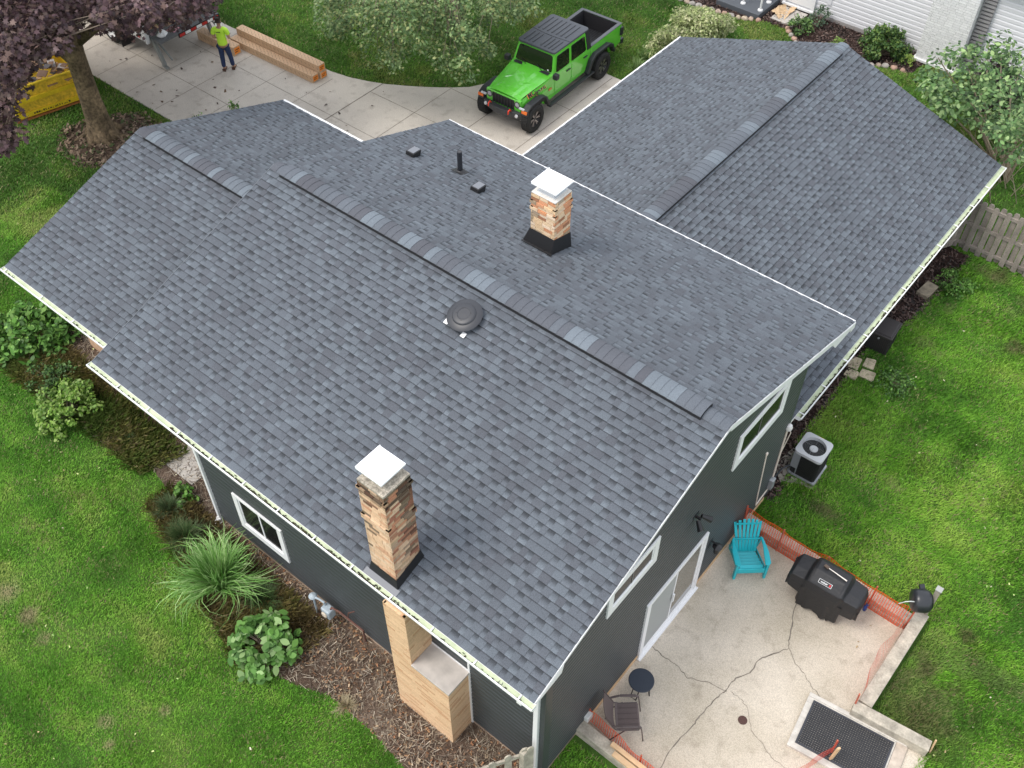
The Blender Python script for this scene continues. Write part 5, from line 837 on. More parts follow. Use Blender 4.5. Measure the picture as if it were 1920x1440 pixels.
def patches(x, y, c, blobs, tint, mixv):
    c = c.copy(); nz_ = vnoise(x, y, 3.5, 77)
    for bx_, by_, br_ in blobs:
        d = np.hypot(x-bx_, y-by_)/br_ + (nz_-.5)*1.1; k = np.clip(1.25-d, 0, 1)[:, None]*mixv; c = c*(1-k)+np.array(tint)*(.75+.5*nz_[:, None])*k
    return c
def bare_left(x, y, c): return patches(x, y, c, [(-13.8, -7.0, .28), (-13.05, -7.0, .2), (-12.4, -7.15, .13), (-10.1, -7.4, .16), (-9.5, -6.6, .12), (-9.75, -7.6, .12)], (.42, .36, .20), .9)
left_lawn = [(-24, 1.0), (-18.2, 1.5), (-18.2, -1.9), (-3.4, -3.3), (-3.4, -9.6), (-12, -9.6), (-24, -4)]
o = scatter_blades('front_lawn', [left_lawn], 3800, .044, pal_lawn, 61, bare_left, exclude=excl); kind(o, 'stuff')
def bare_right(x, y, c):
    k = vnoise(x, y, 1.4, 40) + .35*np.exp(-((x-1.2)**2+(y-2.4)**2)/1.5) + .25*vnoise(x, y, 6, 41) > .98; c = c.copy(); c[k] = c[k]*.75 + np.array([.07, .055, .035]); return patches(x, y, c, [(1.15, 2.1, .75), (1.2, 4.05, .22), (-1.0, 11.9, .3), (-2.3, 4.9, .3), (.75, 3.0, .35), (-2.5, 14.0, .4)], (.17, .15, .075), .75)
right_lawn = [(-3.45, 3.7), (.4, 2), (1.2, -1.5), (3.4, -1.0), (3.4, 5), (-1.0, 15.8), (-5.2, 16.5), (-4.0, 14.6), (-4.0, 4.4)]
o = scatter_blades('back_lawn', [right_lawn, [(-3.45, -3.2), (-1.4, -3.2), (-1.4, -2.2), (-3.45, -2.2)]], 3300, .055, [(.065, .17, .026), (.105, .26, .034), (.15, .32, .046), (.20, .37, .065), (.27, .40, .095)], 62, bare_right, exclude=excl[:4]+[[(-4.2, 4.4), (-3.35, 4.4), (-3.4, 5.2), (-3.7, 6.3), (-3.72, 7.6), (-3.8, 9.5), (-3.45, 11), (-3.3, 12.5), (-3.2, 14.3), (-4.2, 14.5)]], wid=.013); kind(o, 'stuff')
def shade_far(x, y, c): return c*np.array([.75, .8, .8])
o = scatter_blades('far_lawn', [[(-32, -2), (-24, -4), (-24, 1), (-18.2, 1.5), (-18.4, 4.9), (-18.5, 5.05), (-36, 5.05)], [(-34, 9.0), (-12, 9.0), (-12, 15.2), (-4.2, 15.6), (-4.2, 23), (-24, 25), (-34, 14)]], 1100, .055, [(.050, .11, .018), (.065, .16, .024), (.095, .20, .034), (.14, .23, .05), (.19, .22, .075)], 63, None, exclude=excl+[[(-26, 3.0), (-25.5, 4.1), (-25.0, 4.7), (-23.9, 4.6), (-23.3, 4.0), (-23.4, 2.9), (-24.3, 2.2), (-25.3, 2.3)]], wid=.02); kind(o, 'stuff')
o = scatter_blades('outer_lawn', [[(-34, -14), (-3.4, -18), (-3.4, -9.6), (-12, -9.6), (-24, -4), (-32, -2)], [(-3.4, -18), (12, -10), (14, 16), (6, 24), (-4.2, 23), (-4.2, 15.6), (-1, 15.8), (3.4, 5), (3.4, -1), (1.2, -2.4), (-3.4, -3.3)]], 420, .06, pal_lawn, 65, None, exclude=excl, wid=.02); kind(o, 'stuff')
def litter(name, zones, dens, size, pal_, seed, asp=3.0, zr=(.012, .06), tiltz=.4):
    g = np.random.default_rng(seed); XS = []; YS = []
    for poly in zones:
        p = np.array(poly); x0, y0 = p.min(0); x1, y1 = p.max(0); n = int((x1-x0)*(y1-y0)*dens); x = g.uniform(x0, x1, n); y = g.uniform(y0, y1, n); k = inpoly(x, y, poly) & ~inpoly(x, y, house_foot); XS.append(x[k]); YS.append(y[k])
    x = np.concatenate(XS); y = np.concatenate(YS); k = g.random(len(x)) < .25+vnoise(x, y, 2.4, seed)*1.1; x = x[k]; y = y[k]; n = len(x)
    a = g.random(n)*6.283; s_ = size*(.4+1.2*g.random(n)); d = np.stack([np.cos(a), np.sin(a), g.normal(0, tiltz, n)], 1); e = np.stack([-np.sin(a), np.cos(a), g.normal(0, tiltz, n)], 1)
    P = np.stack([x, y, g.uniform(*zr, n)], 1); u = d*s_[:, None]/2; v = e*s_[:, None]/2/asp; V = np.stack([P-u-v, P+u-v*.6, P+u+v*.6, P-u+v], 1)
    pal = np.array(pal_); c = pal[g.integers(0, len(pal), n)]*(.7+.6*g.random((n, 1)))
    return kind(np_mesh(name, V, None, attr_m, c), 'stuff')
litter('dead_stems', [bed_front], 640, .13, [(.30, .25, .18), (.20, .15, .11), (.12, .085, .06), (.40, .34, .26), (.08, .055, .04)], 71, 16, (.01, .07))
litter('fallen_leaves', [[(-12, -4.4), (-3.5, -4.6), (-3.5, -3.2), (-12, -3.2)]], 260, .04, [(.24, .11, .05), (.28, .16, .08), (.16, .09, .05), (.34, .25, .16)], 72, 1.6, (.02, .08))
litter('mulch_chips', [neigh_bed, [(-4.2, 4.4), (-3.25, 4.4), (-3.3, 5.2), (-3.6, 6.3), (-3.62, 7.6), (-3.72, 9.5), (-3.35, 11), (-3.2, 12.5), (-3.1, 14.3), (-4.2, 14.5)]], 500, .07, [(.05, .03, .025), (.10, .06, .05), (.02, .014, .012), (.16, .11, .09)], 73, 2.5)
litter('loose_leaves', [[(-26.2, 2.9), (-25.6, 4.2), (-25.0, 4.85), (-23.8, 4.75), (-23.1, 4.0), (-23.2, 2.8), (-24.2, 2.0), (-25.4, 2.1)]], 260, .10, [(.22, .15, .10), (.12, .08, .05), (.30, .22, .15), (.07, .10, .03)], 74, 2)
litter('lawn_flecks', [left_lawn, right_lawn], 2.6, .03, [(.55, .60, .25), (.62, .58, .40), (.40, .30, .16), (.35, .50, .16)], 75, 1.5, (.03, .06))
litter('driveway_leaves', [[(-28, 5.2), (-20, 5.2), (-18.5, 11), (-22, 9.6), (-28, 9.5)]], 1.2, .07, [(.10, .06, .05), (.16, .10, .06), (.07, .05, .04)], 76, 1.4, (.045, .06), .2)
def wild(x, y, c): return c*np.array([.95, .85, .9])
o = scatter_blades('bed_weeds', [[(-19.3, -3.7), (-14.1, -3.6), (-13.8, -2.6), (-19.2, -2.3)], [(-13.4, -4.0), (-12.6, -4.2), (-9.2, -5.2), (-8.4, -4.6), (-8.3, -3.6), (-11.9, -3.4), (-13.4, -3.3)]], 1900, .16, [(.07, .12, .03), (.10, .15, .045), (.16, .17, .07), (.24, .2, .11), (.13, .10, .06)], 64, wild, wid=.011); kind(o, 'stuff')
# ---------------------------------------------------------------- patio furniture and timber edging
def wood_beam(name, label, a, b, w_, h, m, cat='timber', group=None, z=0, bevel=.012, extra=None):
    a = Vector(a); b = Vector(b); c = (a+b)/2; L_ = (b-a).length; o = MB()
    o.box(-L_/2, L_/2, -w_/2, w_/2, 0, h)
    ob = o.build(name, m, bevel=bevel); ob.location = (c.x, c.y, z); ob.rotation_euler = (0, 0, math.atan2(b.y-a.y, b.x-a.x)); return tag(ob, label, cat, group)
TG = 'weathered timbers edging the patio'
wood_beam('timber', 'long weathered timber lying behind the turquoise chair and the covered grill', (-3.47, 3.54, 0), (.12, 3.50, 0), .24, .145, weathered, group=TG)
wood_beam('timber', 'upper weathered timber stacked on the one behind the covered grill', (-3.47, 3.56, 0), (.16, 3.52, 0), .22, .14, weathered, group=TG, z=.147)
wood_beam('timber', 'weathered timber on the right edge of the patio below the hose reel', (.30, 3.78, 0), (.28, 1.42, 0), .25, .29, weathered, group=TG)
wood_beam('timber', 'weathered timber running outward beside the black rubber mat', (.13, 1.27, 0), (1.52, 1.43, 0), .22, .28, weathered, group=TG)
wood_beam('timber', 'grey old timber between the grass strip and the brown patio chair', (-3.5, -2.12, 0), (.2, -2.16, 0), .22, .25, weathered, group=TG)
wood_beam('lumber_board', 'fresh pale board on the old timber, the one nearer the brown chair', (-2.82, -2.06, 0), (-.9, -2.09, 0), .085, .06, fresh_wood, 'board', 'fresh boards on the timber', z=.252, bevel=.004)
wood_beam('lumber_board', 'fresh pale board on the old timber, the one nearer the grass strip', (-2.70, -2.18, 0), (-.9, -2.21, 0), .10, .05, fresh_wood, 'board', 'fresh boards on the timber', z=.252, bevel=.004)
net_m = foliage_mat('orange_netting', .35, .5); 
net_red = mat('stake_red', (.50, .12, .07), .7, noise=(20, .2))
def net(name, label, P, z0, z1, stakes, cell=.05, wv=.0, seed=1, lean=0, colr=(.90, .11, .03)):
    """orange plastic mesh fence along a polyline, every strand modelled"""
    o = thing(name, label, 'safety fence', (P[0][0], P[0][1], 0), group='orange safety netting round the patio'); mb = MB(); rd = random.Random(seed); th = .0115
    tot = [0]
    for a, b in zip(P, P[1:]): tot.append(tot[-1]+math.dist(a, b))
    def at(s):
        for i in range(len(P)-1):
            if s <= tot[i+1] or i == len(P)-2:
                f = (s-tot[i])/(tot[i+1]-tot[i]); return (P[i][0]*(1-f)+P[i+1][0]*f-P[0][0], P[i][1]*(1-f)+P[i+1][1]*f-P[0][1])
    n = int(tot[-1]/cell); zt = lambda s: z1 - .05*abs(math.sin(s*3.1/ .9))*wv if not callable(z1) else z1(s)
    off = lambda s, f: (.03*math.sin(s*4)+.015*math.sin(s*11)+lean*math.sin(min(3.14, s*1.4+.2)))*f
    for i in range(n+1):
        s = i*cell; p = at(s); p2 = at(min(s+.01, tot[-1]-.001)); d = Vector((p2[0]-p[0], p2[1]-p[1], 0))
        d = d.normalized() if d.length > 1e-6 else Vector((1, 0, 0)); nr = Vector((-d.y, d.x, 0)); a = Vector((p[0], p[1], z0)); b = Vector((p[0], p[1], zt(s))) + nr*off(s, 1)
        mb.face([a-d*th/2, a+d*th/2, b+d*th/2, b-d*th/2], 0, colr)
    m_ = max(3, int((zt(0)-z0)/cell))
    for j in range(m_+1):
        f = j/m_; t2 = th*(1.0 if 0 < j < m_ else 2.2); last = None
        for i in range(0, n+1, 2):
            s = i*cell; p = at(s); z = z0+(zt(s)-z0)*f; p2 = at(min(s+.01, tot[-1]-.001)); d = Vector((p2[0]-p[0], p2[1]-p[1], 0)); d = d.normalized() if d.length > 1e-6 else Vector((1, 0, 0)); nr = Vector((-d.y, d.x, 0))
            q = Vector((p[0], p[1], z)) + nr*off(s, f)
            if last is not None: mb.face([last-Vector((0, 0, t2/2)), q-Vector((0, 0, t2/2)), q+Vector((0, 0, t2/2)), last+Vector((0, 0, t2/2))], 0, colr)
            last = q
    mb.build('netting', net_m, o)
    for s in stakes:
        p = at(s); k = MB(); k.bar((p[0], p[1], z0-.05), (p[0]+rd.uniform(-.03, .03), p[1]+rd.uniform(-.02, .02), zt(s)+.06), .028, .02); k.build('stake', net_red, o)
    return o
net('safety_net', 'orange mesh fence on stakes behind the turquoise chair and grill', [(-3.46, 3.40), (.10, 3.36)], .05, .78, (.04, .85, 1.85, 2.85), wv=1.0)
net('safety_net', 'narrow orange mesh fence on the right side of the patio below the hose reel', [(.14, 3.42), (.16, 2.4), (.15, 1.30)], .06, .60, (.02, 2.1), seed=2, lean=-.13, colr=(.80, .11, .07))
net('safety_net', 'orange mesh fence beside the brown sling chair at the house corner', [(-3.46, -1.86), (-2.3, -1.97), (-.5, -1.98)], .03, .40, (.03, 1.2), seed=3)
net('safety_net', 'short piece of orange mesh rising over the lower edge of the rubber mat', [(.24, .36), (.02, -.2), (-.12, -.9)], .04, .55, (.02,), seed=4, colr=(.80, .08, .05))
k = MB(); k.bar((0, 0, 0), (.03, -.02, .62), .06, .035); so_ = k.build('wood_stake', fresh_wood); so_.location = (.27, .22, .02); tag(so_, 'pale wood stake standing at the end of the short orange mesh', 'stake')
k = MB(); k.bar((0, 0, 0), (-.03, .06, .42), .025, .025); so_ = k.build('wood_stake', fresh_wood); so_.location = (1.57, 1.45, 0); tag(so_, 'thin wood stake at the far end of the timber beside the mat', 'stake')
# wooden step with rubber mat
st = thing('wood_platform', 'weathered wooden step frame under the black rubber mat', 'step', (-.42, .02, 0), R(7.5))
deck_w = mat('pale_deck', (.52, .49, .44), .85, noise=(6, .2), bump=(50, .3))
k = MB(); k.box(-.04, 1.78, -.05, .02, .0, .085); k.build('edge_board', deck_w, st, bevel=.005)
k = MB(); k.box(-.04, 1.78, 1.02, 1.10, .0, .085); k.build('edge_board', deck_w, st, bevel=.005)
for i in range(9): k = MB(); k.box(-.04+i*.0, 1.60, .02+i*.111, .02+i*.111+.108, .03, .072); k.build('deck_board', deck_w, st)
k = MB(); k.box(1.605, 1.80, -.06, 1.02, .02, .08); k.build('end_board', mat('worn_plank', (.46, .39, .32), .9, noise=(8, .2)), st)
mt = thing('rubber_mat', 'black perforated rubber mat lying on the wooden step', 'mat', (-.36, .09, .074), R(7.5))
k = MB(); Lm, Wm = 1.50, .92
for i in range(35): x = .03+i*(Lm-.06)/34; k.box(x-.0125, x+.0125, .03, Wm-.03, 0, .014)
for j in range(23): y = .03+j*(Wm-.06)/22; k.box(.03, Lm-.03, y-.0125, y+.0125, 0, .0135)
k.build('lattice', black_plastic, mt)
k = MB(); k.box(0, Lm, 0, .035, 0, .016); k.box(0, Lm, Wm-.035, Wm, 0, .016); k.box(0, .035, .035, Wm-.035, 0, .016); k.box(Lm-.035, Lm, .035, Wm-.035, 0, .016); k.build('border', mat('mat_border', (.035, .037, .045), .6), mt)
k = MB(); k.lathe([(0, .0), (.075, .0), (.085, .004), (.085, .008), (.0, .010)], 20); dr_ = k.build('floor_drain', mat('rusty_drain', (.075, .035, .028), .8, noise=(60, .3))); dr_.location = (-1.29, -.12, .021); tag(dr_, 'small round rusty drain cover set in the patio concrete', 'drain')
# turquoise chair
turq = mat('turquoise_plastic', (.012, .43, .49), .38, noise=(5, .04))
ad = thing('adirondack_chair', 'turquoise plastic adirondack chair beside the house wall', 'chair', (-2.94, 2.74, .02), math.atan2(-.75, .66))
# local: x forward, y left
for i in range(6):      # seat slats
    x0 = .28-i*.088; z = .345-i*.030; k = MB(); k.bar((x0, -.235+.012*i, z), (x0, .235-.012*i, z), .076, .022, up=(.3, 0, 1)); k.build('seat_slat', turq, ad, bevel=.006)
for i in range(7):      # fan shaped back
    t = (i-3)/3; y0 = t*.17; y1 = t*.255; h = .80-.10*t*t; k = MB(); a = Vector((-.16, y0, .20)); b = Vector((-.46, y1, h+.12)); k.bar(a, b, .058, .020, up=(1, 0, .35)); k.build('back_slat', turq, ad, bevel=.008)
k = MB(); k.bar((-.262, -.25, .50), (-.262, .25, .50), .02, .05); k.bar((-.41, -.25, .82), (-.41, .25, .82), .02, .05); k.build('back_rail', turq, ad, bevel=.006)
for s in (-1, 1):
    k = MB(); pl_ = [(.36, .235*s), (.38, .30*s), (.33, .355*s), (.05, .36*s), (-.25, .31*s), (-.30, .265*s), (-.05, .27*s), (.15, .25*s)]; k.prism(pl_, .515, .545); k.build('armrest', turq, ad, bevel=.010)
    k = MB(); k.bar((.315, .30*s, 0), (.325, .30*s, .52), .085, .05, up=(0, 1, 0)); k.build('leg', turq, ad, bevel=.01)
    k = MB(); k.bar((-.42, .25*s, .0), (.33, .265*s, .33), .03, .09); k.build('side_rail', turq, ad, bevel=.008)
    k = MB(); k.bar((-.36, .26*s, .0), (-.26, .27*s, .52), .06, .035, up=(0, 1, 0)); k.build('leg', turq, ad, bevel=.008)
k = MB(); k.bar((.335, -.27, .28), (.335, .27, .28), .03, .15); k.build('apron', turq, ad, bevel=.012)
# covered grill
cloth = mat('black_cover', (.013, .013, .015), .55, bump=(18, .35))
gr_ = thing('covered_grill', 'barbecue grill under a black fabric cover on the patio', 'grill', (-1.35, 2.86, .02), R(3))
k = MB(); st_ = [(-.72, .70, .80, .86, .19, .17), (-.66, .52, .90, .94, .27, .17), (-.40, .50, .92, .97, .29, .18), (-.34, .62, .98, 1.14, .31, .17), (-.28, .62, .99, 1.17, .32, .17), (.28, .62, .99, 1.17, .32, .17), (.34, .62, .98, 1.14, .31, .17), (.40, .50, .92, .97, .29, .18), (.66, .50, .90, .94, .27, .17), (.72, .68, .80, .86, .19, .17)]
rings = []
for x, z0_, z1_, z2_, d_, e_ in st_: rings.append([(x, -d_-.02, z0_), (x, -d_-.015, (z0_+z1_)/2), (x, -d_, z1_), (x, -e_*.55, z2_), (x, e_*.8, z2_+.0), (x, d_, z1_), (x, d_+.015, (z0_+z1_)/2), (x, d_+.02, z0_)])
vs = [p for r in rings for p in r]; fs = []
for i in range(len(rings)-1):
    for j in range(7): fs.append((i*8+j, (i+1)*8+j, (i+1)*8+j+1, i*8+j+1))
fs += [tuple(range(8)), tuple(72+j for j in range(8))[::-1]]
rd = random.Random(9); vs = [(x+rd.uniform(-.008, .008), y+rd.uniform(-.010, .010), z+(rd.uniform(-.012, .012) if z < 1.1 else 0)) for x, y, z in vs]
k.mesh(vs, fs); cv = k.build('cover', cloth, gr_); mod = cv.modifiers.new('bevel', 'BEVEL'); mod.width = .02; mod.segments = 2
def drape(cx0, hx, hy, zt, zb_, n, amp, seed, name):
    k = MB(); base = rrect_(2*hx, 2*hy, .07, n); rg = random.Random(seed); ph = [rg.uniform(0, 6) for _ in range(4)]; m_ = len(base); vs = []; K = 7
    for j in range(K+1):
        f = j/K
        for i, (x, y) in enumerate(base):
            a = i/m_*6.283; w_ = amp*f*(math.sin(a*9+ph[0])+.6*math.sin(a*17+ph[1])+.5*math.sin(a*5+ph[2])); r_ = 1-.06*f
            vs.append((cx0+x*r_*(1+w_/.35), y*r_*(1+w_/.35), zt+(zb_-zt)*f + (.02*math.sin(a*6+ph[3]) if j == K else 0)))
    k.mesh(vs, [(j*m_+i, (j+1)*m_+i, (j+1)*m_+(i+1) % m_, j*m_+(i+1) % m_) for j in range(K) for i in range(m_)]); o = k.build(name, cloth, gr_, smooth=True); return o
def rrect_(w_, d_, r, n):
    out = []; per = 2*(w_+d_)
    for i in range(n):
        s = i/n*per
        if s < d_: out.append((w_/2, -d_/2+s))
        elif s < d_+w_: out.append((w_/2-(s-d_), d_/2))
        elif s < 2*d_+w_: out.append((-w_/2, d_/2-(s-d_-w_)))
        else: out.append((-w_/2+(s-2*d_-w_), -d_/2))
    return out
drape(0, .42, .325, .72, .10, 96, .022, 1, 'skirt')
for x in (-.60, .60): drape(x, .12, .26, .72, .46, 40, .03, 2, 'side_flap')
for x in (-.25, .25):
    k = MB(); k.T = Matrix.Translation((x, -.22, .075)) @ Matrix.Rotation(R(90), 4, 'Y'); k.lathe([(0, -.02), (.06, -.02), (.075, -.012), (.075, .012), (.06, .02), (0, .02)], 16); k.build('wheel', rubber, gr_)
n_ = Vector((0, -.18, .17)).normalized(); tx_ = Vector((1, 0, 0)); ty_ = n_.cross(tx_).normalized()
def plate(mb, c, hw, hh, off, mi=0): c = Vector(c)+n_*off; mb.face([c-tx_*hw-ty_*hh, c+tx_*hw-ty_*hh, c+tx_*hw+ty_*hh, c-tx_*hw+ty_*hh], mi)
k = MB(); lc = (-.03, -.225, 1.065); plate(k, lc, .13, .042, .012, 0); plate(k, lc, .122, .035, .014, 1); lb_ = k.build('label', [white, mat('label_black', (.02, .02, .02), .5)], gr_)
mw_ = Matrix(((tx_.x, ty_.x, n_.x, lc[0]-.02+n_.x*.015), (tx_.y, ty_.y, n_.y, lc[1]+n_.y*.015), (tx_.z, ty_.z, n_.z, lc[2]+n_.z*.015), (0, 0, 0, 1)))
text_mesh('lettering', 'weber', .055, white, mw_, gr_, .002)
k = MB(); k.T = mw_ @ Matrix.Translation((.118, .0, .001)); k.box(-.018, .012, -.024, .024, 0, .002); k.build('label_mark', mat('mark_red', (.6, .02, .03), .5), gr_)
sc_ = thing('grill_brush', 'silver grill scraper with dark bristle head lying on the black cover', 'grill tool', (-1.35, 2.86, 1.19), R(3))
k = MB(); k.tube([(-.10, .02, .03), (.05, .0, .03), (.28, -.035, .03)], [.008, .011, .014], 8); k.build('handle', mat('brushed_steel', (.62, .58, .54), .35, metal=.6), sc_)
k = MB(); k.bar((-.20, .045, .028), (-.10, .02, .030), .06, .03); k.build('brush_head', mat('bristles', (.10, .07, .05), .7), sc_, bevel=.005)
# round side table
tb = thing('side_table', 'small round dark side table next to the brown sling chair', 'table', (-3.05, -.84, .02)); topm = mat('table_dark', (.022, .030, .045), .45, noise=(60, .1))
k = MB(); k.lathe([(0, .43), (.225, .43), (.235, .438), (.235, .447), (.225, .455), (0, .455)], 36); k.build('tabletop', topm, tb)
for q in range(3):
    a = q*2.094+.5; k = MB(); pts = [(.12*math.cos(a+.5), .12*math.sin(a+.5), .43), (.20*math.cos(a+.3), .20*math.sin(a+.3), .01), (.20*math.cos(a-.3), .20*math.sin(a-.3), .01), (.12*math.cos(a-.5), .12*math.sin(a-.5), .43)]; k.tube(pts, .011, 8); k.build('leg', black_metal, tb)
# brown sling chair : local x forward
brn = mat('brown_sling', (.105, .078, .074), .6, noise=(70, .12)); brf = mat('brown_frame', (.085, .065, .062), .4)
cx_ = thing('patio_chair', 'brown sling patio chair with metal arms against the house wall', 'chair', (-2.87, -1.55, .02), math.atan2(.633, .774))
k = MB(); rs = [];
for x, z in ((.22, .42), (.19, .445), (.0, .425), (-.16, .415), (-.20, .43)): rs.append([(x, y, z-.012*math.cos(y*7)) for y in [-.235+i*.0587 for i in range(9)]])
vs = [p for r in rs for p in r]; fs = [(i*9+j, i*9+j+1, (i+1)*9+j+1, (i+1)*9+j) for i in range(4) for j in range(8)]; k.mesh(vs, fs); se = k.build('seat', brn, cx_); sl = se.modifiers.new('solid', 'SOLIDIFY'); sl.thickness = .012
for y in (-.15, -.05, .05, .15):
    k = MB(); k.bar((.20, y, .452), (-.17, y, .427), .006, .006); k.build('seat_seam', brf, cx_)
k = MB(); rs = []
for t in (0, .3, .6, .85, 1): rs.append([(-.21-.20*t+.035*math.cos(y*6.5)*0 - .03*math.cos(y*6.2), y*(1-.06*t), .44+.46*t+ (.03*math.cos(y*6) if t == 1 else 0)) for y in [-.235+i*.0587 for i in range(9)]])
vs = [p for r in rs for p in r]; k.mesh(vs, [(i*9+j, i*9+j+1, (i+1)*9+j+1, (i+1)*9+j) for i in range(4) for j in range(8)]); se = k.build('backrest', brn, cx_); sl = se.modifiers.new('solid', 'SOLIDIFY'); sl.thickness = .012
for s in (-1, 1):
    k = MB(); k.bar((.16, .285*s, .64), (-.12, .285*s, .64), .05, .022); k.bar((-.12, .285*s, .64), (-.30, .26*s, .60), .04, .02); k.bar((.16, .285*s, .64), (.21, .28*s, .60), .045, .02); k.build('armrest', brf, cx_, bevel=.008)
    k = MB(); k.tube([(.21, .28*s, .61), (.24, .27*s, .44), (.30, .275*s, .01)], .012, 8); k.build('leg', brf, cx_)
    k = MB(); k.tube([(-.43, .25*s, .92), (-.22, .25*s, .44), (-.12, .25*s, .40), (.20, .25*s, .43)], .013, 8); k.build('frame', brf, cx_)
    k = MB(); k.tube([(-.06, .26*s, .41), (-.32, .275*s, .01)], .012, 8); k.build('leg', brf, cx_)
# hose reel on post
hp = thing('wood_post', 'weathered post carrying the black hose reel at the patio corner', 'post', (.33, 3.83, 0)); k = MB(); k.box(-.05, .05, -.05, .05, 0, 1.12); k.build('post', weathered, hp, bevel=.008)
k = MB(); k.box(-.06, .06, -.06, .06, 1.12, 1.14); k.build('post_cap', mat('post_cap_grey', (.35, .35, .33), .7), hp)
hr = thing('hose_reel', 'black plastic hose reel hanging on the post at the patio corner', 'hose reel', (.16, 3.58, .86), R(35)); bl = mat('reel_black', (.022, .024, .028), .32)
k = MB(); k.T = Matrix.Rotation(R(90), 4, 'Y'); k.lathe([(0, -.17), (.14, -.17), (.20, -.15), (.225, -.08), (.225, .08), (.20, .15), (.14, .17), (0, .17)], 28); k.build('drum', bl, hr, smooth=True)
k = MB(); k.T = Matrix.Rotation(R(90), 4, 'Y'); k.lathe([(0, .172), (.15, .172), (.16, .178), (.15, .186), (0, .186)], 28); k.build('drum_cover', bl, hr)
k = MB(); k.bar((.05, .12, .05), (.02, .27, .15), .10, .07); k.build('bracket', bl, hr, bevel=.01)
k = MB(); k.tube([(-.17, -.10, .12), (-.25, -.12, .16), (-.33, -.10, .10), (-.40, -.06, -.05)], .010, 8); k.build('hose', mat('hose_pale', (.55, .58, .55), .5), hr)
k = MB(); k.lathe([(0, 0), (.035, 0), (.038, .12), (.014, .16), (.014, .19), (0, .19)], 12); k.bar((-.01, 0, .20), (.04, 0, .20), .02, .03); sb = k.build('spray_bottle', mat('bottle_blue', (.02, .05, .22), .3)); sb.location = (-.62, 3.30, .02); tag(sb, 'small blue spray bottle standing against the timber by the grill', 'bottle')

# ---------------------------------------------------------------- beside the house, right
ac = thing('air_conditioner', 'grey and black air conditioning unit standing beside the house wall', 'air conditioner', (-3.13, 5.58, .0), R(2)); acg = mat('ac_grey', (.50, .51, .52), .45)
def rrect(w_, d_, r, n=5):
    out = []
    for sx, sy, a0 in ((1, 1, 0), (-1, 1, 90), (-1, -1, 180), (1, -1, 270)):
        for i in range(n+1): a = R(a0+90*i/n); out.append((sx*(w_/2-r)+r*math.cos(a), sy*(d_/2-r)+r*math.sin(a)))
    return out
ow = rrect(.62, .64, .09); ow2 = rrect(.57, .59, .07)
k = MB(); k.prism(ow2, .10, .76); k.build('coil', mat('ac_black', (.010, .010, .011), .6), ac)
for i in range(20): 
    pass
k = MB()
for i in range(26): x = -.26+i*.0208; k.box(x-.002, x+.002, -.300, -.296, .12, .75)
for i in range(26): y = -.27+i*.0216; k.box(.286, .290, y-.002, y+.002, .12, .75)
for i in range(12): z = .15+i*.05; k.box(-.26, .26, -.302, -.299, z-.0015, z+.0015); k.box(.288, .292, -.27, .27, z-.0015, z+.0015)
k.build('grille', mat('grille_dark', (.03, .028, .03), .5), ac)
k = MB(); k.box(-.292, -.15, -.303, -.296, .28, .76); k.box(-.292, -.286, -.30, .1, .28, .76); k.box(-.155, -.135, -.306, -.298, .10, .76); k.build('side_panel', mat('ac_mid', (.24, .25, .26), .4), ac)
k = MB(); no = len(ow); ring_o = ow; ring_i = [(.252*math.cos(2*math.pi*(i+.5)/no+0), .252*math.sin(2*math.pi*(i+.5)/no)) for i in range(no)]
vs = [(x, y, .83) for x, y in ring_o] + [(x, y, .845) for x, y in ring_i] + [(x, y, .76) for x, y in ring_o] + [(x*.97, y*.97, .70) for x, y in ring_i]
fs = []
for i in range(no):
    j = (i+1) % no; fs += [(i, j, no+j, no+i), (2*no+i, 2*no+j, j, i), (no+i, no+j, 3*no+j, 3*no+i)]
k.mesh(vs, fs); k.build('top', acg, ac, auto=30)
k = MB(); k.lathe([(0, .60), (.23, .60)], 24); k.build('fan_well', mat('well_dark', (.16, .16, .17), .5), ac)
for q in range(3):
    a = q*2.094; k = MB(); c_, s_ = math.cos(a), math.sin(a); k.mesh([(c_*.06-s_*.03, s_*.06+c_*.03, .64), (c_*.21-s_*.10, s_*.21+c_*.10, .66), (c_*.21+s_*.06, s_*.21-c_*.06, .62), (c_*.06+s_*.03, s_*.06-c_*.03, .62)], [(0, 1, 2, 3)]); k.build('fan_blade', galv, ac)
k = MB()
for q in range(5): r_ = .09+q*.035; k.tube([(r_*math.cos(t*.3927), r_*math.sin(t*.3927), .848) for t in range(17)], .0011, 4, caps=False)
for q in range(4): a = q*1.571; k.tube([(.05*math.cos(a), .05*math.sin(a), .848), (.25*math.cos(a), .25*math.sin(a), .846)], .002, 4)
k.build('fan_guard', mat('guard', (.22, .22, .23), .4), ac)
k = MB(); k.lathe([(0, .785), (.080, .785), (.090, .775), (.090, .70), (0, .70)], 24); k.build('hub', mat('ac_hub', (.55, .56, .57), .4), ac)
k = MB(); k.box(-.05, .07, .315, .325, .60, .83); k.build('sticker', mat('sticker_yellow', (.80, .50, .04), .5), ac)
k = MB(); k.prism(rrect(.64, .66, .05), .06, .10); k.build('base_pan', galv, ac)
pdm = MB(); pdm.prism([(-.62, -.30), (-.30, -.62), (.02, -.42), (.34, -.37), (.33, .36), (-.5, .38)], 0, .03); pd = pdm.build('ac_pad', mat('pad_concrete', (.34, .31, .26), .95, noise=(8, .25)), ac)
k = MB(); k.tube([(-.28, -.20, .25), (-.42, -.35, .10), (-.40, -.75, .30), (-.33, -1.1, .50)], .018, 8); k.build('cable', mat('cable_grey', (.07, .08, .09), .5), ac)
db_ = thing('deck_box', 'black ribbed storage box under the garage gutter', 'storage box', (-3.62, 10.05, 0), R(4)); bx = mat('box_dark', (.030, .027, .028), .5)
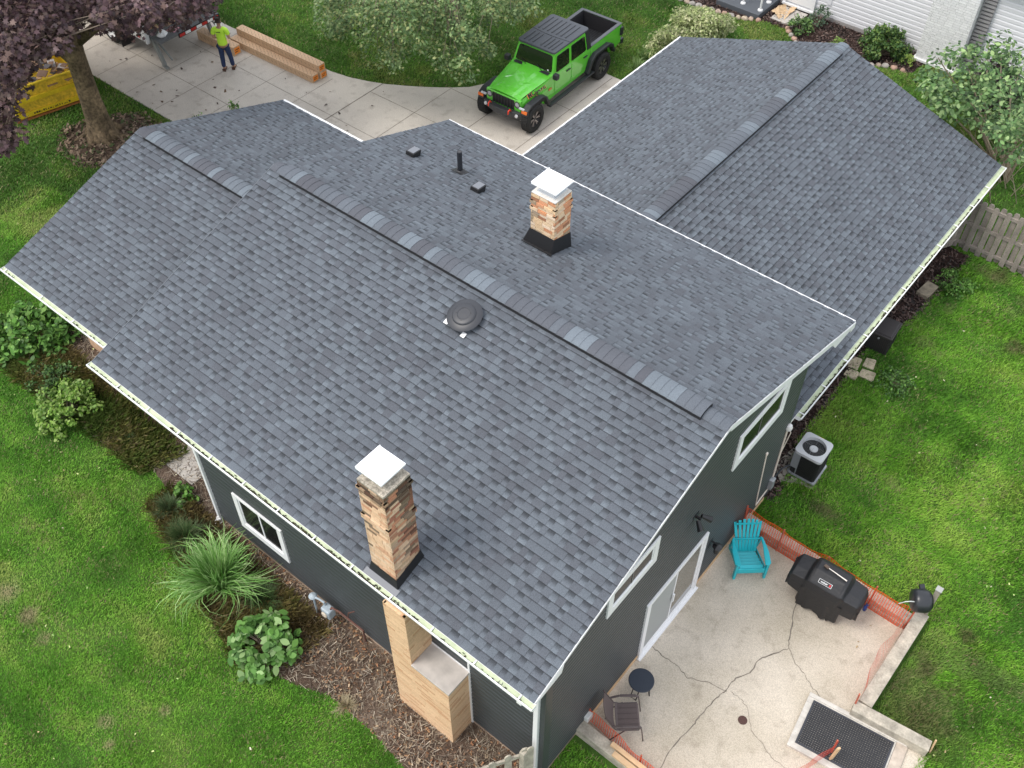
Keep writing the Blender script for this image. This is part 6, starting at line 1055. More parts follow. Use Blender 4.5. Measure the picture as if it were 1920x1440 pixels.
k = MB(); k.box(-.28, .27, -.33, .27, 0, .56); k.build('body', bx, db_, bevel=.015)
for i in range(14): 
    k = MB(); y = -.30+i*.042; k.box(.27, .278, y-.008, y+.008, .03, .55); k.build('rib', bx, db_)
for i in range(12): 
    k = MB(); x = -.25+i*.044; k.box(x-.008, x+.008, -.338, -.33, .03, .55); k.build('rib', bx, db_)
k = MB(); k.box(-.31, .30, -.37, .30, .56, .61); k.box(-.26, .25, -.32, .25, .61, .63); k.build('lid', mat('lid_dark', (.050, .044, .044), .45), db_, bevel=.012)
k = MB(); k.lathe([(0, 0), (.025, 0), (.02, .03), (0, .03)], 10); k.T = None; lk = k.build('latch', galv, db_); lk.location = (.0, -.36, .50); lk.rotation_euler = (R(90), 0, 0)
pvm = mat('paver_sand', (.50, .42, .30), .9, noise=(9, .25), bump=(60, .4))
for (x, y, w_, d_, rz, lab) in ((-3.78, 9.08, .30, .40, 5, 'sand coloured paver nearest the garage wall under the gutter'), (-3.48, 9.28, .26, .34, 8, 'broken edged sand coloured paver nearest the black storage box'), (-3.66, 8.72, .30, .28, 2, 'mossy sand coloured paver closest to the air conditioner'), (-3.36, 8.92, .36, .30, 4, 'clean sand coloured paver outermost on the lawn side')):
    k = MB(); k.prism([(-w_/2, -d_/2), (w_/2, -d_/2), (w_/2-.03, d_/2-.02), (w_/4, d_/2), (-w_/2, d_/2-.04)], 0, .05); o = k.build('paver', pvm, bevel=.006); o.location = (x, y, .0); o.rotation_euler = (0, 0, R(rz)); tag(o, lab, 'paver', 'sand coloured pavers in the grass')
k = MB(); k.box(-.15, .15, -.27, .27, 0, .12); o = k.build('concrete_block', mat('block_brown', (.26, .22, .16), .95, noise=(7, .35))); o.location = (-3.50, 12.42, 0); o.rotation_euler = (0, 0, R(-6)); tag(o, 'brown stained concrete block lying by the garage near the wooden fence', 'concrete block')
# wooden shadowbox fence
fn = thing('wooden_fence', 'weathered shadowbox wooden fence beyond the back lawn at right', 'fence', (-3.6, 14.5, 0)); fw = mat('fence_grey', (.27, .235, .20), .9, noise=(3, .25), noise2=(40, .2), bump=(50, .5)); rd = random.Random(12)
for z in (.22, .85, 1.45): k = MB(); k.box(-.2, 4.6, -.02, .02, z-.045, z+.045); k.build('rail', fw, fn)
for i in range(30):
    x = -.1+i*.158; fr_ = (i % 2 == 0); k = MB(); y = -.035 if fr_ else .035; h = 1.62+rd.uniform(-.02, .02); w_ = .068
    poly = [(x-w_, .04), (x+w_, .04), (x+w_, h-.05), (x+w_-.03, h), (x-w_+.03, h), (x-w_, h-.05)]; k.extr(poly, 'y', y-.010, y+.010); k.build('picket', fw, fn)
for x in (-.12, 2.3, 4.5): k = MB(); k.box(x-.045, x+.045, -.02, .07, 0, 1.55); k.build('post', fw, fn)
fn2 = thing('wooden_gate', 'dark narrow wooden gate panel between the fence post and the garage', 'gate', (-3.72, 14.42, 0), R(-118))
for i in range(7): k = MB(); k.box(.02+i*.15, .02+i*.15+.13, -.01, .01, .08, 1.5); k.build('picket', fw, fn2)
for z in (.3, 1.2): k = MB(); k.box(0, 1.05, .012, .045, z-.04, z+.04); k.build('rail', fw, fn2)
fc = thing('picket_fence', 'weathered picket fence end with rounded tops at the house corner', 'fence', (-3.62, -3.42, 0)); 
for i, (x, y, h) in enumerate([(.06, -.02, 1.62), (.0, -.08, 1.60), (-.16, -.32, 1.50), (-.30, -.56, 1.46), (-.44, -.80, 1.46), (-.58, -1.04, 1.46)]):
    k = MB(); w_ = .06; k.T = Matrix.Translation((x, y, 0)) @ Matrix.Rotation(R(60), 4, 'Z'); k.extr([(-w_, 0), (w_, 0), (w_, h-.06), (w_*.6, h-.015), (0, h), (-w_*.6, h-.015), (-w_, h-.06)], 'y', -.012, .012); k.build('picket', weathered, fc)
k = MB(); k.box(-.06, .04, -.16, -.06, 0, 1.50); k.build('post', weathered, fc, bevel=.01)
for z in (.5, 1.3): k = MB(); k.bar((-.05, -.12, z), (-.65, -1.12, z), .04, .09); k.build('rail', weathered, fc)
# gas meter on the front wall
gm = thing('gas_meter', 'pale grey gas meter with rusty pipes standing against the front wall', 'gas meter', (-8.45, -3.42, 0)); gmm = mat('meter_grey', (.34, .40, .44), .45, noise=(20, .12))
k = MB(); k.box(-.11, .12, -.10, .08, .30, .56); k.build('body', gmm, gm, bevel=.03)
k = MB(); k.T = Matrix.Translation((0, -.105, .43)) @ Matrix.Rotation(R(90), 4, 'X'); k.lathe([(0, .0), (.07, 0), (.07, .02), (.05, .03), (0, .03)], 16); k.build('dial', mat('dial_cream', (.6, .52, .42), .5), gm)
k = MB(); k.tube([(-.07, 0, .54), (-.08, 0, .66), (-.20, -.02, .68), (-.30, -.04, .66)], .022, 8); k.build('pipe', gmm, gm)
k = MB(); k.lathe([(0, -.03), (.075, -.03), (.085, 0), (.06, .03), (.02, .05), (0, .06)], 16, cen=(-.34, -.04, .66)); k.tube([(-.34, -.04, .64), (-.34, -.04, .0)], .022, 8); k.build('regulator', gmm, gm)
k = MB(); k.tube([(.07, 0, .54), (.09, .02, .62), (.25, .06, .60), (.80, .12, .42), (.80, .12, .0)], .020, 8); k.tube([(.45, .09, .54), (.48, .10, .75), (.55, .20, .75)], .012, 6); k.build('pipe', mat('rust_pipe', (.13, .06, .045), .8, noise=(20, .3)), gm)

# ---------------------------------------------------------------- neighbouring house
nh = thing('neighbour_house', 'white sided neighbouring house with a white painted brick chimney in the top right corner', 'house', (-10, 22.6, 0)); wsid = mat('white_siding', (.70, .70, .72), .5); NI = (10, -22.6, 0)
def NB(mb, name, m, par=None, **kw):
    o = mb.build(name, m, par or nh, **kw)
    if par is None: o.location = NI
    return o
k = MB(); lap(k, 'y', 22.55, -1, lambda z: (-18.5, -1.5), .14, 3.0, .15); k.box(-18.5, -1.5, 22.557, 22.7, .0, 3.0); k.box(-18.5, -1.5, 22.7, 30, 2.9, 3.0); k.box(-18.5, -18.35, 22.7, 30, 0, 2.9); k.box(-1.65, -1.5, 22.7, 30, 0, 2.9); k.box(-18.5, -1.5, 29.9, 30, 0, 2.9); NB(k, 'wall', wsid)
k = MB(); k.extr([(22.2, 2.95), (26.3, 4.9), (30.4, 2.95)], 'x', -18.9, -1.1); NB(k, 'roof', mat('neighbour_roof', (.12, .11, .10), .9))
k = MB(); k.box(-18.5, -1.5, 22.52, 22.55, .0, .135); NB(k, 'foundation', mat('base_grey', (.32, .30, .29), .9))
def pal_w(rd, sd_='f'): c = rd.uniform(.70, .80); return (c, c, c*.99)
k = MB(); bricks(k, -8.36, -7.02, 22.12, 22.55, .12, 3.9, .075, .24, .010, pal_w, 21, sides='flr'); NB(k, 'chimney', [brick_m, mat('mortar_white', (.42, .42, .42), .9)]); 
k = MB(); k.box(-8.42, -6.96, 22.06, 22.55, .05, .12); NB(k, 'chimney_base', white)
k = MB()
for i in range(24): z = .3+i*.12; k.box(-6.98, -6.62, 22.40, 22.54, z, z+.07)
NB(k, 'shutter', mat('shutter_grey', (.30, .29, .29), .7))
k = MB(); k.box(-13.2, -12.25, 22.47, 22.55, .22, 2.2); dd = NB(k, 'door', white); 
k = MB(); k.box(-13.3, -13.2, 22.45, 22.55, .16, 2.3); NB(k, 'door_frame', white); k = MB(); k.box(-12.25, -12.15, 22.45, 22.55, .16, 2.3); NB(k, 'door_frame', white)
k = MB(); k.box(-13.3, -12.15, 22.40, 22.55, .10, .16); NB(k, 'door_sill', white)
k = MB(); k.box(-11.75, -11.63, 22.50, 22.54, .55, .75); NB(k, 'wall_box', wsid)
po_ = thing('porch', 'dark grey porch platform with white posts at the neighbouring house', 'porch', (-14.2, 21.8, 0)); k = MB(); k.box(-.85, .78, -.75, .7, .02, .20); k.build('platform', mat('porch_grey', (.085, .095, .11), .6), po_, bevel=.01)
for x, y in ((-.02, -.40), (.66, -.44), (.62, .20)):
    k = MB(); k.cyl((x, y, .22), (x, y, 2.4), .035, n=12); p_ = k.build('post', white, po_); k = MB(); k.lathe([(0, .20), (.09, .20), (.085, .235), (.045, .25), (0, .25)], 16, cen=(x, y, 0)); k.build('post_base', white, p_)
k = MB(); k.box(-13.15, -12.28, 21.4, 22.38, 0, .06); o = k.build('door_pad', concrete); kind(o, 'structure')
# crumpled brown paper
g_ = np.random.default_rng(4); k = MB(); nx, ny = 12, 10; c4 = [Vector((-13.30, 21.72, 0)), Vector((-12.72, 21.40, 0)), Vector((-12.72, 22.42, 0)), Vector((-13.18, 22.42, 0))]; vs = []
for j in range(ny+1):
    for i in range(nx+1):
        u, v = i/nx, j/ny; p = (c4[0]*(1-u)+c4[1]*u)*(1-v)+(c4[3]*(1-u)+c4[2]*u)*v; vs.append((p.x+g_.normal(0, .012)+13, p.y+g_.normal(0, .012)-22, .10+.05*math.sin(u*5+v*3)+g_.normal(0, .014)))
k.mesh(vs, [(j*(nx+1)+i, j*(nx+1)+i+1, (j+1)*(nx+1)+i+1, (j+1)*(nx+1)+i) for j in range(ny) for i in range(nx)]); pp_ = k.build('paper_sheet', mat('kraft_paper', (.60, .43, .26), .8)); pp_.location = (-13, 22, 0); tag(pp_, 'crumpled brown paper sheet on the concrete pad by the neighbouring door', 'paper')
# edging stones
stm = mat('edging_stone', (1, 1, 1), .9, attr='Col', noise=(8, .25), bump=(40, .6)); rd = random.Random(8)
def edge_pts(poly, step):
    out = []; 
    for a, b in zip(poly, poly[1:]):
        d = math.dist(a, b); n = max(1, int(d/step)); out += [(a[0]+(b[0]-a[0])*i/n, a[1]+(b[1]-a[1])*i/n) for i in range(n)]
    return out
spa = edge_pts([(-16.8, 20.5), (-15.2, 20.6), (-14.0, 20.75), (-13.2, 21.15)], .21); spb = edge_pts([(-12.4, 21.2), (-11.4, 20.3), (-10.6, 20.2), (-9.6, 20.7), (-8.9, 21.2), (-8.1, 21.3)], .21)
sp_ = spa+spb; OR = ['first', 'second', 'third', 'fourth', 'fifth', 'sixth', 'seventh', 'eighth', 'ninth', 'tenth', 'eleventh', 'twelfth', 'thirteenth', 'fourteenth', 'fifteenth', 'sixteenth', 'seventeenth', 'eighteenth', 'nineteenth', 'twentieth', 'twenty-first', 'twenty-second', 'twenty-third', 'twenty-fourth', 'twenty-fifth', 'twenty-sixth', 'twenty-seventh', 'twenty-eighth']
for i, (x, y) in enumerate(sp_):
    k = MB(); c = rd.choice([(.42, .33, .26), (.36, .33, .30), (.46, .38, .28), (.30, .27, .24), (.40, .26, .20)]); n = 9; r0 = rd.uniform(.075, .12); ph = rd.uniform(0, 6)
    prof = [(.0, -.03), (.9, -.02), (1.0, .04), (.8, .09), (.45, .115), (0, .12)]; vs = []; fs = []; jit = [rd.uniform(.8, 1.15) for _ in range(n)]
    for r_, z in prof:
        for q in range(n): a = q*6.283/n+ph; vs.append((r_*r0*jit[q]*math.cos(a)*1.15, r_*r0*jit[q]*math.sin(a), z*rd.uniform(.9, 1.1)))
    for a_ in range(5):
        for q in range(n): fs.append((a_*n+q, a_*n+(q+1) % n, (a_+1)*n+(q+1) % n, (a_+1)*n+q))
    k.mesh(vs, fs, 0, c); o = k.build('edging_stone', stm, smooth=True); o.location = (x+rd.uniform(-.02, .02), y+rd.uniform(-.02, .02), 0)
    tag(o, (OR[len(spa)-1-i] + ' edging stone counted leftward from the concrete pad below the grey porch') if i < len(spa) else (OR[i-len(spa)] + ' edging stone counted rightward from the concrete pad towards the white chimney'), 'stone', 'field stones edging the mulch bed')
# ---------------------------------------------------------------- green pickup
gp = mat('green_paint', (0.11, 0.52, 0.04), .22, coat=1.0, spec=.6)
blk = mat('grained_black', (.020, .022, .025), .5); roofp = mat('hardtop_grey', (.050, .056, .068), .42, spec=.6)
tglass = mat('tinted_glass', (.006, .007, .008), .03, spec=1.0)
ja = -math.pi/2 + .0346
jp = thing('pickup_truck', 'bright green pickup truck with black hardtop and open bed parked on the driveway', 'pickup truck', (-16.181, 11.461, .037), ja)
XB = -3.487
def pts_quad(q, u, v): a, b, c, d = [Vector(p) for p in q]; return (a*(1-u)+b*u)*(1-v)+(d*(1-u)+c*u)*v
def plateq(mb, q, u0, u1, v0, v1, off, mi=0, r=.0):
    n = (Vector(q[1])-Vector(q[0])).cross(Vector(q[3])-Vector(q[0])).normalized()
    if r > 0:
        P = []; 
        for (cu_, cv_, a0) in ((u1-r, v1-r*1.6, 0), (u0+r, v1-r*1.6, 90), (u0+r, v0+r*1.6, 180), (u1-r, v0+r*1.6, 270)):
            for i in range(4): a = R(a0+30*i); P.append(pts_quad(q, cu_+r*math.cos(a), cv_+r*1.6*math.sin(a)))
    else: P = [pts_quad(q, *p) for p in ((u0, v0), (u1, v0), (u1, v1), (u0, v1))]
    m_ = len(P); vs = [p+n*off for p in P]+[p-n*.012 for p in P]
    mb.mesh(vs, [tuple(range(m_))]+[(i, m_+i, m_+(i+1) % m_, (i+1) % m_) for i in range(m_)], mi)
# body shell
k = MB()
prof = [(-1.10, .52), (-1.10, 1.24), (-3.0, 1.24), (-3.0, .52)]
k.extr(prof, 'y', -.745, .745)
arch = [(XB+.56*math.cos(R(a)), .46+.52*math.sin(R(a))) for a in range(0, 181, 20)]
for s in (-1, 1):
    k.extr([(-3.02, .55), (-3.02, 1.235), (-4.68, 1.235), (-4.68, .62), (-4.3, .56)] + [(x, max(z, .56)) for x, z in arch[::-1]], 'y', s*.675, s*.750)
k.box(-3.04, -3.02, -.70, .70, .6, 1.20)
# front clip: hood sides and inner fenders
hq = [(.30, -.56, 1.08), (.30, .56, 1.08), (-1.10, .735, 1.235), (-1.10, -.735, 1.235)]
nx_, ny_ = 10, 12; vs = []
for i in range(nx_+1):
    for j in range(ny_+1):
        u = i/nx_; v = j/ny_; x = .30-1.40*u; hw = .56+.175*u; y = -hw+2*hw*v; z = 1.08+.155*u + .055*(1-abs(2*v-1)**3.5)*(1-.3*u) + (.022 if abs(y) < .34-.06*u and u > .04 else 0) - (.05*(1-u*8) if u < .125 else 0)
        vs.append((x, y, z))
k.mesh(vs, [(i*(ny_+1)+j, i*(ny_+1)+j+1, (i+1)*(ny_+1)+j+1, (i+1)*(ny_+1)+j) for i in range(nx_) for j in range(ny_)])
for s in (-1, 1):
    f = [(.30, .56*s, 1.03), (-1.10, .735*s, 1.235), (-1.10, .745*s, .98), (.30, .62*s, .90)]; k.mesh(f, [(0, 1, 2, 3)] if s < 0 else [(3, 2, 1, 0)])
    f = [(.30, .62*s, .90), (-1.10, .745*s, .98), (-1.10, .745*s, .52), (-.62, .745*s, .52), (-.30, .70*s, .86), (.30, .64*s, .62)]; k.mesh(f, [(0, 1, 2, 3, 4, 5)] if s < 0 else [(5, 4, 3, 2, 1, 0)])
k.box(.24, .33, -.615, .615, .66, 1.04)
body = k.build('body', gp, jp, bevel=.012)
# greenhouse
k = MB(); ghb = [(-1.10, -.74, 1.235), (-1.10, .74, 1.235), (-3.0, .74, 1.235), (-3.0, -.74, 1.235)]; ght = [(-1.27, -.645, 1.80), (-1.27, .645, 1.80), (-2.92, .67, 1.82), (-2.92, -.67, 1.82)]
k.mesh(ghb+ght, [(0, 1, 5, 4), (1, 2, 6, 5), (2, 3, 7, 6), (3, 0, 4, 7), (4, 5, 6, 7)]); k.build('cab_frame', gp, jp, bevel=.015)
wq = [ghb[0], ghb[1], ght[1], ght[0]]; lq = [ghb[1], ghb[2], ght[2], ght[1]]; rq = [ghb[3], ghb[0], ght[0], ght[3]]; bq = [ghb[2], ghb[3], ght[3], ght[2]]
k = MB(); plateq(k, wq, .05, .95, .07, .88, .006, r=.06); k.build('windshield', tglass, jp)
k = MB(); plateq(k, bq, .12, .88, .15, .85, .006, r=.05); k.build('rear_window', tglass, jp)
k = MB(); plateq(k, bq, .0, 1, .0, 1, .003); k.build('rear_wall', blk, jp)
k = MB(); plateq(k, wq, .84, .875, .10, .16, .009); k.build('sticker', white, jp)
for q, s in ((lq, 1), (rq, -1)):
    spans = ((.06, .40), (.47, .86)) if s > 0 else ((.14, .53), (.60, .94))
    for u0, u1 in spans: k = MB(); plateq(k, q, u0, u1, .05, .84, .020, r=.035); k.build('side_window', tglass, jp)
    k = MB(); plateq(k, q, *((.90, .995) if s > 0 else (.005, .10)), .0, 1, .022); k.build('quarter_panel', blk, jp)
# doors
for s in (-1, 1):
    for x0, x1 in ((-1.16, -1.98), (-2.01, -2.86)):
        k = MB(); k.extr([(x0, .55), (x0, 1.21), (x1, 1.21), (x1, .98), (x1+ (.12 if x1 < -2.5 else 0), .55)], 'y', s*.745, s*.757); dr = k.build('door', gp, jp, bevel=.006)
        k = MB(); k.bar((x1+.08, s*.775, 1.08), (x1+.26, s*.775, 1.08), .03, .03); k.build('handle', blk, dr)
        for zz in (.72, 1.05): k = MB(); k.bar((x0+.03, s*.764, zz), (x0-.09, s*.764, zz), .014, .03); k.build('hinge', gp, dr)
# hardtop
k = MB(); k.prism([(-1.20, -.60), (-1.20, .60), (-1.27, .665), (-2.90, .69), (-2.97, .62), (-2.97, -.62), (-2.90, -.69), (-1.27, -.665)], 1.80, 1.865); tp = k.build('hardtop', roofp, jp, bevel=.02)
for y in (-.48, -.33, -.18, .10, .24, .38, .51): k = MB(); k.box(-1.32, -1.86, y-.010, y+.010, 1.866, 1.875); k.box(-1.32, -1.35, y-.03, y+.010, 1.866, 1.8745); k.build('rib', blk, tp)
for y in (-.52, -.36, -.20, -.04, .12, .28, .44): k = MB(); k.box(-2.10, -2.82, y-.010, y+.010, 1.866, 1.875); k.box(-2.10, -2.07, y-.03, y+.010, 1.866, 1.8745); k.build('rib', blk, tp)
k = MB(); k.bar((-1.98, -.68, 1.868), (-1.93, -.15, 1.868), .014, .006); k.bar((-1.93, -.15, 1.868), (-1.93, .15, 1.868), .014, .006); k.bar((-1.93, .15, 1.868), (-1.98, .68, 1.868), .014, .006); k.build('seam', blk, tp)
# bed
k = MB(); k.box(-3.05, -4.62, -.67, .67, .70, .73); bi = k.build('bed_floor', mat('bed_liner', (.016, .015, .018), .8, bump=(80, .3)), jp)
for i in range(14): k = MB(); y = -.58+i*.09; k.box(-3.08, -4.6, y-.012, y+.012, .73, .742); k.build('rib', blk, bi)
k = MB()
for s in (-1, 1): k.box(-3.05, -4.62, s*.62, s*.674, .73, 1.22); k.box(-3.25, -3.75, s*.50, s*.62, .73, .95)
k.box(-3.05, -3.08, -.62, .62, .73, 1.22); k.box(-4.59, -4.62, -.62, .62, .73, 1.22); k.build('bed_liner', mat('bed_liner', (0, 0, 0)), jp)
k = MB()
for s in (-1, 1): k.box(-3.02, -4.70, s*.64, s*.755, 1.236, 1.262)
k.box(-4.60, -4.71, -.64, .64, 1.236, 1.262); k.box(-3.02, -3.07, -.64, .64, 1.236, 1.255); k.build('bed_rail', mat('rail_grey', (.085, .09, .10), .5), jp, bevel=.008)
k = MB(); k.box(-4.63, -4.69, -.67, .67, .62, 1.235); tg_ = k.build('tailgate', gp, jp, bevel=.01)
for s in (-1, 1):
    k = MB(); k.box(-4.60, -4.74, s*.70, s*.80, .88, 1.14); tl = k.build('tail_light', blk, jp, bevel=.02); k = MB(); k.box(-4.741, -4.75, s*.715, s*.785, .92, 1.12); k.build('lens', mat('lens_red', (.35, .01, .01), .2), tl)
# flares
for s in (-1, 1):
    fo_ = [(.40, .66), (.36, .84), (.16, .94), (-.40, .95), (-.62, .84), (-.80, .50), (-.70, .48), (-.54, .78), (-.36, .90), (.10, .89), (.26, .80), (.31, .64)]
    k = MB(); k.extr(fo_, 'y', s*.68, s*.90); k.build('fender_flare', blk, jp, bevel=.03)
    ro_ = [(XB+.80, .50), (XB+.60, .88), (XB+.38, 1.02), (XB-.36, 1.02), (XB-.58, .90), (XB-.72, .60), (XB-.63, .58), (XB-.50, .82), (XB-.30, .92), (XB+.32, .92), (XB+.50, .80), (XB+.70, .48)]
    k = MB(); k.extr(ro_, 'y', s*.74, s*.90); k.build('fender_flare', blk, jp, bevel=.03)
    k = MB(); k.box(.36, .40, s*.70, s*.88, .74, .82); k.build('marker_lamp', mat('amber', (.75, .16, .02), .3), jp)
    k = MB(); k.box(.34, .395, s*.60, s*.78, .84, .88); k.build('daytime_lamp', mat('lamp_clear', (.5, .52, .55), .15), jp)
    k = MB(); k.bar((-.72, s*.86, .45), (-3.02, s*.86, .45), .14, .05); k.build('side_step', blk, jp, bevel=.015)
    k = MB(); k.box(-.95, -1.10, s*.80, s*.96, 1.20, 1.36); k.bar((-1.08, s*.74, 1.22), (-1.05, s*.82, 1.25), .04, .04); k.build('mirror', blk, jp, bevel=.03)
    # wheels
    for ax in (0, XB):
        wl = bpy.data.objects.new('wheel', None); col.objects.link(wl); wl.parent = jp; wl.location = (ax, s*.80, .42)
        M90 = Matrix.Rotation(R(-90*s), 4, 'X')
        k = MB(); k.T = M90; k.lathe([(.24, -.13), (.34, -.145), (.395, -.13), (.42, -.09), (.42, .09), (.395, .13), (.34, .145), (.24, .13)], 40)
        for q in range(36):
            a = q*6.2832/36; 
            for zz, of in ((-.075, 0), (.0, .09), (.075, 0)):
                c_, s_ = math.cos(a+of), math.sin(a+of); kk = .418
                k.mesh([(c_*kk-s_*.022, s_*kk+c_*.022, zz-.028), (c_*kk+s_*.022, s_*kk-c_*.022, zz-.028), (c_*kk+s_*.022, s_*kk-c_*.022, zz+.028), (c_*kk-s_*.022, s_*kk+c_*.022, zz+.028)]+[(c_*(kk+.012)-s_*.018, s_*(kk+.012)+c_*.018, zz-.024), (c_*(kk+.012)+s_*.018, s_*(kk+.012)-c_*.018, zz-.024), (c_*(kk+.012)+s_*.018, s_*(kk+.012)-c_*.018, zz+.024), (c_*(kk+.012)-s_*.018, s_*(kk+.012)+c_*.018, zz+.024)], [(4, 5, 6, 7), (0, 1, 5, 4), (1, 2, 6, 5), (2, 3, 7, 6), (3, 0, 4, 7)])
        k.build('tyre', rubber, wl)
        k = MB(); k.T = M90; k.lathe([(.24, .06), (.25, .11), (.235, .115), (.22, .07), (.20, .02), (0, .02)], 32); k.lathe([(0, .10), (.05, .10), (.06, .06), (.07, .02)], 16)
        k.build('rim', mat('rim_dark', (.03, .03, .032), .4), wl)
        k = MB(); k.T = M90
        for q in range(6):
            for dd in (-.13, .13): a = q*1.0472; k.bar((.05*math.cos(a), .05*math.sin(a), .085), (.232*math.cos(a+dd), .232*math.sin(a+dd), .10), .022, .02)
        k.build('spokes', mat('alloy', (.42, .38, .37), .3, metal=.8), wl)
k = MB(); k.box(.2, -4.4, -.60, .60, .45, .60); k.bar((0, -.8, .42), (0, .8, .42), .10, .10); k.bar((XB, -.8, .42), (XB, .8, .42), .10, .10); k.build('chassis', black_metal, jp)
# front: grille slots, lamps, bumper
k = MB(); k.box(.331, .336, -.39, .39, .70, 1.0); gr2 = k.build('grille', mat('grille_black', (.008, .008, .009), .5), jp)
for i in range(8): k = MB(); y = -.37+i*.1057; k.box(.334, .352, y-.018, y+.018, .69, 1.01); k.build('grille_bar', blk, gr2, bevel=.006)
for s in (-1, 1):
    k = MB(); k.T = Matrix.Translation((.33, s*.50, .90)) @ Matrix.Rotation(R(90), 4, 'Y'); k.lathe([(0, .012), (.07, .012), (.085, .02), (.098, .02), (.10, .0)], 24); hl = k.build('headlight', mat('lamp_ring', (.03, .03, .033), .3), jp)
    k = MB(); k.T = Matrix.Translation((.33, s*.50, .90)) @ Matrix.Rotation(R(90), 4, 'Y'); k.lathe([(0, .03), (.05, .025), (.075, .014)], 24); k.build('lens', mat('lens_clear', (.30, .31, .33), .08, spec=1), hl)
k = MB(); bp_ = [(.50, -.30), (.54, -.22), (.54, .22), (.50, .30), (.42, .62), (.24, .88), (.10, .88), (.24, .60), (.34, .30), (.36, 0), (.34, -.30), (.24, -.60), (.10, -.88), (.24, -.88), (.42, -.62)]
k.prism(bp_, .50, .70); bmp = k.build('front_bumper', mat('bumper_black', (.035, .037, .040), .45), jp, bevel=.03)
for s in (-1, 1):
    k = MB(); k.tube([(.44, s*.36, .70), (.50, s*.36, .78), (.57, s*.36, .76), (.58, s*.36, .66)], .022, 8); k.build('tow_hook', mat('hook_red', (.75, .05, .02), .35), bmp, smooth=True)
    k = MB(); k.T = Matrix.Translation((.44, s*.56, .61)) @ Matrix.Rotation(R(90), 4, 'Y') ; k.lathe([(0, .04), (.045, .035), (.055, 0)], 16); k.build('fog_lamp', mat('fog', (.6, .6, .62), .1, spec=1), bmp)
k = MB(); k.bar((-4.80, -.75, .60), (-4.80, .75, .60), .16, .16); k.build('rear_bumper', blk, jp, bevel=.02)
k = MB(); k.box(-.02, -.16, -.22, .16, 1.148, 1.162); k.T = None; sc2 = k.build('hood_scoop', blk, jp, bevel=.004)
k = MB(); k.box(-.96, -1.10, -.62, .62, 1.262, 1.268); k.build('cowl_grille', blk, jp)
for s, x in ((-1, -.50), (1, -.52)): k = MB(); k.box(x, x-.09, s*.27-.02, s*.27+.02, 1.205, 1.222); k.build('hood_latch', blk, jp)
for y in (-.18, .38): k = MB(); k.bar((-1.02, y, 1.275), (-1.13, y-.28, 1.36), .014, .012); k.bar((-1.13, y-.45, 1.33), (-1.15, y+.05, 1.40), .010, .010); k.build('wiper', black_metal, jp)
k = MB(); k.box(.315, .325, .25, .30, .98, 1.04); 
# hood lettering on the left side panel
pn = Vector((.10, .80, .60)).normalized(); tX = Vector((-1, .125, .07)).normalized(); tY = pn.cross(tX).normalized()
for nm, sz, m_, of in (('lettering_outline', .212, mat('orange_outline', (.75, .28, .06), .5), .004), ('lettering', .20, mat('letter_black', (.012, .012, .012), .4), .007)):
    c = Vector((-.36, .668, 1.06))+pn*of; mw_ = Matrix(((tX.x, tY.x, pn.x, c.x), (tX.y, tY.y, pn.y, c.y), (tX.z, tY.z, pn.z, c.z), (0, 0, 0, 1)))
    t_ = text_mesh(nm, 'MOJAVE', sz, m_, mw_, jp, .002)
k = MB(); k.box(-.86, -1.0, .748, .756, .84, .90); k.build('fender_badge', mat('badge_orange', (.55, .20, .05), .4), jp)

# ---------------------------------------------------------------- long cartons
cart = bpy.data.materials.new('printed_carton'); cart.use_nodes = True; t = cart.node_tree; b = t.nodes["Principled BSDF"]; b.inputs["Roughness"].default_value = .8
tc = t.nodes.new("ShaderNodeTexCoord"); mp = t.nodes.new("ShaderNodeMapping"); mp.inputs["Rotation"].default_value = (0, 0, R(62)); t.links.new(tc.outputs["Object"], mp.inputs[0])
wv = t.nodes.new("ShaderNodeTexBrick"); wv.inputs["Scale"].default_value = 1; wv.inputs["Color1"].default_value = (.58, .39, .24, 1); wv.inputs["Color2"].default_value = (.54, .36, .22, 1); wv.inputs["Mortar"].default_value = (.47, .32, .20, 1)
wv.inputs["Brick Width"].default_value = 2.0; wv.inputs["Row Height"].default_value = .09; wv.inputs["Mortar Size"].default_value = .007
t.links.new(mp.outputs[0], wv.inputs[0]); t.links.new(wv.outputs[0], b.inputs["Base Color"])
cp_ = mat('carton_plain', (.55, .36, .21), .8, noise=(9, .06)); orange = mat('orange_label', (.90, .26, .02), .5); dk_ = mat('label_ink', (.06, .03, .02), .6)
def carton(name, label, loc, rz, L_, w_, h, group):
    o = thing(name, label, 'cardboard box', loc, rz, group)
    k = MB(); k.box(-L_, 0, -w_/2, w_/2, 0, h)
    i_ = 0; x = -L_+.10
    while x < -.08:
        i_ += 1; x += .085
        for yy in ((-.085, .03) if i_ % 2 else (-.03, .085)):
            k.mesh([(x-.03, yy+.018, h+.001), (x-.026, yy+.026, h+.001), (x+.03, yy-.018, h+.001), (x+.026, yy-.026, h+.001)], [(3, 2, 1, 0)], 1)
        if i_ % 2: k.mesh([(x-.03, -w_/2-.001, h*.62), (x-.024, -w_/2-.001, h*.66), (x+.03, -w_/2-.001, h*.42), (x+.024, -w_/2-.001, h*.38)], [(0, 3, 2, 1)], 1)
    k.build('box', [cart, dk_], o)
    k = MB(); k.box(.001, .006, -w_*.36, w_*.36, h*.16, h*.84); lb = k.build('label', orange, o)
    k = MB(); k.box(.006, .008, -w_*.25, w_*.25, h*.58, h*.66); k.box(.006, .008, -w_*.30, w_*.12, h*.36, h*.44); k.build('print', dk_, lb); return o
cg = 'long cardboard cartons stacked on the driveway'; crz = R(2); 
carton('long_carton', 'long cardboard carton lying lowest and nearest the roof in the stack', (-22.12, 9.24, .037), crz, 3.65, .27, .235, cg)
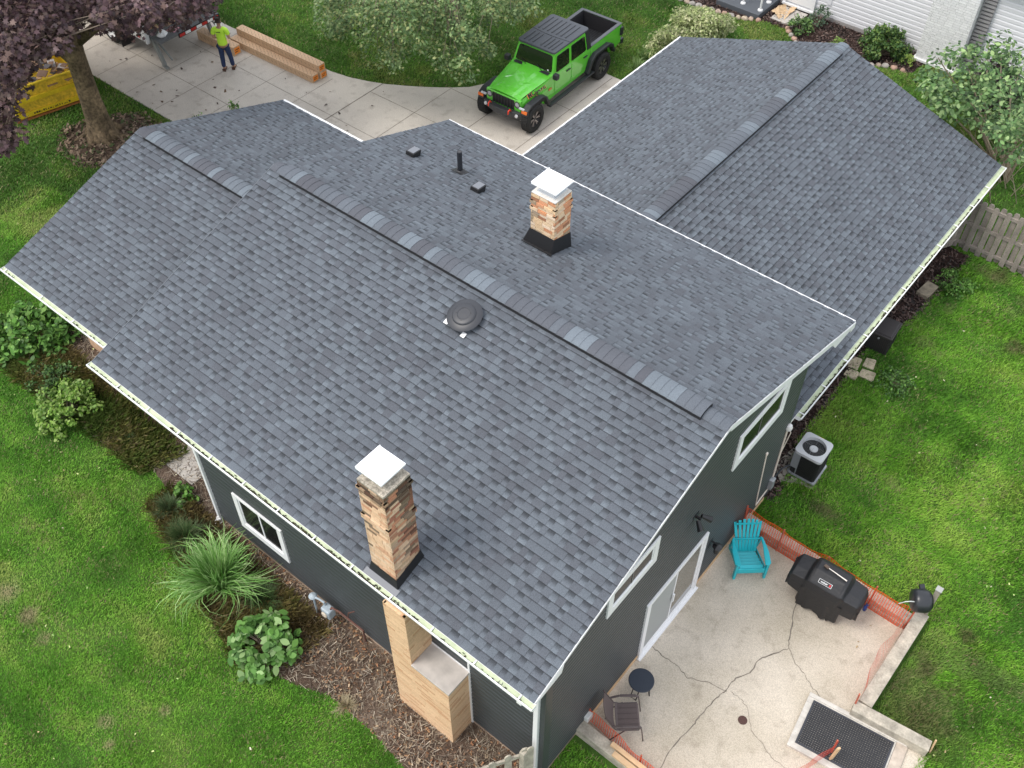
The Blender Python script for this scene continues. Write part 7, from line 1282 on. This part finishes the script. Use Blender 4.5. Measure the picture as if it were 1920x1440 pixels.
carton('long_carton', 'long cardboard carton at the bottom of the stack on the grass side', (-22.07, 9.54, .037), crz, 3.65, .27, .235, cg)
carton('long_carton', 'long cardboard carton lying on top of the two others', (-22.09, 9.52, .274), crz, 3.65, .27, .235, cg)
# ---------------------------------------------------------------- delivery truck
dt = thing('delivery_truck', 'white delivery truck with an open rear and tail lift under the purple maple', 'truck', (-26.65, 7.85, 0.037), 0)
wp = mat('truck_white', (.62, .62, .62), .4); tdk = mat('truck_interior', (.10, .09, .09), .8); dgm = mat('deck_grey', (.13, .135, .14), .6, noise=(10, .2))
k = MB(); k.box(-6.4, 0, -1.22, 1.22, .88, .98); k.build('floor', dgm, dt)
k = MB(); k.box(-6.4, 0, -1.26, -1.22, .98, 3.0); k.box(-6.4, 0, 1.22, 1.26, .98, 3.0); k.box(-6.4, -.02, -1.26, 1.26, 3.0, 3.05); k.box(-6.44, -6.4, -1.26, 1.26, .88, 3.05); bxb = k.build('cargo_box', wp, dt)
k = MB(); k.box(-3.4, -.55, -1.268, -1.262, 1.15, 2.5); k.build('side_decal', mat('decal_blue', (.02, .16, .48), .4), bxb)
mw_ = Matrix(((1, 0, 0, -1.5), (0, 0, -1, -1.270), (0, 1, 0, 1.65), (0, 0, 0, 1))); 
k = MB(); k.box(-1.4, -.95, -1.272, -1.270, 1.3, 1.42); k.box(-2.3, -1.2, -1.272, -1.2702, 1.75, 1.85); k.build('decal_stripe', white, bxb)
k = MB(); k.box(-6.4, 0, -1.30, -1.26, .86, 1.02); k.build('side_rail', mat('rail_white', (.58, .58, .56), .5), dt)
for i in range(8): k = MB(); x = -.25-i*.55; k.box(x-.16, x, -1.305, -1.30, .91, .97); k.build('reflector', mat('reflector_red', (.45, .02, .02), .4), dt)
for y in (-1.24, 1.24): k = MB(); k.box(-.04, .06, y-.06, y+.06, .80, 3.05); k.build('rear_post', wp, dt, bevel=.01)
k = MB(); k.box(0, .06, -1.2, 1.2, 2.93, 3.05); k.build('rear_header', wp, dt)
k = MB(); k.box(-8.0, -.1, -.45, .45, .60, .88); k.build('chassis', black_metal, dt)
k = MB(); k.box(-8.6, -6.8, -1.1, 1.1, .6, 2.5); cb = k.build('cab', wp, dt, bevel=.12); k = MB(); k.box(-8.62, -8.59, -.95, .95, 1.5, 2.25); k.build('windshield', tglass, cb)
for x in (-2.15, -7.7):
    for s in (-1, 1):
        wl = bpy.data.objects.new('wheel', None); col.objects.link(wl); wl.parent = dt; wl.location = (x, s*1.08, .43); M90 = Matrix.Rotation(R(-90*s), 4, 'X')
        k = MB(); k.T = M90; k.lathe([(.26, -.13), (.36, -.13), (.42, -.09), (.43, 0), (.42, .09), (.36, .13), (.26, .13)], 32); k.build('tyre', rubber, wl)
        k = MB(); k.T = M90; k.lathe([(.27, .13), (.25, .09), (.20, .02), (.08, .02), (.07, .08), (0, .08)], 24); k.build('rim', white_metal, wl)
for s in (-1, 1): k = MB(); k.box(-1.52, -1.50, s*.80, s*1.28, .12, .85); k.build('mudflap', mat('flap_black', (.02, .018, .02), .7), dt)
k = MB(); k.box(.06, .52, -1.15, 1.15, .90, .96); k.build('lift_platform', dgm, dt)
k = MB(); k.box(.50, .545, -.45, 1.15, .82, .955); br_ = k.build('rear_bar', black_metal, dt)
for i in range(7): k = MB(); y = -.42+i*.22; k.box(.545, .549, y, y+.20, .84, .93); k.build('reflector', mat('reflector_red', (.45, .02, .02), .4) if i % 2 == 0 else white, br_)
for y in (-1.10, .9):
    k = MB(); k.bar((.08, y, .90), (.38, y, .12), .09, .16); k.bar((.30, y, .10), (.52, y, .06), .12, .05); k.bar((.10, y+.12, .80), (.60, y+.18, .30), .04, .06); k.build('lift_arm', mat('arm_grey', (.22, .23, .22), .6), dt, bevel=.01)
k = MB(); k.box(-.30, .10, .95, 1.20, .98, 1.5); k.box(-1.4, .02, .78, 1.15, 1.46, 1.50); k.build('lift_pump', dgm, dt, bevel=.02)
gl = mat('lime_label', (.12, .75, .06), .5)
bc = [(-26.98, 7.28, .985, 'cardboard box with a lime label at the left end of the truck floor'), (-26.86, 7.62, .985, 'cardboard box with a lime label second from the left on the truck floor'), (-27.25, 8.28, .985, 'cardboard box deep inside the truck behind the others'), (-26.90, 8.60, .985, 'cardboard box with a lime label low at the right of the truck floor'), (-26.92, 8.62, 1.33, 'cardboard box with a lime label stacked on another at the right of the truck floor'), (-27.1, 6.92, .985, 'cardboard box half hidden by leaves at the white corner post of the truck')]
for x, y, z, lab in bc:
    o = thing('cardboard_box', lab, 'cardboard box', (x, y, z+.037), R(random.uniform(-8, 8)), 'cardboard boxes with lime labels on the delivery truck')
    k = MB(); k.box(-.15, .15, -.15, .15, 0, .34); k.build('box', cp_, o, bevel=.004)
    k = MB(); k.box(.151, .154, -.09, .06, .10, .32); k.box(-.02, .15, -.09, .06, .341, .344); k.build('label', gl, o)
k = MB(); k.box(-.16, .16, -.14, .14, 0, .03); o = k.build('pink_folder', mat('pink_paper', (.70, .35, .42), .6)); o.location = (-26.45, 7.45, .99); o.rotation_euler = (0, R(-8), R(20)); tag(o, 'pink folder lying flat on the tail lift of the truck', 'folder')
k = MB(); rd = random.Random(3); k.lathe([(0, 0), (.14, .01), (.17, .06), (.12, .12), (.05, .17), (0, .18)], 11); k.v = [(x+rd.uniform(-.03, .03), y+rd.uniform(-.03, .03), z) for x, y, z in k.v]; o = k.build('plastic_bag', mat('bag_white', (.75, .75, .75), .4)); o.location = (-26.42, 7.02, 1.0); tag(o, 'crumpled white plastic bag beside the pink folder on the truck', 'bag')
o = carton('long_carton', 'long cardboard carton on the driveway between the truck and the person', (-25.15, 8.72, .037), R(2), 1.7, .30, .30, None)
# ---------------------------------------------------------------- yellow dumpster
dm = thing('dumpster', 'rusty yellow roll off dumpster on the lawn below the purple maple', 'dumpster', (-27.05, 3.17, 0), R(-15)); yl = mat('yellow_paint', (.74, .52, .02), .5, noise=(2.5, .10), noise2=(20, .08)); rst = mat('rust', (.32, .12, .03), .9, noise=(12, .4)); yd = mat('yellow_rusty', (.68, .44, .03), .6, noise=(3, .25), noise2=(14, .25))
k = MB(); Wd, Ld, Hd = 1.05, 4.2, 1.05
k.box(-Ld, 0, -Wd, -Wd+.05, .12, Hd); k.box(-Ld, 0, Wd-.05, Wd, .12, Hd); k.box(-Ld, -Ld+.05, -Wd, Wd, .12, Hd); k.box(-Ld, 0, -Wd, Wd, .10, .16); k.build('tub', yl, dm)
k = MB(); k.box(-.02, .03, -Wd, Wd, .14, Hd); eg = k.build('end_gate', yd, dm)
k = MB(); k.box(.03, .09, -Wd, Wd, .60, .74); k.build('rib', yl, eg, bevel=.01)
k = MB(); k.box(.03, .08, -Wd, Wd, .16, .30); k.build('rib', yl, eg, bevel=.01)
for y in (-Wd+.06, Wd-.06): k = MB(); k.box(.03, .085, y-.06, y+.06, .31, .59); k.box(.03, .06, y-.06, y+.06, .75, Hd); k.build('rib', yl, eg, bevel=.01)
k = MB(); k.box(.03, .10, Wd, Wd+.10, .30, .52); k.build('hinge', yl, eg, bevel=.01)
k = MB(); rd = random.Random(5)
for i in range(16): y = -.55+i*.07; h = rd.uniform(.02, .06); k.box(.081, .084, y, y+rd.uniform(.02, .06), .20, .20+h)
k.build('worn_lettering', mat('ink_black', (.02, .02, .02), .6), eg)
k = MB(); k.box(-Ld, .06, -Wd-.03, Wd+.03, .04, .10); k.build('skid', rst, dm)
k = MB(); k.tube([(0, -Wd+.02, Hd+.02), (0, Wd-.02, Hd+.02)], .035, 8); k.tube([(0, Wd, Hd+.02), (-Ld, Wd, Hd+.02)], .035, 8); k.tube([(0, -Wd, Hd+.02), (-Ld, -Wd, Hd+.02)], .035, 8); k.build('top_rail', yl, dm)
k = MB(); rd = random.Random(6)
for i in range(160):
    x = rd.uniform(-Ld+.2, -.1); y = rd.uniform(-Wd+.15, Wd-.15); z = rd.uniform(.75, 1.12); a = rd.uniform(0, 3.1); l = rd.uniform(.15, .5); c = rd.choice([(.22, .13, .08), (.14, .09, .07), (.30, .18, .10), (.45, .42, .40), (.10, .09, .09), (.38, .24, .13)])
    k.bar((x, y, z), (x+l*math.cos(a), y+l*math.sin(a)*.5, z+rd.uniform(-.06, .06)), rd.uniform(.1, .3), .02, 0, c)
k.build('roofing_debris', attr_m, dm)['kind'] = 'stuff'

# ---------------------------------------------------------------- person (back to the camera)
skin = mat('skin', (.42, .24, .16), .55); hairm = mat('hair_dark', (.030, .018, .013), .7, bump=(200, .6)); tee = mat('neon_tee', (.56, .90, .06), .75, bump=(25, .3)); jean = mat('jeans', (.018, .035, .095), .85, noise=(30, .2)); shoe = mat('brown_shoe', (.09, .045, .03), .6)
pr = thing('person', 'person in a neon yellow t-shirt and blue jeans seen from behind on the driveway', 'person', (-24.67, 7.93, .037), R(35))
def skinned(name, nodes, edges, m, parent, sub=2):
    """connected joints with radii grown into one surface; nodes: [(x,y,z,r)], root is node 0"""
    me = bpy.data.meshes.new(name); me.from_pydata([n[:3] for n in nodes], edges, []); o = bpy.data.objects.new(name, me); col.objects.link(o)
    sk = o.modifiers.new('skin', 'SKIN'); sk.use_smooth_shade = True
    lay = me.skin_vertices[0] if len(me.skin_vertices) else None
    if lay is None:
        bpy.context.view_layer.objects.active = o; bpy.ops.mesh.customdata_skin_add(); lay = me.skin_vertices[0]
    for i, n in enumerate(nodes):
        r = n[3]; lay.data[i].radius = r if hasattr(r, '__len__') else (r, r)
        lay.data[i].use_root = (i == 0)
    sb_ = o.modifiers.new('sub', 'SUBSURF'); sb_.levels = sub; sb_.render_levels = sub
    me.materials.append(m); o.parent = parent; return o
# local: faces +y. arms bent forward, looking down a little to the left
N = [(0, 0, .93, (.11, .075)), (0, .0, 1.10, (.11, .075)), (0, -.01, 1.30, (.16, .10)), (0, -.01, 1.43, (.11, .075)), (0, .01, 1.50, .055), (0, .03, 1.56, .060), (-.005, .05, 1.64, (.078, .095)), (-.005, .05, 1.71, (.070, .085)),
     (-.185, -.01, 1.41, .062), (-.24, -.03, 1.14, .046), (-.17, .19, 1.05, .036), (-.11, .26, 1.08, .028),
     (.185, -.01, 1.41, .062), (.25, -.02, 1.14, .046), (.18, .20, 1.10, .036), (.10, .27, 1.13, .028),
     (-.09, 0, .86, .090), (-.115, .02, .48, .058), (-.12, -.02, .10, .042), (-.12, .10, .04, .040),
     (.09, 0, .86, .090), (.12, .08, .48, .058), (.14, .10, .10, .042), (.16, .23, .04, .040),
     (-.004, .135, 1.635, .018)]
E_ = [(0, 1), (1, 2), (2, 3), (3, 4), (4, 5), (5, 6), (6, 7), (3, 8), (8, 9), (9, 10), (10, 11), (3, 12), (12, 13), (13, 14), (14, 15), (0, 16), (16, 17), (17, 18), (18, 19), (0, 20), (20, 21), (21, 22), (22, 23), (6, 24)]
for s, wi, base in ((-1, 11, (-.11, .26, 1.08)), (1, 15, (.10, .27, 1.13))):
    pi_ = len(N); N.append((base[0]-s*.02, base[1]+.05, base[2]+.005, (.036, .016))); E_.append((wi, pi_))
    for j in range(4):
        a = (j-1.5)*.020; i1 = len(N); N.append((base[0]-s*.03+a, base[1]+.10, base[2]+.0, .0095)); i2 = len(N); N.append((base[0]-s*.035+a*1.1, base[1]+.14-.006*abs(j-1), base[2]-.025, .0080)); E_ += [(pi_, i1), (i1, i2)]
    i1 = len(N); N.append((base[0]-s*.055, base[1]+.07, base[2]+.02, .010)); i2 = len(N); N.append((base[0]-s*.06, base[1]+.105, base[2]+.03, .009)); E_ += [(pi_, i1), (i1, i2)]
skinned('body', N, E_, skin, pr)
skinned('t_shirt', [(0, 0, 1.16, (.155, .115)), (0, .0, .86, (.172, .132)), (0, -.01, 1.32, (.18, .12)), (0, -.01, 1.44, (.125, .085)), (-.195, -.01, 1.41, .080), (-.235, -.02, 1.24, .075), (.195, -.01, 1.41, .080), (.24, -.01, 1.24, .075)], [(0, 1), (0, 2), (2, 3), (3, 4), (4, 5), (3, 6), (6, 7)], tee, pr)
skinned('jeans', [(0, 0, .93, (.152, .118)), (-.09, 0, .84, .105), (-.115, .02, .48, .078), (-.12, -.02, .12, .068), (.09, 0, .84, .105), (.12, .08, .48, .078), (.14, .10, .12, .068)], [(0, 1), (1, 2), (2, 3), (0, 4), (4, 5), (5, 6)], jean, pr)
for x, y in ((-.12, -.02), (.14, .10)): skinned('shoe', [(x, y, .05, (.052, .05)), (x+.005, y+.10, .04, (.052, .038)), (x+.01, y+.19, .032, (.044, .028)), (x, y-.05, .045, (.045, .042))], [(0, 1), (1, 2), (0, 3)], shoe, pr)
skinned('hair', [(-.005, .025, 1.70, (.084, .090)), (-.005, .03, 1.745, (.070, .078)), (-.005, -.01, 1.63, (.074, .060)), (-.005, .085, 1.745, (.055, .05))], [(0, 1), (0, 2), (1, 3)], hairm, pr)
for s in (-1, 1): k = MB(); k.lathe([(0, 0), (.018, .004), (.022, .012), (.012, .02), (0, .02)], 10); e_ = k.build('ear', skin, pr); e_.location = (-.005+s*.074, .05, 1.645); e_.rotation_euler = (0, R(90*s), 0)
for s in (-1, 1): k = MB(); k.lathe([(0, 0), (.012, 0), (.010, .004), (0, .006)], 8); e_ = k.build('eye', mat('eye_dark', (.02, .015, .012), .2), pr); e_.location = (-.005+s*.03, .140, 1.665); e_.rotation_euler = (R(-90), 0, 0)
k = MB(); k.box(-.022, .022, .138, .143, 1.590, 1.598); k.build('mouth', mat('lips', (.30, .12, .10), .5), pr)
k = MB(); k.box(-.07, .05, -.1125, -.1105, 1.375, 1.392)
for i in range(9): k.box(-.07+i*.0135, -.062+i*.0135, -.1150, -.1120, 1.368, 1.398)
lt = k.build('shirt_print', mat('print_dark', (.06, .12, .03), .6), pr); lt.location = (0, -.018, .0)
k = MB(); k.box(-.10, .10, -.001, .001, -.13, .13); pp = k.build('paper_sheet', white); pp.location = (-25.02, 8.14, 1.30); pp.rotation_euler = (R(-50), 0, R(40)); tag(pp, 'white sheet of paper held in front of the person in the neon t-shirt', 'paper')
